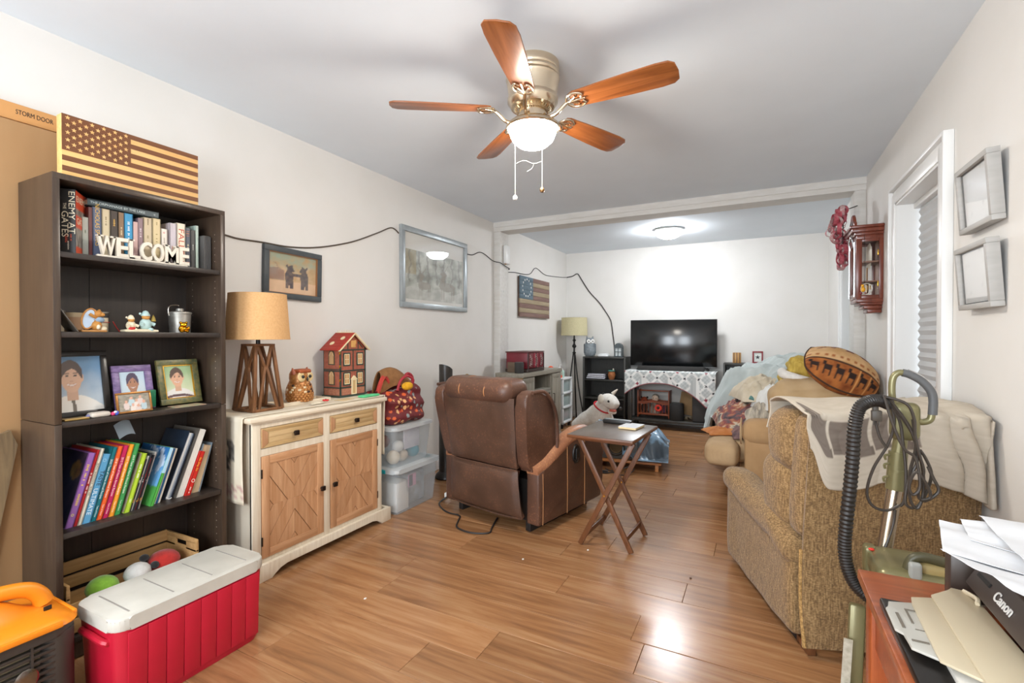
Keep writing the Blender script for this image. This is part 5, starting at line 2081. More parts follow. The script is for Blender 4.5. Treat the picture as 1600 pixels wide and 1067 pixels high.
def bear_art(u, v):
    base = mixc(lin('#D9B48C')[:3], lin('#9AA893')[:3], sstep(0.3, 0.95, v + 0.25 * nz(u, v, 3)))
    base = mixc(base, lin('#B99A6E')[:3], max(0, min(1, 0.4 + 0.9 * nz(u, v, 6, 3))))
    if v < 0.3:
        base = mixc(base, lin('#E0BE9E')[:3], 0.7)
    if u < 0.32 and 0.32 < v < 0.62 + 0.2 * nz(u, v, 5):
        base = mixc(base, lin('#7A5A60')[:3], 0.6)
    bear = lin('#4B4A52')[:3]
    for (cx, s) in ((0.42, 1), (0.74, -1)):
        hit = False
        if ((u - cx) / 0.085) ** 2 + ((v - 0.42) / 0.20) ** 2 < 1: hit = True
        if ((u - cx - s * 0.02) / 0.065) ** 2 + ((v - 0.63) / 0.075) ** 2 < 1: hit = True
        if ((u - cx - s * 0.08) / 0.03) ** 2 + ((v - 0.60) / 0.03) ** 2 < 1: hit = True
        for ea in (-0.045, 0.05):
            if ((u - cx - ea) / 0.022) ** 2 + ((v - 0.70) / 0.035) ** 2 < 1: hit = True
        for lg in (-0.04, 0.05):
            if abs(u - cx - lg) < 0.032 and 0.13 < v < 0.34: hit = True
        if 0.46 < v < 0.52 and 0 < s * (u - cx) < 0.17: hit = True
        if hit:
            base = mixc(bear, base, 0.12 + 0.15 * nz(u, v, 12))
    return base


def wall_picture(name, label, y0, y1, z0, z1, fw, d, m_f, art, nx, ny, edge=None, mount=None, roll=0.0, cat='picture', pane=True):
    w, h = y1 - y0, z1 - z0
    e = thing(name, label, cat, (XL + 0.001, (y0 + y1) / 2, (z0 + z1) / 2), rot=(roll, 0, 0))
    M = wallL(0, 0, 0)
    b = B()
    frame_rect(b, w, h, fw, d, M, 0.003)
    b.build('frame', m_f, e)
    B().box((0, 0, 0.003), (w - 0.01, h - 0.01, 0.006), M=M).build('backing', m_tanedge, e)
    if edge:
        b = B()
        frame_rect(b, w - 2 * fw + 0.006, h - 2 * fw + 0.006, 0.006, d - 0.004, M)
        b.build('inner_trim', edge, e)
    iw, ih = w - 2 * fw, h - 2 * fw
    if mount:
        l_, r_, b_, t_ = mount[1:]
        B().box((0, 0, 0.008), (iw + 0.004, ih + 0.004, 0.003), M=M).build('mount', mount[0], e)
        picture('print', iw - l_ - r_, ih - b_ - t_, art, e, M @ Matrix.Translation(((l_ - r_) / 2, (b_ - t_) / 2, 0.0105)), nx, ny)
    else:
        picture('print', iw + 0.002, ih + 0.002, art, e, M @ Matrix.Translation((0, 0, 0.009)), nx, ny)
    if pane:
        B().box((0, 0, d * 0.6), (iw, ih, 0.0015), M=M).build('pane', m_glass, e)
    return e


wall_picture('bear_picture', 'framed painting of two dark bears standing up, above the table lamp', 1.853, 2.272, 1.452, 1.766, 0.034, 0.026, m_greyframe, bear_art, 70, 54,
             edge=m_tanedge, roll=R(-1.2))
m_silver = mat('silver_frame', '#A9B0B3', '#9CA3A6', rough=0.35, metal=0.4, vscale=12)


def deer_art(u, v):
    g = 0.5 + 0.8 * nz(u, v, 5, 1.0) + 0.4 * nz(u * 1.0, v * 0.3, 14, 2.0)
    c = mixc(lin('#74776A')[:3], lin('#C3C6BC')[:3], max(0, min(1, g)))
    if u < 0.16 and v > 0.5:
        c = mixc(c, lin('#A08A4E')[:3], 0.5)
    if (abs((u * 7.0 + 0.3 * nz(u, v, 3)) % 1.0 - 0.5) < 0.09) and v > 0.35:
        c = mixc(c, lin('#5A564C')[:3], 0.55)
    for (cx, cy, s) in ((0.30, 0.30, 1.0), (0.70, 0.34, 1.35)):
        hit = ((u - cx) / (0.11 * s)) ** 2 + ((v - cy) / (0.075 * s)) ** 2 < 1
        hit |= abs(u - cx + 0.09 * s - 0.25 * (v - cy)) < 0.028 * s and cy < v < cy + 0.20 * s
        hit |= ((u - cx + 0.05 * s) / (0.045 * s)) ** 2 + ((v - cy - 0.20 * s) / (0.035 * s)) ** 2 < 1
        for lg in (-0.08, -0.05, 0.06, 0.09):
            hit |= abs(u - cx - lg * s) < 0.010 * s and cy - 0.22 * s < v < cy
        for an in (-0.5, 0.45):
            hit |= abs(u - cx + 0.05 * s - an * (v - cy - 0.22 * s)) < 0.007 and cy + 0.22 * s < v < cy + 0.36 * s
        if hit:
            c = mixc(lin('#7E7462')[:3], c, 0.3)
    if v < 0.22 + 0.05 * math.sin(14 * u):
        c = mixc(c, lin('#DADAD4')[:3], 0.35)
    return c


wall_picture('deer_picture', 'large silver-framed etching of deer in woodland hanging on the left wall', 3.075, 4.065, 1.462, 2.140, 0.045, 0.030, m_silver, deer_art, 90, 70,
             mount=(mat('white_mount', '#D9D7D0', rough=0.6), 0.025, 0.02, 0.03, 0.14))

m_wire = mat('dark_cable', '#55493E', rough=0.5)
m_wire2 = mat('dark_cable_black', '#2A2725', rough=0.5)
wx = XL + 0.005
# the first stretch runs from behind the bookcase to the deer picture, above the bear picture
c1 = [(wx, 1.40, 1.80), (wx, 1.55, 1.786), (wx, 1.64, 1.778), (wx, 1.713, 1.772), (wx, 1.851, 1.777), (wx, 2.05, 1.781), (wx, 2.269, 1.816), (wx, 2.553, 1.90), (wx, 2.815, 2.014),
      (wx, 2.959, 2.083), (wx, 3.02, 2.085), (wx, 3.066, 2.062)]
tag(B().tube(c1, 0.005, 8, 6).build('cable', m_wire), 'dark cable tacked along the left wall from bookcase to deer picture', 'cable')
px_ = XL + 0.081
c2 = [(wx, 4.073, 2.05), (wx, 4.20, 2.056), (wx, 4.338, 2.105), (wx, 4.45, 2.10), (wx, 4.60, 2.06), (XL + 0.03, 4.652, 2.045), (px_ + 0.006, 4.652, 2.03), (px_ + 0.008, 4.75, 2.01), (px_ + 0.006, 4.868, 1.99),
      (XL + 0.03, 4.872, 1.985), (wx, 4.95, 1.97), (wx, 5.157, 1.99), (wx, 5.45, 2.0), (wx, 5.613, 2.03), (wx, 5.773, 2.12), (wx, 6.05, 2.07), (wx, 6.253, 2.07), (wx, 6.697, 2.10), (wx, 6.90, 2.12)]
tag(B().tube(c2, 0.0045, 8, 5).build('cable', m_wire2), 'thin dark cable crossing the post and the back left wall', 'cable')
wy = YB - 0.006
c3 = [(-2.612, wy, 2.122), (-2.52, wy, 2.135), (-2.441, wy, 2.165), (-2.38, wy, 2.08), (-2.259, wy, 1.895), (-2.10, wy, 1.72), (-2.015, wy, 1.60), (-1.94, wy, 1.48), (-1.918, wy, 1.413),
      (-1.895, wy, 1.25), (-1.875, wy, 1.10), (-1.861, wy, 0.96)]
tag(B().tube(c3, 0.0075, 8, 6).build('cable', m_wire2), 'dark cable sagging down the back wall to the lantern', 'cable')
# little bead decor at the top corner near the deer picture is a nail
# ================================================================== brown leather recliner, seen from behind
def leather(name, base, dark, worn, amt):
    m, nt, p = _base(name)
    tc = nt.nodes.new('ShaderNodeTexCoord')
    n1 = nt.nodes.new('ShaderNodeTexNoise'); n1.inputs['Scale'].default_value = 6; n1.inputs['Detail'].default_value = 5
    n2 = nt.nodes.new('ShaderNodeTexNoise'); n2.inputs['Scale'].default_value = 85; n2.inputs['Detail'].default_value = 3
    for n in (n1, n2):
        nt.links.new(tc.outputs['Object'], n.inputs['Vector'])
    r1 = nt.nodes.new('ShaderNodeValToRGB')
    r1.color_ramp.elements[0].position = 0.35; r1.color_ramp.elements[0].color = lin(dark)
    r1.color_ramp.elements[1].position = 0.68; r1.color_ramp.elements[1].color = lin(base)
    nt.links.new(n1.outputs['Fac'], r1.inputs[0])
    m1 = nt.nodes.new('ShaderNodeMath'); m1.operation = 'MULTIPLY_ADD'
    m1.inputs[1].default_value = 0.55
    nt.links.new(n1.outputs['Fac'], m1.inputs[0]); nt.links.new(n2.outputs['Fac'], m1.inputs[2])
    r2 = nt.nodes.new('ShaderNodeValToRGB')
    r2.color_ramp.elements[0].position = 0.86 - amt; r2.color_ramp.elements[0].color = (0, 0, 0, 1)
    r2.color_ramp.elements[1].position = 0.97 - amt; r2.color_ramp.elements[1].color = (1, 1, 1, 1)
    nt.links.new(m1.outputs[0], r2.inputs[0])
    mx = nt.nodes.new('ShaderNodeMix'); mx.data_type = 'RGBA'
    nt.links.new(r2.outputs[0], mx.inputs[0]); nt.links.new(r1.outputs[0], mx.inputs[6])
    mx.inputs[7].default_value = lin(worn)
    nt.links.new(mx.outputs[2], p.inputs['Base Color'])
    p.inputs['Roughness'].default_value = 0.42
    b = nt.nodes.new('ShaderNodeBump'); b.inputs['Strength'].default_value = 0.15; b.inputs['Distance'].default_value = 0.003
    nt.links.new(n2.outputs['Fac'], b.inputs['Height']); nt.links.new(b.outputs['Normal'], p.inputs['Normal'])
    MATS[name] = m
    return m


m_lea = leather('brown_leather', '#5C4133', '#4C362A', '#694836', 0.0)
m_leaworn = leather('worn_brown_leather', '#644536', '#50372B', '#7E5640', -0.02)
m_leapad = leather('tan_arm_leather', '#A87454', '#956146', '#B58058', 0.04)
m_seam = mat('tan_stitching', '#B98252', rough=0.6)
rc = thing('recliner', 'brown leather recliner seen from behind in the middle of the room', 'armchair', (-1.585, 2.715, 0), rz=R(-12.5))
RW = 0.30
# outer back: upper and lower panels, gently convex
lean = 0.10


def backp(z):
    """y of the outer back at height z"""
    return 0.0 - lean * sstep(0.05, 0.95, z) + 0.02 * math.sin(PI * min(1, z / 0.42)) * -1 * (1 if z < 0.42 else 0)


def panel(z0, z1, w0, w1, bulge, th=0.03):
    def fn(u, v):
        z = z0 + (z1 - z0) * v
        w = w0 + (w1 - w0) * v
        x = (u - 0.5) * w
        e = (1 - abs(2 * u - 1) ** 4) * (1 - abs(2 * v - 1) ** 4)
        return Vector((x, backp(z) - bulge * e ** 0.5 + 0.004 * noise.noise(Vector((x * 9, z * 9, 2))), z))
    return B().surf(fn, 24, 20, th)


panel(0.405, 0.845, 0.575, 0.625, 0.022).build('upper_back_panel', m_lea, rc)
panel(0.095, 0.400, 0.625, 0.585, 0.030).build('lower_back_panel', m_lea, rc)
b = B()
b.tube([(-0.30, backp(0.4) - 0.010, 0.402), (-0.15, backp(0.4) - 0.020, 0.402), (0.15, backp(0.4) - 0.020, 0.402), (0.30, backp(0.4) - 0.010, 0.402)], 0.0042, 6)
b.build('back_piping', m_lea, rc)
b = B()
b.tube([(-0.30, -0.012, 0.098), (-0.15, -0.026, 0.093), (0.15, -0.026, 0.093), (0.30, -0.012, 0.098)], 0.006, 6)
b.build('back_piping', m_lea, rc)
# inner back cushions that show above and inside
b = B()
b.cush((0, 0.13, 0.62), (0.52, 0.20, 0.50), 0.07, (0, 0.03, 0), 14, wr=0.01)
b.build('back_cushion', m_leaworn, rc)
# head roll in three stitched sections
b = B()
b.cush((0, -0.010, 0.877), (0.585, 0.25, 0.150), 0.070, (0.0, 0.004, 0.004), 18, wr=0.008, wf=6)
for v in b.bm.verts:
    for xx in (-0.115, 0.105):
        k = max(0.0, 1 - abs(v.co.x - xx) / 0.02)
        v.co += (Vector((0, -0.01, 0.877)) - Vector((0, v.co.y, v.co.z))) * 0.05 * k
b.build('head_roll', m_leaworn, rc)
for xx in (-0.115, 0.105):
    b = B()
    pts = []
    for k in range(13):
        a = R(200 - k * 18)
        pts.append((xx, -0.010 + 0.1300 * math.cos(a), 0.877 + 0.0790 * math.sin(a)))
    b.tube(pts, 0.0030, 6, 3)
    b.build('stitching', m_seam, rc)
# side wings of the back
for s in (-1, 1):
    def wing(q, _s=s):
        t = sstep(0.40, 0.92, q.z)
        return q
    b = B()
    N = 16
    prof = [(0.03, 0.41), (0.22, 0.42), (0.245, 0.50), (0.235, 0.62), (0.20, 0.74), (0.14, 0.83), (0.06, 0.885), (-0.06, 0.880), (-0.092, 0.83), (-0.078, 0.70), (-0.045, 0.52), (-0.012, 0.41)]
    P = catmull([(p[0], p[1], 0) for p in prof], 3, True)
    poly = [(p.x, p.y) for p in P]
    M = Matrix(((0, 0, s, s * 0.288), (1, 0, 0, 0), (0, 1, 0, 0), (0, 0, 0, 1)))
    b.prism(poly, 0.085, M, 0.014)
    # splay outward toward the top
    for v in b.bm.verts:
        v.co.x += s * 0.030 * sstep(0.42, 0.85, v.co.z) - s * 0.02 * sstep(0.05, 0.24, v.co.y) * 0
    b.build('back_wing', m_leaworn, rc, smooth=True, angle=50)
    b = B()
    pts = [(s * 0.388 + s * 0.030 * sstep(0.42, 0.85, z), y, z) for (y, z) in ((0.245, 0.50), (0.235, 0.62), (0.20, 0.74), (0.14, 0.83), (0.06, 0.885), (-0.05, 0.885))]
    b.tube(pts, 0.011, 8)
    b.build('wing_piping', m_leaworn, rc)
# arms: outer panel with a rising curved top and a thick pad
for s in (-1, 1):
    top = [(0.02, 0.385), (0.14, 0.415), (0.26, 0.475), (0.38, 0.53), (0.50, 0.555), (0.62, 0.545), (0.73, 0.50), (0.79, 0.43), (0.81, 0.36), (0.80, 0.20), (0.775, 0.065), (0.02, 0.065)]
    M = Matrix(((0, 0, s, s * 0.318), (1, 0, 0, 0), (0, 1, 0, 0), (0, 0, 0, 1)))
    b = B()
    P = catmull([(p[0], p[1], 0) for p in top[:9]], 3)
    b.prism([(p.x, p.y) for p in P] + top[9:], 0.095, M, 0.012)
    arm = b.build('arm_panel', m_leaworn, rc, angle=50)
    b = B()
    pts = [(s * 0.364, y, z) for (y, z) in top[:9]]
    b.tube(pts, lambda t: 0.044 + 0.010 * math.sin(PI * t), 14, 5)
    b.build('arm_pad', m_leapad, rc)
    b = B()
    xo = s * 0.4145
    for (ya, za) in ((0.33, 0.50), (0.545, 0.535), (0.06, 0.38)):
        B().tube([(xo, ya, 0.065), (xo, ya + 0.004, 0.25), (xo, ya, za)], 0.0022, 5).build('arm_stitching', m_seam, rc)
b = B()
b.lathe([(0.0, 0.006), (0.030, 0.006), (0.036, 0.011), (0.041, 0.010), (0.043, 0.0), (0.0, -0.002)], n=28,
        M=Matrix.Translation((0.414, 0.435, 0.435)) @ rotm(0, R(90), 0) @ Matrix.Diagonal((1.5, 1, 1, 1)))
b.box((0.424, 0.435, 0.435), (0.010, 0.030, 0.075), 0.004)
b.build('recline_handle', m_dark, rc)
B().cush((0, 0.42, 0.42), (0.60, 0.56, 0.19), 0.06, (0, 0, 0.02), 12).build('seat_cushion', m_leaworn, rc)
B().cush((0, 0.765, 0.26), (0.58, 0.11, 0.36), 0.045, (0, 0.01, 0), 10).build('footrest', m_leaworn, rc)
b = B()
b.box((0, 0.40, 0.19), (0.60, 0.66, 0.26))
for s in (-1, 1):
    b.box((s * 0.30, 0.40, 0.03), (0.04, 0.68, 0.06), 0.004)
b.build('recliner_base', mat('black_mechanism', '#1E1A18', rough=0.6), rc)

# tower heater and headset behind it
e = thing('tower_heater', 'black cylindrical appliance with slanted control top behind the recliner', 'heater', (-2.40, 3.42, 0))
b = B()
b.lathe([(0.085, 0.0), (0.095, 0.01), (0.09, 0.03), (0.060, 0.06), (0.058, 0.86), (0.058, 0.90)], n=28)
for v in b.bm.verts:
    if v.co.z > 0.84:
        v.co.z += 0.055 - 0.62 * (v.co.y * 0.75 + v.co.x * 0.2)
b.build('heater_body', mat('gloss_charcoal', '#34302C', rough=0.3), e)
B().lathe([(0.0, 0.004), (0.048, 0.004), (0.048, 0.0), (0.0, 0.0)], n=24, M=Matrix.Translation((0, 0, 0.957)) @ rotm(R(-25), R(7), 0)).build('control_panel', mat('panel_grey', '#4A5A60', rough=0.2), e)
e = thing('wire_stand', 'small brass hook standing behind the recliner beside the black appliance', 'stand', (-2.36, 3.62, 0))
B().tube([(0, 0, 0.02), (0, 0, 0.78), (0, 0.01, 0.84), (0.01, 0.05, 0.875), (0.015, 0.09, 0.86), (0.015, 0.10, 0.82)], 0.006, 8).build('hook', m_gold, e)
B().lathe([(0.0, 0.0), (0.09, 0.0), (0.088, 0.012), (0.0, 0.02)], n=24).build('stand_foot', m_dark, e)
# dark floor fan / black bag between bins and recliner
e = thing('power_strip', 'white power strip on the floor behind the clear bins', 'power strip', (-2.09, 3.10, 0.0))
B().box((0, 0, 0.018), (0.05, 0.22, 0.034), 0.005).build('strip_body', m_white, e)
b = B()
for k in range(4):
    b.box((0, -0.075 + k * 0.045, 0.0355), (0.022, 0.026, 0.002), 0.0005)
b.build('socket', mat('socket_grey', '#BDBAB4', rough=0.5), e)
b = B().tube([(-2.09, 2.985, 0.008), (-2.06, 2.85, 0.006), (-1.92, 2.74, 0.006), (-1.80, 2.72, 0.006), (-1.755, 2.64, 0.006), (-1.70, 2.545, 0.006), (-1.58, 2.515, 0.006), (-1.48, 2.56, 0.006), (-1.50, 2.64, 0.006), (-1.55, 2.80, 0.006)], 0.0055, 7, 6)
tag(b.build('extension_cord', m_wire2), 'black power cord on the floor behind the recliner', 'cord')

# ================================================================== folding tray table
m_tt = wood('tray_walnut', '#54331F', '#7B4A2C', 'x', scale=3, rough=0.35)
m_ttleg = wood('tray_leg_walnut', '#5A3722', '#80502F', 'z', scale=3, rough=0.35)
m_ttop = mat('tray_top_grey', '#5B514A', '#665B53', rough=0.33, vscale=12, stretch=(3, 1, 1))
tt = thing('tray_table', 'dark wood folding tray table with crossed legs beside the recliner', 'table', (-0.768, 2.835, 0), rz=R(-4))
b = B()
b.box((0, 0, 0.650), (0.385, 0.52, 0.018), 0.004)
b.build('tabletop', m_tt, tt)
B().box((0, 0, 0.6597), (0.379, 0.514, 0.0022), 0.0005).build('top_surface', m_ttop, tt)
for s in (-1, 1):
    B().box((0, s * 0.185, 0.630), (0.33, 0.02, 0.022), 0.002).build('top_rail', m_tt, tt)
for s in (-1, 1):
    yo, yi = s * 0.165, s * 0.142
    B().bar((-0.148, yo, 0.006), (0.165, yo, 0.628), 0.014, 0.030, (1, 0, 0), 0.003).build('leg', m_ttleg, tt)
    B().bar((0.150, yi, 0.006), (-0.165, yi, 0.628), 0.014, 0.030, (1, 0, 0), 0.003).build('leg', m_ttleg, tt)
    B().cyl((0.003, s * 0.128, 0.312), (0.003, s * 0.178, 0.312), 0.005, n=10).build('pivot_pin', m_gold, tt)
B().bar((-0.118, -0.165, 0.062), (-0.118, 0.165, 0.062), 0.012, 0.028, (0, 0, 1), 0.003).build('stretcher', m_ttleg, tt)
B().bar((0.118, -0.142, 0.075), (0.118, 0.142, 0.075), 0.012, 0.028, (0, 0, 1), 0.003).build('stretcher', m_ttleg, tt)
e = thing('remote_control', 'black remote control in a case at the back of the tray table', 'remote', (-0.80, 3.035, 0.6615), rz=R(-6))
B().box((0, 0, 0.013), (0.185, 0.045, 0.026), 0.006).build('remote_body', m_dark, e)
B().box((0, 0.004, 0.027), (0.17, 0.03, 0.003), 0.001).build('remote_top', mat('grey_panel', '#7E8689', rough=0.3), e)
e = thing('notepad', 'pale notepad on the tray table beside the remote control', 'notepad', (-0.690, 2.945, 0.6615), rz=R(-8))
B().box((0, 0, 0.007), (0.11, 0.15, 0.012), 0.001).build('sheets', mat('buff_pages', '#E8CFA0', rough=0.8), e)
B().box((0, 0, 0.0138), (0.112, 0.152, 0.0015)).build('notepad_cover', mat('blue_white_cover', '#D4D8DC', '#C3CAD2', rough=0.5, vscale=30), e)

# ================================================================== blue coat over an amplifier-like speaker on a board
m_board2 = wood('bright_oak_board', '#A8683A', '#C98A52', 'x', scale=3, rough=0.4)
e = thing('wooden_platform', 'low honey wood board on the floor under the blue coat', 'board', (-1.10, 4.62, 0), rz=R(8))
b = B()
b.box((0, 0, 0.075), (0.60, 0.52, 0.022), 0.006)
for s in (-1, 1):
    b.box((s * 0.26, 0, 0.032), (0.03, 0.46, 0.064), 0.002)
b.build('platform_board', m_board2, e)
e = thing('speaker', 'grey speaker with a round black cone half under the blue coat', 'speaker', (-1.17, 4.50, 0.087), rz=R(8))
B().box((0, 0, 0.105), (0.36, 0.24, 0.21), 0.012).build('speaker_cabinet', mat('slate_grey_vinyl', '#4F5354', rough=0.5), e)
Ms = Matrix.Translation((-0.015, -0.121, 0.115)) @ rotm(R(90), 0, 0)
B().lathe([(0.082, -0.002), (0.084, 0.008), (0.074, 0.013), (0.066, 0.004), (0.03, -0.012), (0.0, -0.004)], n=32, M=Ms).build('speaker_cone', mat('cone_black', '#2E2A26', rough=0.5), e)
B().lathe([(0.050, 0.006), (0.055, 0.010), (0.060, 0.006)], n=32, M=Ms).build('cone_ring', mat('bronze_ring', '#6E5A40', rough=0.35, metal=0.6), e)
B().ball((0.105, -0.123, 0.10), (0.022, 0.012, 0.028), 12).build('badge', mat('cream_badge', '#C9B28A', rough=0.4), e)
m_blue = mat('steel_blue_nylon', '#7A9AB4', '#48545E', rough=0.33, ramp=(0.45, 0.55), vscale=5, bump=0.15, bscale=30)


def coat(u, v):
    x = -0.33 + 0.70 * u
    y = 0.27 - 0.58 * v
    base = 0.215 + 0.03 * math.sin(5 * u + 2) - 0.02 * u
    fall = sstep(0.58, 1.0, v) * (0.13 + 0.08 * sstep(0.3, 0.9, u))
    side = sstep(0.80, 1.0, u) * 0.13
    w = 0.03 * noise.noise(Vector((u * 5, v * 3, 1))) + 0.045 * (0.5 - abs(noise.noise(Vector((u * 9 - v * 4, v * 5 + u * 3, 4))))) + 0.008 * math.sin(30 * u - 14 * v)
    z = base - fall - side + w
    if v > 0.72 and u < 0.42:
        z = max(z, 0.18 + 0.02 * math.sin(8 * u))
        y = max(y, -0.14)
    return Vector((x, y, max(0.015, z)))


e = B().surf(coat, 60, 50, 0.008).build('coat', m_blue, loc=(-1.11, 4.62, 0.092), rot=(0, 0, R(8)))
tag(e, 'crumpled steel blue nylon coat thrown over the speaker', 'coat')
b = B()
b.tube([(-1.30, 4.20, 0.006), (-1.22, 4.16, 0.006), (-1.14, 4.22, 0.006), (-1.05, 4.17, 0.006), (-0.98, 4.26, 0.03), (-1.02, 4.33, 0.05), (-1.10, 4.30, 0.02), (-1.18, 4.26, 0.006), (-1.25, 4.31, 0.006)], 0.005, 7, 6)
b.box((-1.215, 4.19, 0.012), (0.05, 0.028, 0.024), 0.005)
b.box((-1.03, 4.24, 0.012), (0.045, 0.028, 0.024), 0.005)
tag(b.build('cord_tangle', m_wire2), 'tangle of thin black cords on the floor in front of the wooden board', 'cord')

# ================================================================== media console with fireplace insert
m_greige = wood('greige_oak', '#7E796C', '#A09A8C', 'z', scale=3, rough=0.5, bump=0.04)
m_greige_y = wood('greige_oak_y', '#7E796C', '#A09A8C', 'y', scale=3, rough=0.5, bump=0.04)
m_consside = wood('tan_console_side', '#8F7048', '#A88658', 'x', scale=3, rough=0.55)
cs = thing('media_console', 'greige media console with an electric fireplace in its middle bay', 'console', (-2.315, 4.985, 0))
CY, CXF = 1.06, 0.155
b = B()
b.box((0, 0, 0.812), (0.335, CY + 0.03, 0.044), 0.004)
b.build('top', m_greige_y, cs)
for s in (-1, 1):
    B().box((-0.002, s * (CY / 2 - 0.012), 0.43), (0.30, 0.024, 0.72), 0.002).build('side_panel', m_consside if s < 0 else m_greige, cs)
b = B()
b.box((-0.002, 0, 0.085), (0.30, CY - 0.05, 0.03), 0.002)
b.box((CXF - 0.010, 0, 0.085), (0.022, CY, 0.055), 0.002)
b.box((-0.148, 0, 0.43), (0.006, CY - 0.05, 0.70))
for s in (-1, 1):
    b.box((-0.002, s * 0.235, 0.44), (0.29, 0.018, 0.70))
b.build('carcass', m_greige, cs)
for sx in (-1, 1):
    for sy in (-1, 1):
        B().box((sx * 0.135, sy * (CY / 2 - 0.025), 0.032), (0.045, 0.045, 0.064), 0.003).build('foot', m_greige, cs)
for s in (-1, 1):
    d = B().box((0, 0, 0), (0.014, 0.272, 0.67), 0.002).build('door', m_greige, cs, loc=(CXF - 0.010, s * 0.387, 0.447))
    b = B()
    frame_rect(b, 0.272, 0.67, 0.045, 0.006, wallL(0.007, 0, 0), 0.001)
    b.build('door_frame', m_greige, d)
    b = B()
    frame_rect(b, 0.182, 0.58, 0.010, 0.004, wallL(0.0072, 0, 0), 0.001)
    b.build('bead', m_greige, d)
    b = B()
    hy_ = -s * 0.112
    b.tube([(0.013, hy_, 0.10), (0.032, hy_, 0.10), (0.034, hy_, 0.085), (0.034, hy_, -0.035), (0.032, hy_, -0.05), (0.013, hy_, -0.05)], 0.004, 6, 2)
    b.build('handle', m_knob, d)
# fireplace insert
m_fire = mat('insert_grey', '#8C897E', rough=0.4)
b = B()
b.box((0.06, 0, 0.34), (0.16, 0.44, 0.46), 0.003)
b.build('fireplace_box', m_dark, cs)
b = B()
frame_rect(b, 0.45, 0.50, 0.03, 0.014, wallL(0.140, 0, 0.35))
b.box((0.10, 0, 0.612), (0.10, 0.45, 0.020), 0.002)
b.build('fireplace_frame', m_fire, cs)
B().box((0.143, 0, 0.335), (0.004, 0.40, 0.41)).build('fireplace_glass', mat('smoky_mirror', '#6E6A5C', rough=0.12, metal=0.6), cs)
b = B()
for k in range(5):
    b.box((0.146, 0, 0.555 + k * 0.007), (0.006, 0.38, 0.0035))
b.build('vent_slat', m_dark, cs)

# things on the console
m_crimson = mat('crimson_lacquer', '#7E2430', '#6E1E28', rough=0.35, vscale=8)
jb = thing('music_box', 'crimson wooden box with ornate carved front on the media console', 'radio', (-2.315, 4.83, 0.8345))
B().box((0, 0, 0.125), (0.255, 0.42, 0.17), 0.003).build('box_body', m_crimson, jb)
b = B()
b.box((0, 0, 0.216), (0.275, 0.44, 0.014), 0.004)
b.build('box_lid', mat('dark_crimson', '#5A2A28', rough=0.35), jb)
b = B()
b.box((0, 0, 0.018), (0.275, 0.44, 0.034), 0.006)
b.build('box_base', mat('dark_walnut', '#3A2A24', rough=0.4), jb)
for k in range(3):
    c_ = B().box((0.129, -0.14 + k * 0.14, 0.125), (0.008, 0.105, 0.155), 0.002).build('front_panel', m_crimson if k != 1 else mat('crimson_bright', '#9A3040', rough=0.35), jb)
    b = B()
    for q in range(7):
        a = q * 0.9
        b.tube([(0.135, -0.14 + k * 0.14 + 0.035 * math.sin(a), 0.065 + q * 0.018), (0.136, -0.14 + k * 0.14 - 0.03 * math.cos(a), 0.075 + q * 0.018),
                (0.135, -0.14 + k * 0.14 + 0.02 * math.cos(2 * a), 0.088 + q * 0.016)], 0.004, 5, 4)
    b.build('scroll_carving', mat('silver_scroll', '#B8AFA8', rough=0.4, metal=0.5), c_)
b = B()
for s in (-1, 0, 1):
    b.cyl((0.132, s * 0.205, 0.03), (0.132, s * 0.205, 0.205), 0.008, n=10)
b.build('column', mat('dark_walnut', '#3A2A24', rough=0.4), jb)
e = B().box((0, 0, 0.055), (0.012, 0.19, 0.11), 0.003).build('plaque', mat('brown_plaque', '#6E5A48', '#5E4C3C', rough=0.5, vscale=12, stretch=(1, 1, 8)))
e.location = (-2.325, 4.53, 0.8345)
e.rotation_euler = (0, R(0), R(-90))
e.location = (-2.315, 4.585, 0.8345)
tag(e, 'brown striped plaque leaning on the near end of the crimson box', 'plaque')
e = thing('smart_speaker', 'black cylindrical speaker in front of the crimson box', 'speaker', (-2.235, 4.515, 0.8345))
B().lathe([(0.0, 0.0), (0.046, 0.0), (0.049, 0.005), (0.049, 0.108), (0.046, 0.114), (0.0, 0.114)], n=32).build('speaker_fabric', mat('charcoal_mesh', '#3A3836', rough=0.8, weave=0.2, wscale=300), e)
B().lathe([(0.0, 0.1145), (0.043, 0.1145), (0.043, 0.1165), (0.0, 0.1165)], n=32).build('speaker_top', mat('grey_cap', '#6A6E6C', rough=0.4), e)
e = B().tube([(0, 0, 0.002), (0.006, 0.03, 0.04), (-0.004, 0.05, 0.085), (0.01, 0.085, 0.105)], 0.003, 6)
e.tube([(0.004, 0.03, 0.04), (0.012, 0.0, 0.075), (0.01, -0.01, 0.10)], 0.0025, 6)
e.tube([(-0.004, 0.05, 0.08), (0.002, 0.075, 0.075)], 0.0025, 6)
e = e.build('twig', mat('twig_brown', '#5A4E44', rough=0.8))
e.location = (-2.25, 5.10, 0.8345)
tag(e, 'little dark twig ornament at the far end of the console', 'twig')

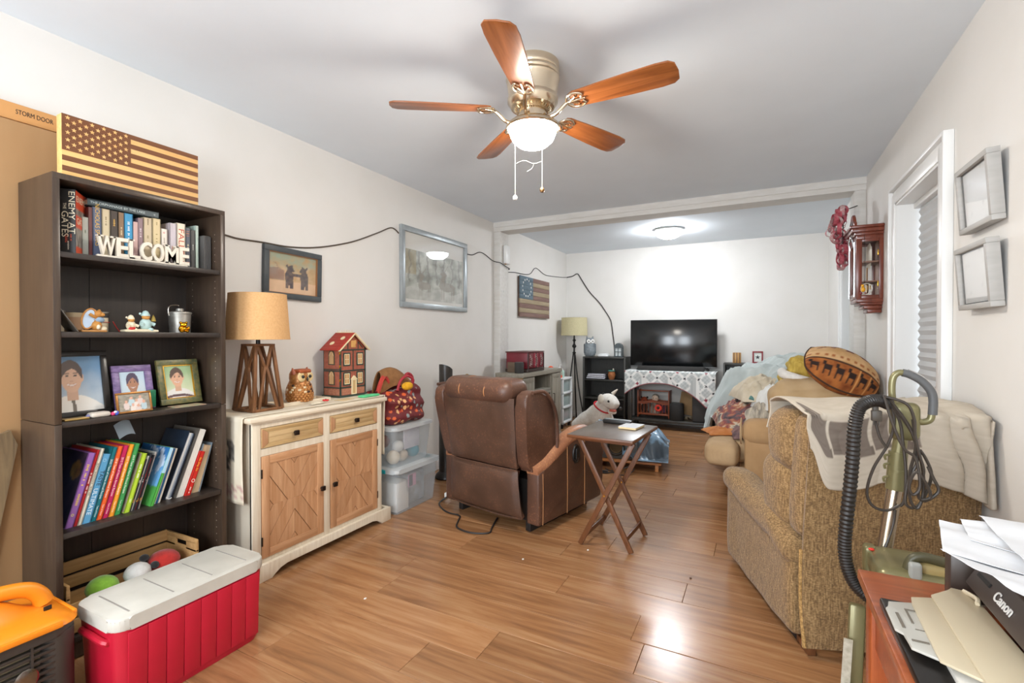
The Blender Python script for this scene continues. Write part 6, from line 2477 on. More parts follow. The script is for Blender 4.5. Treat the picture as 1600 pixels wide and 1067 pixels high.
# ================================================================== white drawer tower
m_wplast = mat('white_tower_plastic', '#E4E6E6', rough=0.35)
m_drw = frosted('clear_drawer_plastic', '#C4D4D2', 0.42, 0.2)
dt = thing('drawer_tower', 'white plastic tower of clear drawers beside the media console', 'drawers', (-2.425, 6.08, 0))
tw, td, th_ = 0.29, 0.36, 0.66
b = B()
for (sx, sy) in ((-1, -1), (-1, 1), (1, -1), (1, 1)):
    b.box((sx * (tw / 2 - 0.015), sy * (td / 2 - 0.015), 0.36), (0.030, 0.030, 0.60), 0.004)
for z in (0.075, 0.275, 0.465, 0.655):
    b.box((0, 0, z), (tw, td, 0.022), 0.004)
b.build('tower_frame', m_wplast, dt)
for (z, cc) in ((0.09, '#A04A58'), (0.29, '#5A8A84'), (0.48, '#7A9A8E')):
    h_ = 0.165
    o = B().box((0, -0.006, z + h_ / 2), (tw - 0.066, td + 0.008, h_), 0.008).build('drawer', m_drw, dt)
    B().box((0, -td / 2 - 0.012, z + h_ * 0.72), (0.11, 0.014, 0.016), 0.004).build('drawer_lip', m_drw, o)
for sx in (-1, 1):
    for sy in (-1, 1):
        B().cyl((sx * 0.11, sy * 0.14, 0.0), (sx * 0.11, sy * 0.14, 0.065), 0.022, n=12).build('castor', m_dark, dt)
for (z, cc, nm) in ((0.10, '#B04860', 'crimson cloth in the bottom drawer of the white tower'), (0.30, '#8FA8A0', 'sage green cloth in the middle drawer of the white tower'),
                    (0.49, '#5E8C8A', 'teal cloth in the top drawer of the white tower')):
    e = B().cush((0, 0, 0.045), (0.20, 0.28, 0.09), 0.03, (0, 0, 0.01), 8, wr=0.015, wf=20).build('cloth', mat('cloth_' + cc[1:], cc, rough=0.9))
    e.location = (-2.425, 6.08, z + 0.004)
    tag(e, nm, 'cloth')
TZ = 0.6665
e = B().box((0, 0, 0.018), (0.16, 0.12, 0.036), 0.008).build('orange_case', mat('vivid_orange', '#E8542A', rough=0.4))
e.location = (-2.415, 5.98, TZ)
tag(e, 'flat orange case on top of the white drawer tower', 'case')
e = thing('orange_fruit', 'round orange ball in a clear dish on the white drawer tower', 'ball', (-2.520, 6.06, TZ))
B().ball((0, 0, 0.115), 0.038, 14).build('ball', mat('vivid_orange', '#E8542A', rough=0.4), e)
B().lathe([(0.0, 0.0), (0.035, 0.0), (0.03, 0.03), (0.035, 0.065), (0.045, 0.09), (0.043, 0.09), (0.03, 0.066), (0.0, 0.06)], n=20).build('dish', m_glass, e)
for (xx, yy, cc, hh, nm) in ((-2.455, 6.05, '#8FB88A', 0.10, 'squat green bottle on the white drawer tower'), (-2.400, 6.08, '#E8ECEA', 0.17, 'white pump bottle on the white drawer tower'),
                             (-2.345, 6.04, '#B8D8CC', 0.13, 'pale mint bottle at the right of the white drawer tower')):
    e = thing('bottle', nm, 'bottle', (xx, yy, TZ))
    B().lathe([(0.0, 0.0), (0.026, 0.0), (0.028, 0.006), (0.028, hh * 0.68), (0.012, hh * 0.8), (0.0, hh * 0.8)], n=18).build('bottle_body', mat('bottle_' + cc[1:], cc, rough=0.3), e)
    b = B().cyl((0, 0, hh * 0.8), (0, 0, hh), 0.010, n=12)
    if hh > 0.15:
        b.box((0.012, 0, hh), (0.045, 0.012, 0.010), 0.003)
    b.build('bottle_cap', mat('bottle_cap', '#3A3E44' if hh > 0.15 else '#E8E8E4', rough=0.4), e)
b = B()
b.cush((0, 0, 0.15), (0.16, 0.12, 0.30), 0.04, (0.02, 0.02, 0), 10, wr=0.03, wf=14)
e = b.build('plastic_bag', frosted('bag_plastic', '#D5DCE0', 0.35, 0.2), loc=(-2.37, 5.73, 0.003))
tag(e, 'clear plastic bag on the floor between console and drawer tower', 'bag')

# ================================================================== tripod floor lamp in the corner
m_khaki = mat('khaki_linen', '#C9C09A', '#BDB48E', rough=0.85, vscale=90, weave=0.05, wscale=150)
m_iron = mat('black_iron', '#2A2826', rough=0.45, metal=0.4)
LY = 6.62
fl_ = thing('floor_lamp', 'black tripod floor lamp with khaki drum shade in the far left corner', 'lamp', (-2.385, LY, 0))
b = B()
for (r_,) in ((0.190,), (0.187,)):
    b.lathe([(r_, 1.235), (r_ - 0.006, 1.490)], n=44)
bmesh.ops.delete(b.bm, geom=[f for f in b.bm.faces if len(f.verts) > 8], context='FACES')
b.build('lamp_shade', m_khaki, fl_)
b = B()
for z in (1.236, 1.489):
    b.tube([(0.186 * math.cos(2 * PI * i / 36), 0.186 * math.sin(2 * PI * i / 36), z) for i in range(36)], 0.003, 6, 1, True)
b.build('shade_rim', m_khaki, fl_)
b = B()
b.lathe([(0.012, 0.95), (0.014, 0.97), (0.030, 0.985), (0.014, 1.0), (0.012, 1.05), (0.026, 1.065), (0.034, 1.08), (0.020, 1.10), (0.012, 1.12), (0.014, 1.15), (0.028, 1.165), (0.014, 1.18), (0.010, 1.23), (0.009, 1.38), (0.0, 1.40)], n=20)
b.build('turned_stem', m_iron, fl_)
for k in range(3):
    a = R(100 + 120 * k)
    B().tube([(0.012 * math.cos(a), 0.012 * math.sin(a), 0.99), (0.08 * math.cos(a), 0.08 * math.sin(a), 0.5), (0.19 * math.cos(a), 0.19 * math.sin(a), 0.008)], 0.010, 8, 4).build('leg', m_iron, fl_)
b = B()
for k in range(3):
    a = 2 * PI * k / 3
    b.cyl((0, 0, 1.39), (0.183 * math.cos(a), 0.183 * math.sin(a), 1.46), 0.003, n=6)
b.build('shade_spider', m_iron, fl_)
B().ball((0, 0, 1.43), (0.03, 0.03, 0.035), 14).build('bulb', mat('bulb_glass', '#F0ECE4', rough=0.3), fl_)

# ================================================================== low black bookcase left of the television
m_blk = mat('black_ash_laminate', '#2E2D2A', '#383733', rough=0.4, vscale=10, stretch=(8, 8, 1))


def low_case(name, label, x0, x1, yf, yb, h, shelves, arch_mark=True):
    e = thing(name, label, 'bookcase', ((x0 + x1) / 2, (yf + yb) / 2, 0))
    w, d = x1 - x0, yb - yf
    for s in (-1, 1):
        B().box((s * (w / 2 - 0.012), 0, h / 2), (0.024, d, h), 0.002).build('side_panel', m_blk, e)
    B().box((0, 0, h - 0.012), (w - 0.05, d, 0.024), 0.002).build('top_panel', m_blk, e)
    for z in shelves:
        B().box((0, 0.004, z), (w - 0.05, d - 0.014, 0.020), 0.001).build('shelf', m_blk, e)
    B().box((0, d / 2 - 0.006, h / 2), (w - 0.05, 0.006, h - 0.03)).build('back_panel', m_blk, e)
    return e


low_case('low_bookcase', 'low black bookcase left of the television', -2.235, -1.625, 6.56, 6.875, 0.935, (0.07, 0.345, 0.605))
OT = 0.9355
m_owlg = mat('blue_grey_stoneware', '#6F777C', '#8C9498', rough=0.5, vscale=30, bump=0.3, bscale=60)
e = thing('owl_statue', 'tall grey stoneware owl standing on the low black bookcase', 'ornament', (-2.175, 6.70, OT), rz=R(-60))
B().lathe([(0.0, 0.0), (0.060, 0.0), (0.078, 0.02), (0.084, 0.07), (0.078, 0.14), (0.066, 0.19), (0.060, 0.215), (0.058, 0.24), (0.045, 0.262), (0.0, 0.268)], n=28).build('owl_body', m_owlg, e)
b = B()
for s in (-1, 1):
    b.lathe([(0.022, 0.0), (0.012, 0.022), (0.0, 0.045)], n=10, M=Matrix.Translation((0.0, s * 0.036, 0.250)) @ rotm(R(-s * 15), 0, 0))
b.build('ear', m_owlg, e)
for s in (-1, 1):
    o = B().lathe([(0.0, 0.008), (0.026, 0.006), (0.030, 0.0), (0.0, -0.004)], n=20, M=Matrix.Translation((0.055, s * 0.028, 0.215)) @ rotm(0, R(85), 0)).build('eye_ring', m_white, e)
    B().ball((0.0635, s * 0.028, 0.215), (0.005, 0.010, 0.010), 10).build('pupil', m_dark, o)
b = B()
for s in (-1, 1):
    b.cush((0.0, s * 0.072, 0.11), (0.09, 0.022, 0.14), 0.010, (0, 0, 0), 6)
b.build('wing', mat('slate_wing', '#565F66', '#6E7880', rough=0.5, vscale=40), e)
B().lathe([(0.0, 0.012), (0.007, 0.0), (0.0, -0.014)], (0.068, 0, 0.192), 8).build('beak', mat('tan_beak', '#A89878', rough=0.5), e)
b = B().lathe([(0.0, 0.0), (0.035, 0.0), (0.04, 0.012), (0.0, 0.016)], n=20)
e = b.build('small_dish', mat('stone_dish', '#A29C90', rough=0.6), loc=(-2.06, 6.64, OT))
tag(e, 'small stone-coloured disc beside the grey owl', 'dish')
b = B().box((0, 0, 0.014), (0.15, 0.12, 0.028), 0.012)
b.box((0, 0, 0.034), (0.115, 0.09, 0.014), 0.006)
e = b.build('white_box', m_wplast, loc=(-1.955, 6.66, OT))
tag(e, 'low white plastic box on the middle of the black bookcase top', 'box')
e = B().lathe([(0.0, 0.0), (0.040, 0.0), (0.040, 0.003), (0, 0.003)], n=24, M=rotm(R(90), 0, 0)).build('sticker', m_white, loc=(-1.90, 6.5593, 0.9232))
bpy.data.objects.remove(e)
e = thing('lantern', 'small arched grey lantern at the right end of the low black bookcase', 'lantern', (-1.735, 6.64, OT))
m_lant = mat('pewter_blue', '#4E5658', rough=0.45, metal=0.3)
b = B()
b.box((0, 0, 0.008), (0.115, 0.09, 0.016), 0.003)
for s in (-1, 1):
    b.box((s * 0.048, -0.036, 0.07), (0.014, 0.014, 0.12), 0.002)
    b.box((s * 0.048, 0.036, 0.07), (0.014, 0.014, 0.12), 0.002)
b.box((0, -0.036, 0.128), (0.11, 0.012, 0.010)); b.box((0, -0.036, 0.070), (0.10, 0.010, 0.008)); b.box((0, -0.036, 0.07), (0.008, 0.010, 0.11))
arcp = [(-0.055, 0.132), (0.055, 0.132)] + [(0.055 * math.cos(PI * k / 10), 0.132 + 0.060 * math.sin(PI * k / 10)) for k in range(1, 10)]
b.prism(arcp, 0.084, Matrix.Translation((0, 0.042, 0)) @ rotm(R(90), 0, 0))
b.build('lantern_frame', m_lant, e)
B().box((0, -0.030, 0.07), (0.085, 0.003, 0.108)).build('pane', mat('white_pane', '#CFD6D6', rough=0.4), e)
B().cyl((0, 0, 0.016), (0, 0, 0.085), 0.024, n=16).build('candle', m_wax, e)
# on its shelves
e = thing('tray_stack', 'stack of clear plastic food trays on the upper shelf of the black bookcase', 'trays', (-2.06, 6.66, 0.6155))
for k in range(3):
    b = B().box((0.004 * k, 0, 0.016 + k * 0.024), (0.26 - 0.012 * k, 0.16, 0.020), 0.007)
    b.build('plastic_tray', frosted('tray_plastic', '#D8D8E0', 0.25, 0.15), e)
e = thing('clay_pot', 'small terracotta pot with a green band on the upper shelf', 'pot', (-1.84, 6.65, 0.6155))
B().lathe([(0.0, 0.0), (0.034, 0.0), (0.050, 0.05), (0.052, 0.075), (0.044, 0.105), (0.050, 0.118), (0.0, 0.118)], n=24).build('pot_body', mat('terracotta', '#A8683A', '#8A5028', rough=0.7, vscale=30), e)
B().lathe([(0.047, 0.112), (0.052, 0.118), (0.046, 0.128), (0.030, 0.132), (0.0, 0.133)], n=24).build('pot_rim', mat('verdigris', '#3E7A6E', rough=0.6), e)
B().ball((0.03, -0.02, 0.142), (0.012, 0.012, 0.014), 10).build('stopper', mat('cream_knob', '#D8D0C0', rough=0.5), e)
e = B().tube([(-0.06, 0, 0.003), (-0.03, 0.02, 0.05), (0.0, -0.02, 0.01), (0.03, 0.01, 0.06), (0.06, -0.01, 0.02), (0.02, 0.03, 0.004), (-0.04, -0.03, 0.004)], 0.0035, 6, 5).build(
    'wire_coil', mat('grey_wire', '#6A6C6A', rough=0.4, metal=0.4), loc=(-2.00, 6.68, 0.3575))
tag(e, 'loose coil of grey wire on the middle shelf of the black bookcase', 'wire')

# ================================================================== television on its stand
m_screen = mat('tv_screen', '#0E0F10', rough=0.16, spec=0.6)
m_bezel = mat('tv_bezel', '#2A2A2A', rough=0.35, metal=0.4)
tv = thing('television', 'large black flat television on a cloth-covered stand', 'television', (-1.028, 6.70, 0.770), rz=R(3))
B().box((0, 0.012, 0.355), (1.105, 0.035, 0.64), 0.006).build('tv_body', m_bezel, tv)
B().box((0, -0.008, 0.360), (1.085, 0.006, 0.612), 0.001).build('tv_screen', m_screen, tv)
b = B()
b.box((0, -0.008, 0.045), (1.105, 0.010, 0.012), 0.002)
b.build('lower_bezel', mat('silver_bezel', '#8C8C8C', rough=0.3, metal=0.8), tv)
b = B()
for s in (-1, 1):
    b.bar((s * 0.40, 0.01, 0.05), (s * 0.45, -0.09, 0.006), 0.022, 0.012, (0, 0, 1), 0.003)
    b.bar((s * 0.40, 0.01, 0.05), (s * 0.45, 0.09, 0.006), 0.022, 0.012, (0, 0, 1), 0.003)
b.build('tv_foot', m_bezel, tv)
e = B().box((0, 0, 0.030), (0.84, 0.075, 0.058), 0.010).build('soundbar', mat('soundbar_mesh', '#2E2C2A', rough=0.7), loc=(-1.035, 6.575, 0.7695), rot=(0, 0, R(2)))
tag(e, 'long dark soundbar below the television screen', 'soundbar')
ts = thing('tv_stand', 'black open television stand under the crocheted cloth', 'stand', (-1.035, 6.655, 0))
for sx in (-1, 1):
    for sy in (-1, 1):
        B().box((sx * 0.50, sy * 0.195, 0.375), (0.05, 0.05, 0.75), 0.003).build('leg', m_blk, ts)
B().box((0, 0, 0.745), (1.06, 0.45, 0.030), 0.003).build('top', m_blk, ts)
B().box((0, 0, 0.115), (1.0, 0.42, 0.030), 0.003).build('shelf', m_blk, ts)


def lace_P(u, v):
    # u across x, v: 0 back of top .. front edge .. hanging hem
    x = -0.565 + 1.13 * u
    top = 0.40
    # hem: lower at both sides, arched in the middle, longer at the right
    hem = 0.16 + 0.19 * abs(2 * (u - 0.38)) ** 2.2 * (1.35 if u > 0.38 else 1.55)
    hem = min(hem, 0.44 if u > 0.38 else 0.33)
    s = v * (top + hem)
    if s < top:
        y, z = 0.17 - s * 0.985, 0.7645
    else:
        d_ = s - top
        y = -0.229 - 0.010 * math.sin(22 * u) * min(1, d_ * 6) - 0.004
        z = 0.7645 - d_
    return Vector((x, y, z))


def lace_C(u, v):
    x, s = u * 1.13, v * 0.72
    p_ = lace_P(u, v)
    z = (0.765 - p_.z) if p_.y < -0.228 else -0.1
    a, c = (x + z) / 0.17, (x - z) / 0.17
    col = mixc(lin('#C9CCCA')[:3], lin('#A9AFAE')[:3], 0.5 + 0.5 * math.sin(120 * x) * math.sin(120 * z))
    fa, fc = abs(a - round(a)), abs(c - round(c))
    if fa < 0.12 or fc < 0.12:
        col = lin('#E6E6E2')[:3]
    if fa < 0.14 and fc < 0.14:
        k = (round(a) + round(c)) % 4
        col = lin('#8C2A3C')[:3] if k in (0, 2) and (round(a) % 2 == 0) else (lin('#26262A')[:3] if (fa < 0.05 or fc < 0.05) else lin('#E6E6E2')[:3])
    if v > 0.975:
        col = lin('#9A5A60')[:3]
    return col


o = cloth_grid('crochet_cloth', lace_P, lace_C, 130, 70, print_mat('lace_print', rough=0.95), 0.003)
o.location = (-1.035, 6.655, 0)
tag(o, 'white crocheted lattice cloth with red and black knots draped over the stand', 'cloth')

# under the stand
SZ = 0.1305
m_cherry = wood('cherry_cradle', '#7A3A22', '#9C5230', 'x', scale=4, rough=0.4)
cd = thing('doll_cradle', 'small reddish wooden doll bed with rails under the television', 'doll bed', (-1.245, 6.62, SZ))
b = B()
for s in (-1, 1):
    B().box((s * 0.20, 0, 0.19), (0.014, 0.20, 0.36), 0.003).build('end_board', m_cherry, cd)
B().box((0, 0, 0.06), (0.39, 0.19, 0.012)).build('bed_base', m_cherry, cd)
for yy in (-0.09, 0.09):
    B().box((0, yy, 0.055), (0.39, 0.012, 0.022), 0.002).build('rail', m_cherry, cd)
    tp = [(-0.195, 0.19), (-0.12, 0.185), (-0.05, 0.205), (0.0, 0.212), (0.05, 0.205), (0.12, 0.185), (0.195, 0.19), (0.195, 0.222), (0.1, 0.225), (0.0, 0.245), (-0.1, 0.225), (-0.195, 0.222)]
    B().prism(tp, 0.012, Matrix.Translation((0, yy + 0.006, 0)) @ rotm(R(90), 0, 0)).build('curved_rail', m_cherry, cd)
    for k in range(9):
        B().cyl((-0.16 + k * 0.04, yy, 0.06), (-0.16 + k * 0.04, yy, 0.20), 0.0045, n=8).build('spindle', m_cherry, cd)
B().box((0, 0.0, 0.36), (0.40, 0.02, 0.018), 0.003).build('canopy_rail', m_cherry, cd)
e = thing('doll', 'pale-faced doll with a grey dress lying in the doll bed', 'doll', (-1.235, 6.625, SZ + 0.068))
b = B()
b.ball((0.0, 0, 0.19), (0.045, 0.04, 0.05), 14)
b.build('doll_head', mat('doll_skin', '#E6CDB8', rough=0.5), e)
B().ball((0.0, 0.012, 0.205), (0.048, 0.042, 0.045), 12).build('doll_hair', mat('doll_hair', '#8A8478', rough=0.9), e)
B().lathe([(0.0, 0.0), (0.085, 0.0), (0.075, 0.06), (0.04, 0.13), (0.02, 0.15), (0.0, 0.15)], n=18).build('doll_dress', mat('doll_dress', '#7E7A74', '#A8A296', rough=0.9, vscale=30), e)
b = B()
for s in (-1, 1):
    b.ball((s * 0.016, -0.0385, 0.195), 0.0055, 8)
b.build('doll_eye', m_dark, e)
e = thing('soft_toy', 'russet teddy face at the left of the doll bed', 'soft toy', (-1.375, 6.60, SZ + 0.068))
B().ball((0, 0, 0.16), (0.048, 0.035, 0.048), 14).build('toy_head', mat('russet_fur', '#8A3A1E', rough=0.9), e)
B().ball((0, 0, 0.06), (0.045, 0.035, 0.06), 14).build('toy_body', mat('dark_fur', '#3A2A24', rough=0.9), e)
b = B()
b.ball((0, -0.034, 0.15), (0.014, 0.010, 0.012), 8)
for s in (-1, 1):
    b.ball((s * 0.04, 0, 0.20), 0.014, 8)
b.build('toy_ear', mat('dark_fur', '#3A2A24', rough=0.9), e)
e = thing('red_flower', 'bright red fabric flower hanging on the doll bed rail', 'flower', (-1.175, 6.508, SZ + 0.145))
b = B()
for k in range(10):
    a = 2 * PI * k / 10
    b.ball((0.032 * math.cos(a), 0, 0.032 * math.sin(a)), (0.016, 0.006, 0.016), 8)
b.build('petals', mat('poppy_red', '#D23A2A', rough=0.7), e)
B().ball((0, -0.004, 0), (0.015, 0.007, 0.015), 10).build('flower_centre', m_dark, e)
e = B().box((0, 0, 0.055), (0.12, 0.05, 0.11), 0.02).build('purple_cloth', mat('dusky_purple', '#5A4058', rough=0.9), loc=(-1.145, 6.62, SZ + 0.069))
tag(e, 'dusky purple cloth inside the doll bed behind the red flower', 'cloth')
e = thing('speaker', 'black cylindrical speaker under the television stand', 'speaker', (-0.945, 6.53, SZ))
B().lathe([(0.0, 0.0), (0.085, 0.0), (0.090, 0.008), (0.090, 0.205), (0.084, 0.218), (0.0, 0.220)], n=32).build('speaker_fabric', mat('black_mesh', '#262524', rough=0.8, weave=0.2, wscale=300), e)
B().lathe([(0.0, 0.2205), (0.075, 0.2205), (0.075, 0.223), (0, 0.223)], n=32).build('speaker_top', mat('grey_cap2', '#454645', rough=0.4), e)
e = thing('speaker', 'tall black box speaker at the right of the television stand shelf', 'speaker', (-0.665, 6.55, SZ))
B().box((0, 0, 0.165), (0.17, 0.17, 0.33), 0.016).build('speaker_cabinet', mat('matt_black', '#2E2D2C', rough=0.55), e)
B().box((0, -0.0855, 0.165), (0.145, 0.004, 0.30), 0.001).build('speaker_grille', mat('grille_black', '#3A3938', rough=0.8), e)
e = B().box((0, 0, 0.17), (0.34, 0.01, 0.30), 0.002).build('tan_panel', mat('tan_board', '#B89468', '#A88458', rough=0.7, vscale=6), loc=(-0.80, 6.78, SZ + 0.012), rot=(R(-6), R(8), 0))
tag(e, 'tan board leaning behind the speakers under the television', 'board')
b = B()
for k in range(5):
    b.tube([(-0.06 + 0.012 * k, 0.0, 0.005), (-0.02, -0.01 + 0.004 * k, 0.05 - 0.006 * k), (0.03, 0.01, 0.012 + 0.01 * k), (0.07 - 0.01 * k, -0.008, 0.045), (0.08, 0.0, 0.005)], 0.003, 5, 4)
e = b.build('cable_tangle', mat('beige_wire', '#A8987C', rough=0.6), loc=(-0.805, 6.60, SZ + 0.003))
tag(e, 'tangle of beige wires between the two speakers', 'cable')

# right hand black unit behind the bedding
low_case('low_bookcase', 'low black bookcase right of the television behind the bedding', -0.395, 0.30, 6.58, 6.875, 0.885, (0.07, 0.33, 0.60))
e = thing('amber_box', 'little amber striped box on the right black bookcase', 'box', (-0.245, 6.72, 0.8855))
B().box((0, 0, 0.065), (0.095, 0.05, 0.13), 0.004).build('box_body', mat('amber_box', '#B98A4C', rough=0.4), e)
for k in range(3):
    B().box((-0.032 + 0.032 * k, -0.026, 0.065), (0.008, 0.004, 0.13)).build('stripe', mat('dark_stripe', '#5A4030', rough=0.5), e)
e = thing('photo_frame', 'small dark red frame with a black star print on the right bookcase', 'picture frame', (-0.01, 6.73, 0.8855))
b = B()
Mf = Matrix.Translation((0, 0, 0.075)) @ rotm(R(90), 0, 0)
frame_rect(b, 0.12, 0.15, 0.018, 0.016, Mf, 0.002)
b.build('frame', mat('oxblood', '#8A2A30', rough=0.4), e)
B().box((0, -0.005, 0.075), (0.09, 0.004, 0.12)).build('print', mat('mint_white', '#E2E8E2', rough=0.5), e)
st = [(0.030 * (1 if i % 2 == 0 else 0.4) * math.sin(PI * i / 5), 0.030 * (1 if i % 2 == 0 else 0.4) * math.cos(PI * i / 5)) for i in range(10)]
B().prism(st, 0.002, Mf @ Matrix.Translation((0, 0, 0.006))).build('star_motif', mat('star_black', '#3A3A3E', rough=0.5), e)
e = B().box((0, 0, 0.03), (0.16, 0.08, 0.06), 0.004).build('black_box', m_dark, loc=(0.20, 6.70, 0.8855))
tag(e, 'plain black box at the right end of the right black bookcase', 'box')

# ================================================================== plush dog
m_plush = mat('white_dog_plush', '#E8E4DC', '#DAD5CB', rough=0.95, vscale=40, bump=0.5, bscale=130, sheen=0.4)


def skin_body(name, m_, parent, pts, edges, radii, levels=2, loc=None):
    me = bpy.data.meshes.new(name)
    me.from_pydata(pts, edges, [])
    o = bpy.data.objects.new(name, me)
    COL.objects.link(o)
    md = o.modifiers.new('skin', 'SKIN')
    sv = me.skin_vertices[0].data
    for i, r_ in enumerate(radii):
        sv[i].radius = (r_, r_) if not hasattr(r_, '__len__') else r_
        sv[i].use_root = (i == 0)
    md.use_smooth_shade = True
    sd = o.modifiers.new('subdivision', 'SUBSURF')
    sd.levels = sd.render_levels = levels
    me.materials.append(m_)
    if parent:
        o.parent = parent
    if loc:
        o.location = loc
    return o


dg = thing('plush_dog', 'large white plush bull terrier with a red collar lying by the black bookcase', 'soft toy', (-1.83, 5.90, 0), rz=R(-18))
pts = [(-0.12, 0.02, 0.165), (-0.02, 0.0, 0.20), (0.08, -0.01, 0.275), (0.13, -0.02, 0.36), (0.17, -0.02, 0.43),     # hips, trunk, chest, neck, skull base
       (0.225, -0.025, 0.425), (0.285, -0.03, 0.385), (0.325, -0.035, 0.35),                                        # skull, muzzle, nose
       (-0.20, -0.10, 0.115), (-0.27, -0.16, 0.055),                                                                   # near hind leg
       (-0.20, 0.13, 0.10), (-0.25, 0.18, 0.05),                                                                       # far hind leg
       (0.12, -0.10, 0.17), (0.16, -0.16, 0.055), (0.20, -0.18, 0.045),                                                # near fore leg
       (0.15, 0.09, 0.16), (0.22, 0.12, 0.05)]                                                                         # far fore leg
edges = [(0, 1), (1, 2), (2, 3), (3, 4), (4, 5), (5, 6), (6, 7), (0, 8), (8, 9), (0, 10), (10, 11), (2, 12), (12, 13), (13, 14), (2, 15), (15, 16)]
rad = [0.130, 0.130, 0.115, 0.098, 0.112, 0.106, 0.082, 0.062, 0.068, 0.062, 0.065, 0.055, 0.058, 0.050, 0.042, 0.055, 0.048]
skin_body('dog_body', m_plush, dg, pts, edges, rad)
b = B()
b.ball((0, 0, 0), (0.045, 0.018, 0.060), 14, M=Matrix.Translation((0.150, -0.118, 0.455)) @ rotm(R(-22), R(-18), 0))
b.build('ear', mat('dog_ear', '#D6CDBE', rough=0.95, bump=0.4, bscale=130), dg)
b = B()
b.lathe([(0.0, 0.0), (0.040, 0.004), (0.032, 0.04), (0.014, 0.085), (0.0, 0.095)], n=12,
        M=Matrix.Translation((0.205, 0.050, 0.500)) @ rotm(R(-30), R(38), 0) @ Matrix.Diagonal((0.55, 1, 1, 1)))
b.build('ear', mat('dog_ear', '#D6CDBE', rough=0.95, bump=0.4, bscale=130), dg)
b = B()
b.ball((0.258, -0.112, 0.432), 0.014, 10)
b.ball((0.265, 0.052, 0.425), 0.014, 10)
b.build('eye', m_dark, dg)
B().ball((0.380, -0.042, 0.350), (0.022, 0.028, 0.022), 12).build('nose', m_dark, dg)
B().cush((0.268, -0.045, 0.298), (0.105, 0.062, 0.052), 0.024, (0, 0, 0), 8, M=None).build('lower_jaw', m_plush, dg)
B().cush((0.288, -0.062, 0.318), (0.080, 0.058, 0.030), 0.014, (0, 0, 0), 6).build('mouth', mat('mouth_coral', '#C86A5A', rough=0.7), dg)
b = B()
cl = []
for k in range(24):
    a = 2 * PI * k / 24
    cl.append(Vector((0.108, -0.015, 0.335)) + Matrix.Rotation(R(32), 3, 'Y') @ Vector((0.117 * math.cos(a), 0.117 * math.sin(a), 0)))
b.tube(cl, 0.0095, 8, 1, True)
b.build('collar', mat('collar_red', '#C4202C', rough=0.5), dg)
# ================================================================== beige sofa along the right wall
m_sofa = mat('beige_twill', '#B8946A', '#AC885E', rough=0.9, vscale=8, weave=0.08, wscale=170, bump=0.15)
m_sofal = mat('beige_seat_twill', '#C0A27C', '#B49670', rough=0.9, vscale=8, weave=0.08, wscale=170, bump=0.15)
so = thing('sofa', 'beige fabric sofa heaped with bedding along the right wall', 'sofa', (0.22, 4.70, 0))
SX0, SX1, SY = -0.34, 0.50, 1.0      # front, back (local x), half length


def sofa_box(name, c, s, r, puff, m_, n=12, wr=0.006):
    return B().cush(c, s, r, puff, n, wr=wr, wf=7).build(name, m_, so)


sofa_box('sofa_base', (0.06, 0, 0.17), (0.80, 1.96, 0.24), 0.03, (0, 0, 0), m_sofa)
sofa_box('sofa_back', (0.385, 0, 0.46), (0.23, 1.96, 0.72), 0.07, (0, 0, 0.01), m_sofa)
for s in (-1, 1):
    b = B()
    b.cush((0.07, s * 0.91, 0.30), (0.75, 0.17, 0.50), 0.03, (0, 0, 0), 10)
    b.cush((0.06, s * 0.90, 0.545), (0.77, 0.225, 0.175), 0.075, (0, 0, 0.006), 14, wr=0.006)
    b.build('arm', m_sofa, so)
    b = B()
    b.tube([(-0.327, s * 0.90 + s * 0.0, 0.455), (-0.330, s * 0.90 - 0.10, 0.50), (-0.330, s * 0.90 - 0.105, 0.58), (-0.328, s * 0.90, 0.635), (-0.330, s * 0.90 + 0.105, 0.58), (-0.330, s * 0.90 + 0.10, 0.50)], 0.005, 6, 5, True)
    b.build('arm_piping', m_sofal, so)
for s in (-1, 1):
    b = B()
    b.cush((-0.10, s * 0.415, 0.375), (0.70, 0.80, 0.165), 0.05, (0.01, 0, 0.018), 14, wr=0.008)
    b.cush((-0.455, s * 0.52, 0.372), (0.22, 0.98, 0.160), 0.055, (0.012, 0, 0.008), 12, wr=0.008)
    b.build('seat_cushion', m_sofal, so)
    sofa_box('back_cushion', (0.235, s * 0.41, 0.66), (0.20, 0.78, 0.42), 0.08, (0.03, 0, 0), m_sofa, 12, 0.012)
for sx in (-0.28, 0.40):
    for sy in (-0.92, 0.92):
        B().lathe([(0.024, 0.0), (0.034, 0.05), (0.036, 0.07)], (sx, sy, 0), 14).build('foot', m_ttleg, so)

# loose cushion leaning on the near arm
e = B().cush((0, 0, 0), (0.58, 0.28, 0.30), 0.10, (0.02, 0.03, 0.03), 16, wr=0.02, wf=7).build('cushion', mat('beige_cushion', '#C2A680', '#B5986E', rough=0.9, vscale=7, weave=0.06, wscale=170),
                                                                                              loc=(0.370, 3.98, 0.755), rot=(R(8), R(-4), R(3)))
tag(e, 'large plain beige cushion lying on the near sofa arm', 'cushion')


# southwestern horse pillow
def pillow_P(u, v, side):
    x, y = (u - 0.5), (v - 0.5)
    e = max(0.0, (1 - (2 * x) ** 2) * (1 - (2 * y) ** 2))
    return Vector((x * 0.52 * (1 - 0.10 * (2 * y) ** 2), y * 0.44 * (1 - 0.42 * (2 * x) ** 2), side * 0.130 * e ** 0.6 + 0.004 * noise.noise(Vector((x * 9, y * 9, side)))))


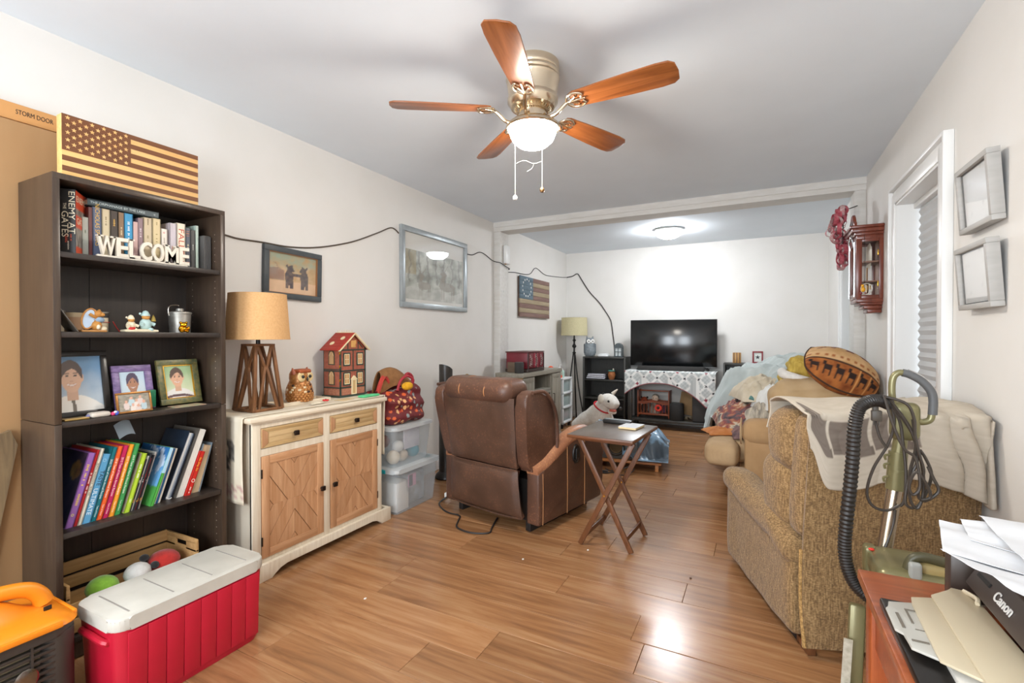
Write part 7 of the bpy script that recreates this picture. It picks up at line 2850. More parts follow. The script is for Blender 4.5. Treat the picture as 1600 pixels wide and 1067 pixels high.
def pillow_C(u, v):
    tan = lin('#C99C66')[:3]
    c = mixc(tan, lin('#D8B080')[:3], 0.5 + nz(u, v, 5))
    band = v
    if band < 0.36:
        c = mixc(lin('#B06A30')[:3], lin('#8A4A1E')[:3], 0.5 + nz(u, v, 10))
        for k in range(6):
            cx = 0.10 + k * 0.16
            body = ((u - cx) / 0.055) ** 2 + ((v - 0.20) / 0.06) ** 2 < 1
            head = ((u - cx + 0.05) / 0.022) ** 2 + ((v - 0.275) / 0.04) ** 2 < 1
            leg = (abs(u - cx + 0.035) < 0.012 or abs(u - cx - 0.035) < 0.012) and 0.06 < v < 0.2
            if body or head or leg:
                c = lin('#2A1A14')[:3]
        if 0.02 < (u * 6.2) % 1.0 < 0.10:
            c = lin('#D99A58')[:3]
    elif band < 0.385:
        c = lin('#4A2C1C')[:3]
    elif 0.44 < band < 0.52:
        if int(u * 22) % 2 == 0 and abs((v - 0.48)) < 0.022:
            c = lin('#A8683A')[:3]
    elif band > 0.72:
        if nz(u, v, 9, 4.0) > 0.12:
            c = lin('#7A4A3E')[:3]
        if 0.80 < u < 0.9 and v < 0.9:
            c = lin('#3E3A3C')[:3]
    return c


pm_ = print_mat('pillow_print', rough=0.9)
pl = thing('horse_pillow', 'southwestern pillow with a row of dark horses on an orange band', 'pillow', (0.500, 3.93, 0.985), rot=(R(40), R(24), R(6)))
pl.scale = (0.9, 0.9, 0.9)
for side in (1, -1):
    o = cloth_grid('pillow_side', lambda u, v, s_=side: pillow_P(u, v, s_), pillow_C, 50, 50, pm_, 0.0, pl)
b = B()
rim = [pillow_P(*q, 0) for q in [(k / 8, 0) for k in range(8)] + [(1, k / 8) for k in range(8)] + [(1 - k / 8, 1) for k in range(8)] + [(0, 1 - k / 8) for k in range(8)]]
b.tube(rim, 0.007, 6, 1, True)
b.build('pillow_piping', mat('dark_brown_cord', '#4A3020', rough=0.9), pl)
# brown pillow behind
e = B().cush((0, 0, 0), (0.10, 0.30, 0.22), 0.045, (0.03, 0, 0), 12).build('cushion', mat('brown_cushion', '#7A5C3C', '#6A4E32', rough=0.9, vscale=10), loc=(0.655, 4.30, 0.915))
tag(e, 'small brown cushion behind the horse pillow against the wall', 'cushion')
# yellow plush
e = thing('soft_toy', 'mustard yellow shaggy soft toy with a white scarf beside the horse pillow', 'soft toy', (0.265, 4.12, 0.925))
m_yel = mat('mustard_plush', '#C9AE56', '#B0923C', rough=0.95, vscale=50, stretch=(1, 1, 0.2), bump=0.5, bscale=90)
b = B()
b.cush((0.02, 0.0, 0.065), (0.19, 0.20, 0.14), 0.06, (0, 0, 0.012), 12, wr=0.02, wf=22)
b.cush((-0.03, 0.0, -0.035), (0.20, 0.20, 0.10), 0.045, (0, 0, 0), 12, wr=0.02, wf=22)
b.build('toy_body', m_yel, e)
B().tube([(-0.11, -0.05, 0.035), (-0.10, -0.10, 0.02), (-0.02, -0.125, -0.005), (0.08, -0.12, -0.035), (0.12, -0.07, -0.05)], 0.032, 12).build('scarf', m_whitepl, e)


# pale blue comforter heaped at the far end
def heap(u, v, seed, amp, fx=6.0):
    return amp * noise.fractal(Vector((u * fx, v * fx, seed)), 1.0, 2.1, 4)


def ridge(u, v, seed, fx=4.0, fy=9.0):
    n_ = noise.noise(Vector((u * fx + 0.8 * noise.noise(Vector((v * 4, u * 3, seed))), v * fy, seed)))
    return 1 - abs(n_) * 2


def comf_P(u, v):
    y = 4.40 + 1.22 * u
    xm = 0.02 - 0.49 * sstep(0.08, 0.55, u)
    x = 0.66 + (xm - 0.66) * v
    zt = 0.96 - 0.06 * sstep(0.5, 1.0, u)
    k = sstep(0.08, 0.55, u)
    z = zt + 0.045 * sstep(0.0, 0.3, v) - (0.10 + 0.06 * k) * sstep(0.35, 0.85, v) - (0.22 + 0.30 * k) * sstep(0.80, 1.0, v)
    z += 0.045 * ridge(u, v, 2.0, 5.0, 6.0) * (0.4 + v) + 0.030 * ridge(u * 1.6 + v * 0.5, v * 0.4, 8.0, 9.0, 9.0) + heap(u, v, 5.0, 0.022) - 0.10 * sstep(0.12, 0.0, u) - 0.08 * sstep(0.88, 1.0, u)
    x -= 0.05 * k * sstep(0.84, 0.94, v) * sstep(1.02, 0.94, v)
    return Vector((x + 0.03 * noise.noise(Vector((u * 9, v * 6, 9))), y, z))


m_comf = mat('pale_blue_comforter', '#BDC5C2', '#A9B3B1', rough=0.85, vscale=5, bump=0.2, bscale=40, sheen=0.2)
e = B().surf(comf_P, 110, 90, 0.02).build('comforter', m_comf)
tag(e, 'big pale blue comforter heaped over the far end of the sofa', 'comforter')


def fold_cloth(name, label, cat, m_, c, w, d, h, seed, rot=0.0, hang=0.0, amp=0.05):
    def P(u, v):
        x, y = (u - 0.5) * w, (v - 0.5) * d
        e_ = max(0, (1 - (2 * u - 1) ** 2) * (1 - (2 * v - 1) ** 2))
        z = h * e_ ** 0.5 + amp * ridge(u, v, seed, 4, 7) * e_ ** 0.4 + heap(u, v, seed + 3, amp * 0.6, 7) * e_ ** 0.3
        if hang:
            z -= hang * sstep(0.75, 1.0, 1 - u)
        return Vector((x + 0.02 * noise.noise(Vector((v * 6, u * 6, seed))), y, z))
    e_ = B().surf(P, 44, 44, 0.012).build(name, m_, loc=c, rot=(0, 0, rot))
    return tag(e_, label, cat)


fold_cloth('blanket', 'crumpled cream fleece blanket in the bedding heap', 'blanket', mat('cream_fleece', '#D5C9B4', '#C6B89F', rough=0.95, vscale=10, bump=0.3, bscale=60),
           (0.03, 4.52, 0.70), 0.42, 0.46, 0.16, 12.0, 0.3, amp=0.04)


def patch_mat():
    m, nt, p = _base('patchwork_blanket')
    tc = nt.nodes.new('ShaderNodeTexCoord')
    w = nt.nodes.new('ShaderNodeTexNoise'); w.inputs['Scale'].default_value = 7; w.inputs['Distortion'].default_value = 1.5
    nt.links.new(tc.outputs['Object'], w.inputs['Vector'])
    r = nt.nodes.new('ShaderNodeValToRGB')
    cs_ = [(0.30, '#3E3638'), (0.40, '#6E5A5C'), (0.46, '#8A4A48'), (0.52, '#B07A5C'), (0.58, '#C9BBA4'), (0.66, '#7C7470'), (0.75, '#4C4446')]
    r.color_ramp.elements[0].position = cs_[0][0]; r.color_ramp.elements[0].color = lin(cs_[0][1])
    r.color_ramp.elements[1].position = cs_[-1][0]; r.color_ramp.elements[1].color = lin(cs_[-1][1])
    for (po, c) in cs_[1:-1]:
        e_ = r.color_ramp.elements.new(po); e_.color = lin(c)
    nt.links.new(w.outputs['Fac'], r.inputs[0]); nt.links.new(r.outputs[0], p.inputs['Base Color'])
    p.inputs['Roughness'].default_value = 0.95
    return m


m_patch = patch_mat()
fold_cloth('blanket', 'dark plum and rust patterned blanket spilling over the sofa seat', 'blanket', m_patch, (-0.08, 4.50, 0.475), 0.50, 0.78, 0.17, 21.0, 0.15, amp=0.06)
fold_cloth('blanket', 'grey and cream striped throw curled on the near part of the heap', 'blanket', mat('grey_cream_throw', '#8F877C', '#CFC4B0', rough=0.95, vscale=16, stretch=(3, 1, 1)),
           (0.08, 4.27, 0.50), 0.36, 0.42, 0.17, 33.0, -0.4, amp=0.06)
b = B()
b.tube([(-0.10, -0.04, 0.0), (-0.09, 0.03, 0.05), (-0.01, 0.06, 0.075), (0.06, 0.02, 0.06), (0.07, -0.03, 0.02), (0.02, -0.05, 0.015)], 0.020, 10)
e = b.build('teal_roll', mat('teal_fleece', '#6E9A96', '#5A8682', rough=0.95, vscale=20), loc=(0.05, 4.30, 0.715))
tag(e, 'rolled teal blanket edge looped on the bedding heap', 'blanket')
fold_cloth('cloth', 'rust orange scrap of cloth lying on the sofa seat', 'cloth', mat('rust_orange_cloth', '#B8713A', '#C98850', rough=0.9, vscale=12), (-0.23, 4.12, 0.468), 0.30, 0.24, 0.030, 41.0, 0.4, amp=0.012)
fold_cloth('cloth', 'dark plum scarf lying between sofa arm and blankets', 'cloth', mat('plum_scarf', '#5A4648', '#8A6A66', rough=0.9, vscale=18), (-0.02, 4.03, 0.468), 0.32, 0.26, 0.07, 45.0, 0.1, amp=0.03)
fold_cloth('sheet', 'white sheet corner lying on the sofa beside the beige cushion', 'sheet', mat('white_sheet', '#E2E2DE', rough=0.9), (0.135, 4.24, 0.66), 0.26, 0.34, 0.15, 48.0, 0.5, amp=0.05)

# ================================================================== gold recliner with its back to the camera
def tweed():
    m, nt, p = _base('gold_tweed')
    tc = nt.nodes.new('ShaderNodeTexCoord')
    n1 = nt.nodes.new('ShaderNodeTexNoise'); n1.inputs['Scale'].default_value = 1.0; n1.inputs['Detail'].default_value = 2
    mp1 = nt.nodes.new('ShaderNodeMapping'); mp1.inputs['Scale'].default_value = (190, 190, 30)
    mp2 = nt.nodes.new('ShaderNodeMapping'); mp2.inputs['Scale'].default_value = (110, 110, 230)
    n2 = nt.nodes.new('ShaderNodeTexNoise'); n2.inputs['Scale'].default_value = 1.0; n2.inputs['Detail'].default_value = 2
    nt.links.new(tc.outputs['Object'], mp1.inputs[0]); nt.links.new(tc.outputs['Object'], mp2.inputs[0])
    nt.links.new(mp1.outputs[0], n1.inputs['Vector']); nt.links.new(mp2.outputs[0], n2.inputs['Vector'])
    ad = nt.nodes.new('ShaderNodeMath'); ad.operation = 'ADD'
    nt.links.new(n1.outputs['Fac'], ad.inputs[0]); nt.links.new(n2.outputs['Fac'], ad.inputs[1])
    r = nt.nodes.new('ShaderNodeValToRGB')
    r.color_ramp.elements[0].position = 0.38; r.color_ramp.elements[0].color = lin('#6C5233')
    r.color_ramp.elements[1].position = 0.64; r.color_ramp.elements[1].color = lin('#AC8C60')
    e_ = r.color_ramp.elements.new(0.5); e_.color = lin('#8A6C45')
    hv = nt.nodes.new('ShaderNodeMath'); hv.operation = 'MULTIPLY'; hv.inputs[1].default_value = 0.5
    nt.links.new(ad.outputs[0], hv.inputs[0]); nt.links.new(hv.outputs[0], r.inputs[0])
    nt.links.new(r.outputs[0], p.inputs['Base Color'])
    p.inputs['Roughness'].default_value = 0.95
    p.inputs['Sheen Weight'].default_value = 0.15
    b_ = nt.nodes.new('ShaderNodeBump'); b_.inputs['Strength'].default_value = 0.5; b_.inputs['Distance'].default_value = 0.004
    nt.links.new(ad.outputs[0], b_.inputs['Height']); nt.links.new(b_.outputs['Normal'], p.inputs['Normal'])
    return m


m_gold_t = tweed()
GC = thing('recliner', 'gold tweed recliner with its back turned, a blanket over it', 'armchair', (0.425, 2.285, 0), rz=R(21))
GW = 0.315     # half width of the back


def gback(z):
    return -0.045 * sstep(0.3, 0.9, z) - 0.03


def gpanel(z0, z1, w0, w1, bulge, flare=0.0):
    def fn(u, v):
        z = z0 + (z1 - z0) * v
        x = (u - 0.5) * (w0 + (w1 - w0) * v)
        e_ = max(0, (1 - abs(2 * u - 1) ** 4) * (1 - abs(2 * v - 1) ** 6))
        return Vector((x, gback(z) - bulge * e_ ** 0.5 - flare * (1 - v) ** 2 + 0.004 * noise.noise(Vector((x * 6, z * 6, 4))), z))
    return B().surf(fn, 24, 24, 0.02)


gpanel(0.035, 0.90, 0.62, 0.60, 0.012, 0.03).build('back_drape', m_gold_t, GC)
b = B()
b.tube([(-0.308, -0.062, 0.04), (-0.309, -0.035, 0.20), (-0.309, -0.033, 0.40)], 0.0075, 8, 6)
b.build('drape_cord', mat('gold_cord', '#C29A60', '#8A6A3C', rough=0.9, vscale=120), GC)
b = B()      # shell of the upper back with rounded shoulders
b.cush((0, 0.035, 0.675), (0.625, 0.13, 0.50), 0.05, (0, 0, 0.0), 14, wr=0.006)
for v in b.bm.verts:
    v.co.y += -0.05 * sstep(0.45, 0.92, v.co.z)
b.build('back_shell', m_gold_t, GC)
b = B()      # inner back pillows: lower and head sections bulging forward
b.cush((0, 0.200, 0.565), (0.575, 0.28, 0.32), 0.09, (0, 0.04, 0), 14, wr=0.012)
b.cush((0, 0.145, 0.790), (0.59, 0.25, 0.26), 0.09, (0, 0.03, 0.01), 14, wr=0.012)
for v in b.bm.verts:
    v.co.x -= 0.04 * sstep(0.0, -0.27, v.co.x) * (1 if v.co.x < 0 else 0)
b.build('back_pillow', m_gold_t, GC)
for s in (-1, 1):
    b = B()
    b.cush((s * 0.275, 0.395, 0.225), (0.105, 0.76, 0.39), 0.03, (s * 0.008, 0, 0), 14, wr=0.008)
    b.build('arm_panel', m_gold_t, GC)

    def af(q, _s=s):
        q.z += 0.030 * sstep(0.0, 0.32, q.y) - 0.055 * sstep(-0.15, -0.36, q.y)
        return q
    b = B()
    b.cush((s * 0.275, 0.390, 0.420), (0.155, 0.78, 0.125), 0.055, (0, 0, 0.01), 16, wr=0.012, wf=9, fn=af)
    b.build('arm_pad', m_gold_t, GC)
B().cush((0, 0.42, 0.36), (0.44, 0.55, 0.20), 0.06, (0, 0.01, 0.02), 12).build('seat_cushion', m_gold_t, GC)
B().cush((0, 0.755, 0.24), (0.44, 0.07, 0.36), 0.03, (0, 0.01, 0), 10).build('footrest', m_gold_t, GC)
b = B()
b.box((0, 0.36, 0.18), (0.40, 0.62, 0.24))
for s in (-1, 1):
    b.box((s * 0.27, 0.36, 0.015), (0.035, 0.66, 0.028), 0.003)
b.build('recliner_base', mat('black_mechanism', '#1E1A18', rough=0.6), GC)
b = B()
b.box((-0.275, -0.005, 0.016), (0.03, 0.09, 0.03), 0.003)
b.build('skid', m_ttleg, GC)


# throw over its back
def throw_P(u, v):
    x = -0.325 + 0.655 * u
    front = 0.14
    topl = 0.20
    back = 0.255 + 0.05 * sstep(0.75, 1.0, u) + 0.025 * math.sin(9 * u) - 0.13 * sstep(0.10, 0.0, u)
    s = v * (front + topl + back)
    zt = 0.945
    w = 0.006 * math.sin(18 * u + 3 * v) + 0.008 * noise.noise(Vector((u * 7, v * 4, 3)))
    if u > 0.6:
        w += 0.022 * math.sin(26 * u - 5 * v) * sstep(0.6, 0.85, u)
    if s < front:
        y, z = 0.245 - 0.01 * (s / front), zt - (front - s) * 0.9
    elif s < front + topl:
        t = (s - front) / topl
        y = 0.235 - 0.325 * t
        z = zt + 0.020 * math.sin(PI * t) - 0.012 * abs(2 * t - 1) ** 3
    else:
        d_ = s - front - topl
        y = -0.100 + 0.02 * sstep(0, 0.3, d_) - abs(w) * 1.2 - 0.012
        z = zt - 0.012 - d_
        x += 0.02 * noise.noise(Vector((d_ * 8, u * 3, 7)))
    if v <= 0.6:
        z += w * 0.4
    x += 0.012 * math.sin(8 * v)
    lim = (0.302 + 0.358 * y) / 0.934
    if x > lim:
        y -= 0.35 * (x - lim)
        x = lim - 0.002
    return Vector((x, y, z))


def throw_C(u, v):
    base = mixc(lin('#C6BBAB')[:3], lin('#B6AA98')[:3], 0.5 + 0.6 * nz(u * 3, v * 20, 3))
    front, topl = 0.14, 0.20
    s = v * (front + topl + 0.29)
    d_ = s - front - topl
    if 0.030 < d_ < 0.165 and u < 0.60:
        c = (u - 0.02) / 0.108
        k, f = int(c), c - int(c)
        if 0.06 < f < 0.90 + (0.06 if k % 2 else 0):
            tall = d_ < (0.150 if k % 2 else 0.165)
            if tall:
                base = mixc(lin('#6E6258')[:3], lin('#7C7066')[:3], 0.5 + nz(u * 3, v * 30, 3))
        if 0.90 <= f and k % 2 == 0 and d_ > 0.13:
            base = lin('#6E6258')[:3]
    return base


o = cloth_grid('throw_blanket', throw_P, throw_C, 140, 90, print_mat('throw_print', rough=0.95), 0.007)
o.location = (0.425, 2.285, 0)
o.rotation_euler = (0, 0, R(21))
tag(o, 'cream throw with a taupe block border draped over the gold recliner', 'blanket')

# ================================================================== upright vacuum cleaner
m_olive = mat('olive_metallic', '#857E58', '#78714E', rough=0.3, metal=0.35, vscale=4)
m_greyrub = mat('grey_rubber_grip', '#5A5A5A', rough=0.5)
m_wand = mat('satin_wand', '#B4A48E', rough=0.25, metal=0.9)
m_hose = mat('black_hose', '#26221F', rough=0.35)
vc = thing('vacuum_cleaner', 'olive green canister vacuum with ribbed black hose leaning behind the gold recliner', 'vacuum', (0.36, 1.75, 0))


def V(x, y, z):
    return (x - 0.36, y - 1.75, z)


b = B()
b.tube([V(0.372, 1.82, 0.985), V(0.362, 1.82, 1.03), V(0.360, 1.82, 1.07), V(0.364, 1.82, 1.098), V(0.377, 1.82, 1.111), V(0.395, 1.82, 1.108)], 0.0095, 10)
b.tube([V(0.455, 1.82, 0.995), V(0.450, 1.82, 0.974), V(0.432, 1.82, 0.966), V(0.418, 1.82, 0.972)], 0.0095, 10)
b.build('handle_frame', m_olive, vc)
B().tube([V(0.385, 1.82, 1.111), V(0.402, 1.82, 1.106), V(0.430, 1.82, 1.088), V(0.450, 1.82, 1.062), V(0.457, 1.82, 1.035), V(0.456, 1.82, 0.99)], 0.0115, 10).build('handle_grip', m_greyrub, vc)
B().tube([V(0.398, 1.826, 1.117), V(0.432, 1.826, 1.099), V(0.458, 1.826, 1.066), V(0.466, 1.826, 1.035)], 0.005, 8).build('grip_trim', mat('chrome_trim', '#C8C8C8', rough=0.2, metal=1.0), vc)
b = B()
b.cush(V(0.392, 1.825, 0.965), (0.075, 0.045, 0.115), 0.022, (0, 0, 0), 10)
b.cyl(V(0.386, 1.83, 0.925), V(0.379, 1.83, 0.865), 0.018, 0.019, 16)
b.cyl(V(0.379, 1.83, 0.870), V(0.371, 1.83, 0.755), 0.024, 0.024, 18)
b.cyl(V(0.3775, 1.83, 0.818), V(0.377, 1.83, 0.810), 0.0255, 0.0255, 18)
b.build('wand_collar', m_olive, vc)
b = B()
b.cyl(V(0.371, 1.83, 0.760), V(0.338, 1.80, 0.545), 0.0195, 0.0195, 18)
b.build('wand_tube', m_wand, vc)
b = B()
for (z, o_) in ((0.862, -0.027), (0.835, -0.028), (0.795, -0.030)):
    b.tube([V(0.376 + o_ + 0.006, 1.815, z), V(0.376 + o_ - 0.006, 1.812, z - 0.004), V(0.376 + o_ - 0.004, 1.812, z - 0.016)], 0.004, 6)
b.build('cord_hook', m_olive, vc)
# ribbed hose
hpts = [V(0.345, 1.79, 1.018), V(0.320, 1.76, 1.030), V(0.290, 1.73, 1.030), V(0.264, 1.72, 1.008), V(0.253, 1.72, 0.950), V(0.249, 1.72, 0.86), V(0.242, 1.72, 0.76), V(0.234, 1.72, 0.66), V(0.231, 1.72, 0.585),
        V(0.240, 1.71, 0.525), V(0.262, 1.70, 0.485), V(0.30, 1.69, 0.46)]
P = catmull(hpts, 44)
b = B()
b.tube(P, lambda t: 0.0175 + 0.0013 * math.sin(t * 2 * PI * 80), 10, 1, smooth=False)
b.build('hose', m_hose, vc, angle=80)
# body: canister with handle, standing behind the desk
b = B()
b.cush(V(0.455, 1.66, 0.28), (0.21, 0.30, 0.54), 0.09, (0, 0, 0), 14)
b.cush(V(0.40, 1.70, 0.555), (0.22, 0.20, 0.075), 0.03, (0, 0, 0), 10)
b.cush(V(0.30, 1.77, 0.545), (0.035, 0.04, 0.10), 0.012, (0, 0, 0), 8)
for s in (-1, 1):
    b.cyl(V(0.455 + s * 0.09, 1.56, 0.07), V(0.455 + s * 0.125, 1.56, 0.07), 0.07, 0.066, 24)
b.build('canister', m_olive, vc)
b = B()
b.tube([V(0.362, 1.64, 0.565), V(0.365, 1.64, 0.605), V(0.385, 1.64, 0.628), V(0.43, 1.64, 0.625), V(0.50, 1.64, 0.605), V(0.54, 1.64, 0.575)], 0.013, 10)
b.build('canister_handle', mat('dark_olive', '#4E4A32', rough=0.4), vc)
B().cush(V(0.44, 1.655, 0.592), (0.12, 0.06, 0.05), 0.02, (0, 0, 0), 8).build('handle_pad', mat('sand_pad', '#A8935E', rough=0.5), vc)
B().cush(V(0.372, 1.615, 0.598), (0.028, 0.02, 0.045), 0.007, (0, 0, 0), 6).build('grey_switch', mat('switch_grey', '#A2A49E', rough=0.4), vc)
B().ball(V(0.300, 1.745, 0.590), (0.008, 0.006, 0.004), 10).build('red_button', mat('button_red', '#E0301E', rough=0.4), vc)
b = B()
b.bar(V(0.263, 1.72, 0.43), V(0.240, 1.66, 0.02), 0.040, 0.030, (0, 1, 0), 0.008)
b.cyl(V(0.232, 1.655, 0.215), V(0.232, 1.640, 0.215), 0.012, n=14)
b.box(V(0.238, 1.66, 0.03), (0.11, 0.10, 0.05), 0.015)
b.build('crevice_nozzle', m_olive, vc)
b = B()
b.bar(V(0.2485, 1.672, 0.345), V(0.2385, 1.655, 0.20), 0.022, 0.003, (0, 1, 0))
b.bm.transform(Matrix.Translation((-0.0135, 0, 0)))
b.build('nozzle_label', mat('nozzle_letter', '#C9C2B0', '#A89F8A', rough=0.5, vscale=60), vc)
# power cord hanging in loops
raw = [[(0.329, 1.800, 1.040), (0.354, 1.800, 1.011), (0.361, 1.80, 0.956), (0.347, 1.80, 0.894), (0.313, 1.80, 0.82), (0.297, 1.80, 0.747), (0.310, 1.80, 0.705), (0.345, 1.80, 0.695), (0.376, 1.80, 0.716)],
       [(0.332, 1.785, 1.043), (0.370, 1.785, 0.977), (0.381, 1.785, 0.901), (0.388, 1.785, 0.817), (0.385, 1.785, 0.74), (0.376, 1.79, 0.716)],
       [(0.332, 1.77, 1.045), (0.379, 1.77, 0.976), (0.403, 1.77, 0.924), (0.410, 1.77, 0.858), (0.391, 1.77, 0.802), (0.384, 1.77, 0.738), (0.398, 1.77, 0.721), (0.417, 1.77, 0.735), (0.436, 1.77, 0.787), (0.442, 1.77, 0.829), (0.429, 1.77, 0.869), (0.416, 1.77, 0.892)],
       [(0.332, 1.755, 1.043), (0.381, 1.755, 1.025), (0.399, 1.755, 0.981), (0.401, 1.755, 0.936), (0.411, 1.755, 0.88), (0.421, 1.755, 0.832), (0.409, 1.755, 0.768), (0.422, 1.755, 0.75), (0.444, 1.755, 0.766), (0.455, 1.755, 0.787), (0.443, 1.755, 0.818), (0.431, 1.755, 0.849)],
       [(0.325, 1.74, 1.048), (0.352, 1.74, 0.951), (0.375, 1.74, 0.896), (0.400, 1.74, 0.871), (0.410, 1.74, 0.795), (0.395, 1.74, 0.768), (0.385, 1.74, 0.791), (0.401, 1.74, 0.834), (0.426, 1.74, 0.797), (0.433, 1.74, 0.766), (0.414, 1.74, 0.755)],
       [(0.340, 1.765, 1.040), (0.392, 1.765, 0.955), (0.418, 1.765, 0.86), (0.424, 1.765, 0.78), (0.412, 1.765, 0.725), (0.394, 1.765, 0.745), (0.392, 1.765, 0.82), (0.405, 1.765, 0.90), (0.398, 1.765, 0.98)],
       [(0.366, 1.80, 0.70), (0.362, 1.80, 0.66), (0.345, 1.79, 0.60), (0.322, 1.77, 0.545)]]
b = B()
for l in raw:
    b.tube([V(*p) for p in l], 0.0042, 7, 6)
b.tube([V(0.312, 1.775, 0.968), V(0.318, 1.775, 0.94), V(0.326, 1.775, 0.913), V(0.341, 1.775, 0.888)], 0.004, 7)
b.build('power_cord', mat('brown_black_cord', '#3A322A', rough=0.45), vc)
b = B()
b.box(V(0.313, 1.765, 0.984), (0.026, 0.018, 0.032), 0.003)
b.box(V(0.310, 1.765, 1.004), (0.015, 0.016, 0.02), 0.003)
b.box(V(0.306, 1.765, 0.963), (0.003, 0.006, 0.014)); b.box(V(0.319, 1.765, 0.963), (0.003, 0.006, 0.014))
b.build('plug', mat('plug_brown', '#4A4238', rough=0.45), vc)

# ================================================================== desk with printer in the right foreground
m_desk = wood('reddish_cherry_desk', '#7C3818', '#B26031', 'x', scale=2.4, rough=0.28, mid='#984A22', bump=0.03, coat=0.2)
m_desky = wood('reddish_cherry_edge', '#7C3818', '#AA582A', 'z', scale=2.4, rough=0.3, mid='#924520', bump=0.03)
DX0, DX1, DY0, DY1, DZ = 0.183, 0.735, 0.36, 1.203, 0.742
dk = thing('desk', 'reddish cherry wood desk at the bottom right corner', 'desk', ((DX0 + DX1) / 2, (DY0 + DY1) / 2, 0))
cx0, cy0 = (DX0 + DX1) / 2, (DY0 + DY1) / 2
B().box((0, 0, DZ - 0.011), (DX1 - DX0, DY1 - DY0, 0.022), 0.004).build('desktop', m_desk, dk)
for (xx, yy) in ((DX0 + 0.030, DY1 - 0.045), (DX1 - 0.035, DY1 - 0.045), (DX0 + 0.030, DY0 + 0.045), (DX1 - 0.035, DY0 + 0.045)):
    B().box((xx - cx0, yy - cy0, (DZ - 0.022) / 2), (0.036, 0.05, DZ - 0.022), 0.003).build('leg', m_desky, dk)
B().box((DX0 + 0.028 - cx0, 0, DZ - 0.072), (0.018, DY1 - DY0 - 0.13, 0.10), 0.002).build('side_rail', m_desk, dk)
B().box((0, DY1 - 0.045 - cy0, DZ - 0.072), (DX1 - DX0 - 0.11, 0.018, 0.10), 0.002).build('end_rail', m_desk, dk)

m_prn = mat('printer_brown_black', '#453A33', '#3E342E', rough=0.35, vscale=4)
m_prnd = mat('printer_black', '#1C1917', rough=0.3)
m_tray = mat('printer_tray_beige', '#BDAE92', rough=0.4)
m_trayg = mat('printer_tray_grey', '#B4B0A6', rough=0.4)
PY0, PY1, PX = 0.72, 1.160, 0.335
pr = thing('printer', 'dark inkjet printer with its paper tray out on the desk', 'printer', (0.52, (PY0 + PY1) / 2, DZ + 0.001))
pyc = (PY0 + PY1) / 2


def Pp(x, y, z):
    return (x - 0.52, y - pyc, z - DZ - 0.001)


b = B()
b.box(Pp(0.545, 0.94, 0.788), (0.33, PY1 - PY0, 0.088), 0.006)                     # chassis
b.box(Pp(0.345, PY1 - 0.016, 0.786), (0.072, 0.032, 0.084), 0.006)                 # cheeks of the paper slot
b.box(Pp(0.345, PY0 + 0.016, 0.786), (0.072, 0.032, 0.084), 0.006)
b.build('printer_body', m_prn, pr)
b = B()
b.box(Pp(0.385, 0.94, 0.775), (0.03, PY1 - PY0 - 0.06, 0.055))
for k in range(3):
    b.box(Pp(0.372, PY1 - 0.040 - k * 0.012, 0.785), (0.02, 0.004, 0.06))
b.build('paper_slot', m_prnd, pr)
b = B()     # sloping control panel above the slot
b.prism([(0.322, 0.792), (0.345, 0.836), (0.40, 0.842), (0.40, 0.790), (0.335, 0.784)], PY1 - PY0 - 0.09,
        Matrix(((1, 0, 0, -0.52), (0, 0, 1, PY0 + 0.035 - pyc), (0, 1, 0, -DZ - 0.001), (0, 0, 0, 1))), 0.003)
b.build('control_panel', m_prn, pr)
b = B()
b.prism([(0, 0), (0.030, 0), (0.026, 0.004), (0.004, 0.004)], 0.001, Matrix.Translation((0, 0, 0)))
bpy.data.meshes
b.bm.free()
slope = math.atan2(0.836 - 0.792, 0.345 - 0.322)
Mp = Matrix.Translation(Pp(0.3325, 1.0, 0.8145)) @ rotm(0, R(-90) + (PI / 2 - slope), 0) @ Matrix(((0, 0, 1), (-1, 0, 0), (0, 1, 0))).to_4x4()
# panel faces -x: letters run toward -y
Mp = Matrix.Translation(Pp(0.3320, 0.985, 0.8140)) @ Matrix(((0, math.cos(slope), -math.sin(slope), 0), (-1, 0, 0, 0), (0, math.sin(slope), math.cos(slope), 0), (0, 0, 0, 1)))
text('Canon', 0.022, mat('silver_letter', '#D8D4CE', rough=0.3), pr, Mp, 0.0004, bold=0.0004)
B().box((0, 0.004, 0), (0.046, 0.0065, 0.002), 0.0, M=Mp @ Matrix.Translation((-0.075, 0, 0))).build('panel_slot', m_prnd, pr)
b = B()
b.box(Pp(0.545, 0.94, 0.8405), (0.30, PY1 - PY0 - 0.02, 0.014), 0.005)
b.build('scanner_lid', mat('printer_lid', '#4A3F38', rough=0.3), pr)
# output tray made of three telescoping plates
t1 = B()
t1.prism([(0.325, 1.085), (0.300, 1.090), (0.292, 1.075), (0.262, 1.045), (0.258, 0.80), (0.300, 0.795), (0.330, 0.80)], 0.004, Matrix.Translation(Pp(0, 0, 0.7785)), 0.001)
t1.build('tray_plate', m_tray, pr)
t1 = B()
t1.prism([(0.275, 1.048), (0.232, 1.030), (0.228, 1.005), (0.222, 0.845), (0.258, 0.822), (0.282, 0.822)], 0.004, Matrix.Translation(Pp(0, 0, 0.7745)), 0.001)
t1.build('tray_plate', m_tray, pr)
t1 = B()
t1.prism([(0.240, 1.020), (0.196, 1.005), (0.193, 0.985), (0.188, 0.980), (0.187, 0.915), (0.197, 0.908), (0.197, 0.870), (0.243, 0.846)], 0.004, Matrix.Translation(Pp(0, 0, 0.7705)), 0.001)
t1.build('tray_plate', m_trayg, pr)
b = B()
b.box(Pp(0.215, 0.965, 0.7750), (0.003, 0.045, 0.001)); b.box(Pp(0.228, 0.925, 0.7750), (0.028, 0.0016, 0.0012)); b.box(Pp(0.212, 0.890, 0.7752), (0.020, 0.004, 0.0012))
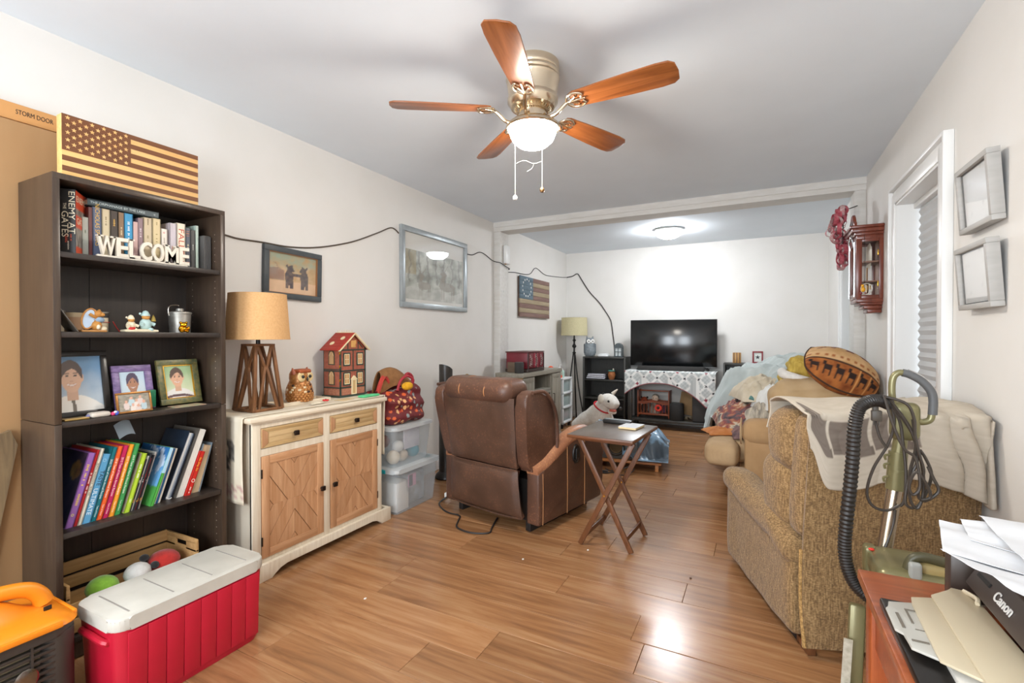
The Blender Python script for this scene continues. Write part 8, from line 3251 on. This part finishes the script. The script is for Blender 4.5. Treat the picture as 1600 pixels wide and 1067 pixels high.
b.box(Pp(0.200, 0.945, 0.7752), (0.004, 0.045, 0.0012)); b.box(Pp(0.226, 0.985, 0.7752), (0.022, 0.0035, 0.0012))
b.build('tray_slot', mat('slot_shadow', '#6E665A', rough=0.6), pr)
b = B()
b.box(Pp(0.262, 0.92, 0.7515), (0.14, 0.26, 0.016), 0.004)
b.build('lower_tray', m_prnd, pr)
b = B()
b.box(Pp(0.285, 0.895, 0.7635), (0.10, 0.19, 0.008), 0.001)
b.build('cassette_edge', mat('cassette_pale', '#C9C4BA', rough=0.6), pr)
b = B()
b.tube([Pp(0.315, 1.082, 0.7835), Pp(0.322, 1.05, 0.7875), Pp(0.318, 1.035, 0.7850)], 0.0035, 6)
b.tube([Pp(0.270, 0.812, 0.778), Pp(0.300, 0.800, 0.782), Pp(0.318, 0.803, 0.778)], 0.0035, 6)
b.build('tray_clip', m_tray, pr)

# papers on the printer
papers = thing('paper_stack', 'loose white sheets heaped on top of the printer', 'papers', (0.40, 1.02, 0.8485))


def sheet(pts4, z0, curl, seed, th=0.0008):
    a, b_, c_, d_ = [Vector((p[0] - 0.40, p[1] - 1.02, 0)) for p in pts4]

    def fn(u, v):
        p = (a * (1 - u) + b_ * u) * (1 - v) + (d_ * (1 - u) + c_ * u) * v
        p.z = z0 + curl * (1 - u) ** 2 + 0.008 * noise.noise(Vector((u * 3, v * 4, seed))) + 0.008
        return p
    return B().surf(fn, 14, 14, th)


m_sheet = mat('white_sheet_paper', '#D9D9DA', rough=0.8)
sheet([(0.262, 1.000), (0.56, 1.04), (0.60, 0.76), (0.315, 0.865)], 0.003, 0.018, 1.0).build('sheet', m_sheet, papers)
sheet([(0.300, 1.155), (0.60, 1.16), (0.62, 0.86), (0.262, 0.990)], 0.010, 0.012, 2.0).build('sheet', m_sheet, papers)
sheet([(0.335, 1.175), (0.64, 1.17), (0.66, 0.88), (0.318, 1.065)], 0.018, 0.004, 3.0).build('sheet', m_sheet, papers)
sheet([(0.368, 1.195), (0.68, 1.19), (0.67, 0.90), (0.352, 0.965)], 0.026, 0.002, 4.0).build('sheet', m_sheet, papers)
e = sheet([(0.350, 1.05), (0.56, 1.06), (0.58, 0.73), (0.350, 0.740)], 0.0, 0.0, 5.0, 0.0015).build('red_folder', mat('red_folder', '#C8302C', rough=0.5), loc=(0.40, 1.02, 0.8485))
tag(e, 'red paper folder under the white sheets on the printer', 'folder')
e.location.z = 0.8485
e = sheet([(0.362, 1.03), (0.60, 1.03), (0.62, 0.72), (0.360, 0.725)], 0.0, 0.0, 6.0, 0.0012).build('plum_folder', mat('plum_folder', '#4A3048', rough=0.5), loc=(0.40, 1.02, 0.8455))
tag(e, 'dark plum folder lowest in the pile on the printer', 'folder')

# ================================================================== right wall: clock, wreath, frames
m_mahog = wood('mahogany_clock', '#5C2617', '#84402A', 'z', scale=3, rough=0.3, coat=0.3)
ckk = thing('wall_clock', 'mahogany wall clock cabinet with glass sides and pendulum on the right wall', 'clock', (XR - 0.001, 4.165, 1.375))
D_, Wc = 0.150, 0.25     # depth (x), width (y)


def K(x, y, z):
    return (-x, y, z)


b = B()
for (z, ex, hh) in ((0.092, 0.0, 0.030), (0.072, -0.020, 0.022), (0.048, -0.045, 0.026), (0.022, -0.070, 0.028)):
    b.box(K((D_ + ex) / 2, 0, z), (D_ + ex, Wc + 2 * ex * 0.6, hh), 0.006)
b.build('clock_base', m_mahog, ckk)
b = B()
for (z, ex, hh) in ((0.552, 0.012, 0.022), (0.575, 0.030, 0.026), (0.598, 0.042, 0.020), (0.528, 0.0, 0.03)):
    b.box(K((D_ + ex) / 2, 0, z), (D_ + ex, Wc + 1.4 * ex, hh), 0.005)
b.build('cornice', m_mahog, ckk)
z0, z1 = 0.105, 0.518
for s in (-1, 1):
    o = B()
    ya = s * (Wc / 2 - 0.008)
    o.box(K(0.012, ya, (z0 + z1) / 2), (0.024, 0.016, z1 - z0), 0.002)
    o.box(K(D_ - 0.016, ya, (z0 + z1) / 2), (0.030, 0.016, z1 - z0), 0.002)
    o.box(K(D_ / 2, ya, z0 + 0.012), (D_ - 0.05, 0.016, 0.026), 0.002)
    o.box(K(D_ / 2, ya, z1 - 0.010), (D_ - 0.05, 0.016, 0.024), 0.002)
    o = o.build('side_frame', m_mahog, ckk)
    B().box(K(D_ / 2, ya, (z0 + z1) / 2), (D_ - 0.06, 0.003, z1 - z0 - 0.04)).build('pane', m_glass, o)
    for zz in (z0 + 0.10, z1 - 0.10):
        B().box(K(0.030, ya + s * 0.009, zz), (0.006, 0.003, 0.038), 0.001).build('brass_hinge', m_gold, o)
o = B()
for (yy) in (-1, 1):
    o.box(K(D_ - 0.004, yy * (Wc / 2 - 0.02), (z0 + z1) / 2), (0.016, 0.036, z1 - z0), 0.002)
o.box(K(D_ - 0.004, 0, z0 + 0.018), (0.016, Wc - 0.07, 0.036), 0.002)
o.box(K(D_ - 0.004, 0, z1 - 0.018), (0.016, Wc - 0.07, 0.036), 0.002)
o = o.build('front_door', m_mahog, ckk)
B().box(K(D_ - 0.004, 0, (z0 + z1) / 2), (0.003, Wc - 0.08, z1 - z0 - 0.07)).build('pane', m_glass, o)
B().box(K(0.004, 0, (z0 + z1) / 2), (0.006, Wc - 0.03, z1 - z0)).build('clock_back', mat('pale_mahogany', '#A8806A', '#98705A', rough=0.5, vscale=8, stretch=(4, 4, 1)), ckk)
Mk = Matrix.Translation(K(0.06, 0, 0.41)) @ rotm(0, R(-90), 0)
B().lathe([(0.0, 0.006), (0.085, 0.004), (0.092, 0.0), (0.0, -0.004)], n=32, M=Mk).build('dial', mat('cream_dial', '#E6DCC4', rough=0.4), ckk)
b = B()
b.cyl(K(0.070, 0, 0.33), K(0.070, 0, 0.195), 0.004, n=8)
b.lathe([(0.0, 0.008), (0.036, 0.004), (0.040, 0.0), (0.036, -0.004), (0.0, -0.008)], n=28, M=Matrix.Translation(K(0.070, 0, 0.185)) @ rotm(0, R(90), 0))
b.build('pendulum', mat('polished_brass', '#D2A452', rough=0.2, metal=1.0), ckk)
b = B()
b.box(K(0.06, 0, 0.36), (0.10, 0.21, 0.010), 0.001)
b.box(K(0.06, 0, 0.225), (0.10, 0.21, 0.008), 0.001)
b.build('inner_shelf', mat('pale_mahogany2', '#8A6450', rough=0.5), ckk)
b = B()     # carved crest over the front
crest = [(-0.10, 0), (0.10, 0), (0.095, 0.03), (0.06, 0.045), (0.045, 0.08), (0.02, 0.10), (0.0, 0.085), (-0.02, 0.10), (-0.045, 0.08), (-0.06, 0.045), (-0.095, 0.03)]
b.prism(crest, 0.018, Matrix(((0, 0, 1, -D_ - 0.012), (1, 0, 0, 0), (0, 1, 0, 0.606), (0, 0, 0, 1))), 0.004)
b.build('crest', m_mahog, ckk)
b = B()
for s in (-1, 1):
    b.tube([K(D_ + 0.010, s * 0.08, 0.47), K(D_ + 0.016, s * 0.07, 0.52), K(D_ + 0.014, s * 0.03, 0.55), K(D_ + 0.018, s * 0.05, 0.60), K(D_ + 0.012, s * 0.02, 0.66)], 0.006, 6)
    b.tube([K(D_ + 0.010, s * 0.105, 0.12), K(D_ + 0.010, s * 0.105, 0.50)], 0.005, 6, smooth=False)
b.build('silver_scroll', mat('silver_leaf', '#C4C6C8', rough=0.25, metal=0.9), ckk)
# hanging ornament on the clock
e = thing('sun_catcher', 'amber figure inside a clear ring hanging beside the clock glass', 'ornament', (0.640, 4.018, 1.545))
B().tube([(0.032 * math.cos(2 * PI * i / 24) + 0.012, 0, 0.036 * math.sin(2 * PI * i / 24)) for i in range(24)], 0.0028, 6, 1, True).build('ring', mat('pale_ring', '#C9C2B4', rough=0.2), e)
b = B()
b.ball((-0.008, 0, -0.004), (0.014, 0.008, 0.018), 12); b.ball((-0.010, 0, 0.022), (0.010, 0.008, 0.010), 10)
b.build('amber_figure', mat('amber_resin', '#E0A21E', rough=0.25), e)
b = B()
b.ball((-0.018, 0, -0.028), 0.008, 8); b.ball((0.006, 0, -0.030), 0.006, 8)
b.build('bead', mat('wine_bead', '#7A3040', rough=0.4), e)
B().tube([(0.0, 0, 0.036), (0.004, 0.012, 0.22), (0.0, 0.02, 0.40)], 0.0012, 5).build('thread', m_wire2, e)

# red mesh wreath on the post
m_mesh1 = mat('rose_mesh', '#A83A48', '#C8707A', rough=0.6, vscale=40)
m_mesh2 = mat('white_red_ribbon', '#D8C8C4', '#B85A62', rough=0.6, vscale=30)
wr_ = thing('ribbon_wreath', 'crimson and white mesh ribbon garland hanging beside the clock', 'wreath', (0.545, 4.50, 1.76))
R3 = random.Random(5)
for k in range(44):
    t = k / 43
    zc = 0.02 + 0.42 * t
    xc = 0.02 + 0.035 * math.sin(t * 7) + R3.uniform(-0.03, 0.03)
    yc_ = R3.uniform(-0.05, 0.05)
    a = R3.uniform(0, 6.28)
    rr = R3.uniform(0.028, 0.046)
    pts = []
    for j in range(11):
        th = 2 * PI * j / 10
        pts.append(Vector((xc + rr * math.cos(th) * math.cos(a), yc_ + rr * math.cos(th) * math.sin(a), zc + rr * math.sin(th))))

    def rib(u, v, P_=pts, a_=a):
        i = u * 10
        q = int(min(i, 9)); f = i - q
        p = P_[q] * (1 - f) + P_[q + 1] * f
        return p + Vector((-math.sin(a_), math.cos(a_), 0)) * (v - 0.5) * 0.030 + Vector((0, 0, 0.006 * math.sin(9 * u)))
    B().surf(rib, 14, 3, 0.0012).build('ribbon_loop', m_mesh1 if k % 3 else m_mesh2, wr_)
B().tube([(0.02, 0.0, 0.02), (0.03, 0.0, 0.2), (0.045, 0.02, 0.44), (0.09, 0.10, 0.47), (0.148, 0.162, 0.50)], 0.004, 6).build('wreath_wire', m_wire2, wr_)

# two grey frames near the camera on the right wall
m_gframe = mat('warm_grey_frame', '#B0ADA8', '#A8A5A0', rough=0.5, vscale=10, stretch=(1, 1, 6))


def pale_art(u, v):
    c = lin('#E4E4E2')[:3]
    if abs(nz(u, v, 3)) < 0.02:
        c = lin('#CFCFCE')[:3]
    return c


def right_frame(z0, z1, label):
    y0, y1 = 2.215, 2.515
    w, h = y1 - y0, z1 - z0
    e_ = thing('wall_frame', label, 'picture frame', (XR - 0.001, (y0 + y1) / 2, z0), rot=(0, R(-4.0), 0))
    M = Matrix(((0, 0, -1, -0.004), (-1, 0, 0, 0), (0, 1, 0, h / 2), (0, 0, 0, 1)))
    b_ = B()
    frame_rect(b_, w, h, 0.020, 0.038, M, 0.002)
    b_.build('frame', m_gframe, e_)
    B().box((0, 0, 0.006), (w - 0.02, h - 0.02, 0.006), M=M).build('backing', m_dark, e_)
    picture('print', w - 0.03, h - 0.03, pale_art, e_, M @ Matrix.Translation((0, 0, 0.020)), 20, 18)
    frame_rect(B(), w - 0.036, h - 0.036, 0.006, 0.024, M).build('inner_trim', m_dark, e_)
    B().box((0, 0, 0.027), (w - 0.04, h - 0.04, 0.0015), M=M).build('pane', m_glass, e_)


right_frame(1.622, 1.872, 'upper of two pale prints in deep grey frames on the right wall')
right_frame(1.325, 1.565, 'lower of two pale prints in deep grey frames on the right wall')

# ================================================================== back wall and post fittings
e = thing('wall_plate', 'white double wall plate on the back wall above the television', 'wall plate', (-1.095, YB - 0.001, 1.962))
for s in (-1, 1):
    o = B().box((s * 0.036, -0.004, 0), (0.068, 0.007, 0.115), 0.002).build('plate', m_trim, e)
    B().box((s * 0.036, -0.008, 0), (0.034, 0.004, 0.068), 0.001).build('socket_face', mat('plate_face', '#D4D4D2', rough=0.4), o)
e = thing('door_chime', 'white box chime fixed to the side of the left post', 'chime', (XL + 0.079, 4.775, 2.135))
B().box((0.022, 0, 0), (0.042, 0.095, 0.205), 0.010).build('chime_cover', m_trim, e)
B().box((0.022, -0.030, -0.106), (0.02, 0.012, 0.012), 0.002).build('chime_button', mat('brass_tan', '#B08A5A', rough=0.5), e)
e = thing('wall_hook', 'tiny white hook on the left post below the chime', 'hook', (XL + 0.078, 4.70, 1.72))
B().tube([(0.0, 0, 0.015), (0.010, 0, 0.0), (0.022, 0, -0.004), (0.028, 0, 0.010)], 0.004, 7).build('hook', m_trim, e)

# plank flag on the far left wall
wf = thing('plank_flag', 'weathered plank flag with a ring of stars on the far left wall', 'flag', (XL + 0.002, 5.70, 1.715))
FWd, FHt = 0.92, 0.505
m_pk1 = wood('plank_brown_red', '#6A5048', '#8C7066', 'y', scale=3, rough=0.8)
m_pk2 = wood('plank_tan', '#8E7E64', '#B0A084', 'y', scale=3, rough=0.8)
m_pkb = wood('plank_slate_blue', '#4E606C', '#6C7E88', 'y', scale=3, rough=0.8)
B().box((0.010, 0, 0), (0.018, FWd - 0.03, FHt - 0.02)).build('batten', mat('dark_batten', '#6A4A32', rough=0.8), wf)
n_ = 9
for k in range(n_):
    z = FHt / 2 - (k + 0.5) * FHt / n_
    mm = m_pk1 if k % 2 == 0 else m_pk2
    if k < 5:
        B().box((0.027, 0.19 + 0.0, z), (0.016, FWd - 0.38, FHt / n_ - 0.002), 0.0015).build('plank', mm, wf)
    else:
        B().box((0.027, 0, z), (0.016, FWd, FHt / n_ - 0.002), 0.0015).build('plank', mm, wf)
for k in range(5):
    z = FHt / 2 - (k + 0.5) * FHt / n_
    B().box((0.028, -FWd / 2 + 0.19, z), (0.018, 0.378, FHt / n_ - 0.002), 0.0015).build('plank', m_pkb, wf)
st = [(0.016 * (1 if i % 2 == 0 else 0.42) * math.sin(PI * i / 5), 0.016 * (1 if i % 2 == 0 else 0.42) * math.cos(PI * i / 5)) for i in range(10)]
sm = None
for k in range(13):
    a = 2 * PI * k / 13
    if sm is None:
        o = B().prism(st, 0.002, wallL(0, 0, 0)).build('star', m_white, wf, smooth=False)
        sm = o.data
    else:
        o = link('star', sm, None, wf)
    o.location = (0.0372, -FWd / 2 + 0.19 + 0.125 * math.sin(a), FHt / 2 - FHt * 5 / 18 + 0.105 * math.cos(a))

# ================================================================== ceiling fan
FCX, FCY = -0.94, 2.04
m_nick = mat('champagne_nickel', '#DCCBB2', rough=0.22, metal=1.0)
m_blade = wood('cherry_fan_blade', '#7E4420', '#B06A3A', 'x', scale=2.2, rough=0.35, mid='#965628', coat=0.25)
m_bladeedge = mat('blade_edge', '#4A2A16', rough=0.4)
cf = thing('ceiling_fan', 'five-bladed cherry wood ceiling fan with a lit bowl lamp', 'ceiling fan', (FCX, FCY, 0))
B().lathe([(0.0, H), (0.122, H), (0.124, H - 0.030), (0.118, H - 0.040)], n=48).build('canopy', m_nick, cf)
B().lathe([(0.118, H - 0.036), (0.124, H - 0.046), (0.124, H - 0.052), (0.119, H - 0.060), (0.125, H - 0.072), (0.121, H - 0.082), (0.112, H - 0.150), (0.118, H - 0.160), (0.117, H - 0.175),
           (0.100, H - 0.200), (0.060, H - 0.212), (0.0, H - 0.212)], n=48).build('motor_housing', m_nick, cf)
vb = B()
for k in range(36):
    a = 2 * PI * k / 36
    vb.bar((0.115 * math.cos(a), 0.115 * math.sin(a), H - 0.172), (0.074 * math.cos(a), 0.074 * math.sin(a), H - 0.212), 0.008, 0.006)
vb.build('motor_vent', mat('bright_vent', '#D8C4A4', rough=0.2, metal=1.0), cf)
B().lathe([(0.062, H - 0.205), (0.066, H - 0.225), (0.066, H - 0.262), (0.075, H - 0.268), (0.0, H - 0.268)], n=36).build('switch_housing', m_nick, cf)
BZ = 2.268
for k in range(5):
    a = R(-4 + 72 * k)
    M = rotm(0, 0, a)
    # blade outline: slightly tapered paddle
    half = [(0.195, 0.040), (0.215, 0.050), (0.32, 0.056), (0.45, 0.063), (0.58, 0.067), (0.628, 0.064), (0.650, 0.046), (0.656, 0.0)]
    poly = half[:-1] + [(0.656, 0.0)] + [(p[0], -p[1]) for p in half[:-1]][::-1]
    Mb = M @ Matrix.Translation((0, 0, BZ)) @ rotm(R(-12), 0, 0)
    b = B().prism(poly, 0.0065, Matrix.Identity(4), 0.0018)
    bl = b.build('fan_blade', m_blade, cf)
    bl.matrix_local = Mb
    b = B()
    # forked bracket: arm from hub and a pierced trefoil under the blade
    b.tube([(0.058, 0, -0.030), (0.085, 0, -0.052), (0.125, 0, -0.048), (0.160, 0, -0.018), (0.180, 0, -0.004)], 0.0085, 8)
    for s in (-1, 1):
        b.tube([(0.172, 0.0, -0.006), (0.190, s * 0.034, -0.004), (0.222, s * 0.044, -0.004), (0.252, s * 0.030, -0.004), (0.245, s * 0.012, -0.004)], 0.0055, 8)
        b.tube([(0.180, 0.0, -0.005), (0.205, s * 0.012, -0.004), (0.222, s * 0.024, -0.004)], 0.005, 8)
    b.tube([(0.175, 0, -0.005), (0.262, 0, -0.004)], 0.0055, 8, smooth=False)
    b.cyl((0.230, 0.028, -0.008), (0.230, 0.028, 0.0), 0.006, n=10)
    b.cyl((0.230, -0.028, -0.008), (0.230, -0.028, 0.0), 0.006, n=10)
    br = b.build('blade_bracket', m_nick, cf)
    br.matrix_local = M @ Matrix.Translation((0, 0, BZ)) @ rotm(R(-12), 0, 0)
B().lathe([(0.070, H - 0.262), (0.108, H - 0.270), (0.124, H - 0.284), (0.126, H - 0.294), (0.120, H - 0.300), (0.109, H - 0.294), (0.0, H - 0.288)], n=48).build('lamp_fitter', m_nick, cf)
m_globe = mat('lit_frosted_bowl', '#FFF6EA', rough=0.5, emit=GLOBE_STRENGTH)
B().lathe([(0.107, H - 0.290), (0.109, H - 0.302), (0.107, H - 0.318), (0.095, H - 0.346), (0.068, H - 0.370), (0.034, H - 0.383), (0.0, H - 0.386)], n=44).build('lamp_bowl', m_globe, cf)
for (ax, ay, zl, nm) in ((-0.072, -0.040, 1.875, 'white'), (0.048, 0.0, 1.905, 'bronze')):
    b = B()
    zz = H - 0.275
    n = int((zz - zl) / 0.0075)
    b.cyl((ax, ay, zl), (ax, ay, zz), 0.0011, n=6)
    for k in range(n):
        b.ball((ax, ay, zl + k * 0.0075), 0.0021, 6)
    o = b.build('pull_chain', mat('chain_white', '#DAD4CA', rough=0.3, metal=0.6), cf)
    B().lathe([(0.0, -0.012), (0.009, -0.009), (0.012, 0.0), (0.008, 0.009), (0.003, 0.013), (0.0, 0.013)], (ax, ay, zl - 0.010), 16).build(
        'chain_pull', m_trim if nm == 'white' else mat('bronze_pull', '#8A6842', rough=0.3, metal=0.8), o)
b = B()
b.tube([(-0.072, -0.040, 2.02), (-0.03, -0.03, 2.035), (0.01, -0.01, 2.02), (0.048, 0.0, 2.03)], 0.0008, 4)
b.tube([(0.01, -0.01, 2.02), (0.0, -0.01, 2.00), (-0.02, -0.02, 1.985)], 0.0008, 4)
b.build('cobweb', mat('cobweb_grey', '#CFCFCD', rough=0.9), cf)

# flush dome light in the far half
dm = thing('dome_light', 'lit white flush dome light on the ceiling of the far half', 'ceiling light', (-0.945, 5.86, 0))
B().lathe([(0.0, H), (0.150, H), (0.165, H - 0.010), (0.168, H - 0.024), (0.160, H - 0.030)], n=44).build('dome_rim', m_trim, dm)
m_dome = mat('lit_dome_glass', '#F6FAFF', rough=0.5, emit=DOME_STRENGTH)
B().lathe([(0.158, H - 0.026), (0.150, H - 0.052), (0.125, H - 0.080), (0.085, H - 0.102), (0.040, H - 0.112), (0.0, H - 0.114)], n=44).build('dome_glass', m_dome, dm)
B().lathe([(0.012, H - 0.113), (0.014, H - 0.120), (0.006, H - 0.132), (0.0, H - 0.134)], n=16).build('finial', m_steel, dm)

# crumbs on the floor
for (x, y, c, nm) in ((-0.86, 2.62, '#E8E4DC', 'white crumb on the floor left of the tray table foot'), (-1.14, 2.35, '#E0DAD0', 'white crumb on the open floor left of centre'),
                      (-1.62, 1.66, '#E4DED4', 'white crumb on the floor near the sideboard'), (-0.30, 2.55, '#5A3A28', 'brown crumb on the floor near the gold recliner')):
    e = B().ball((0, 0, 0.003), (0.006, 0.008, 0.003), 6).build('crumb', mat('crumb_' + c[1:], c, rough=0.9), loc=(x, y, 0.0004))
    tag(e, nm, 'crumb')
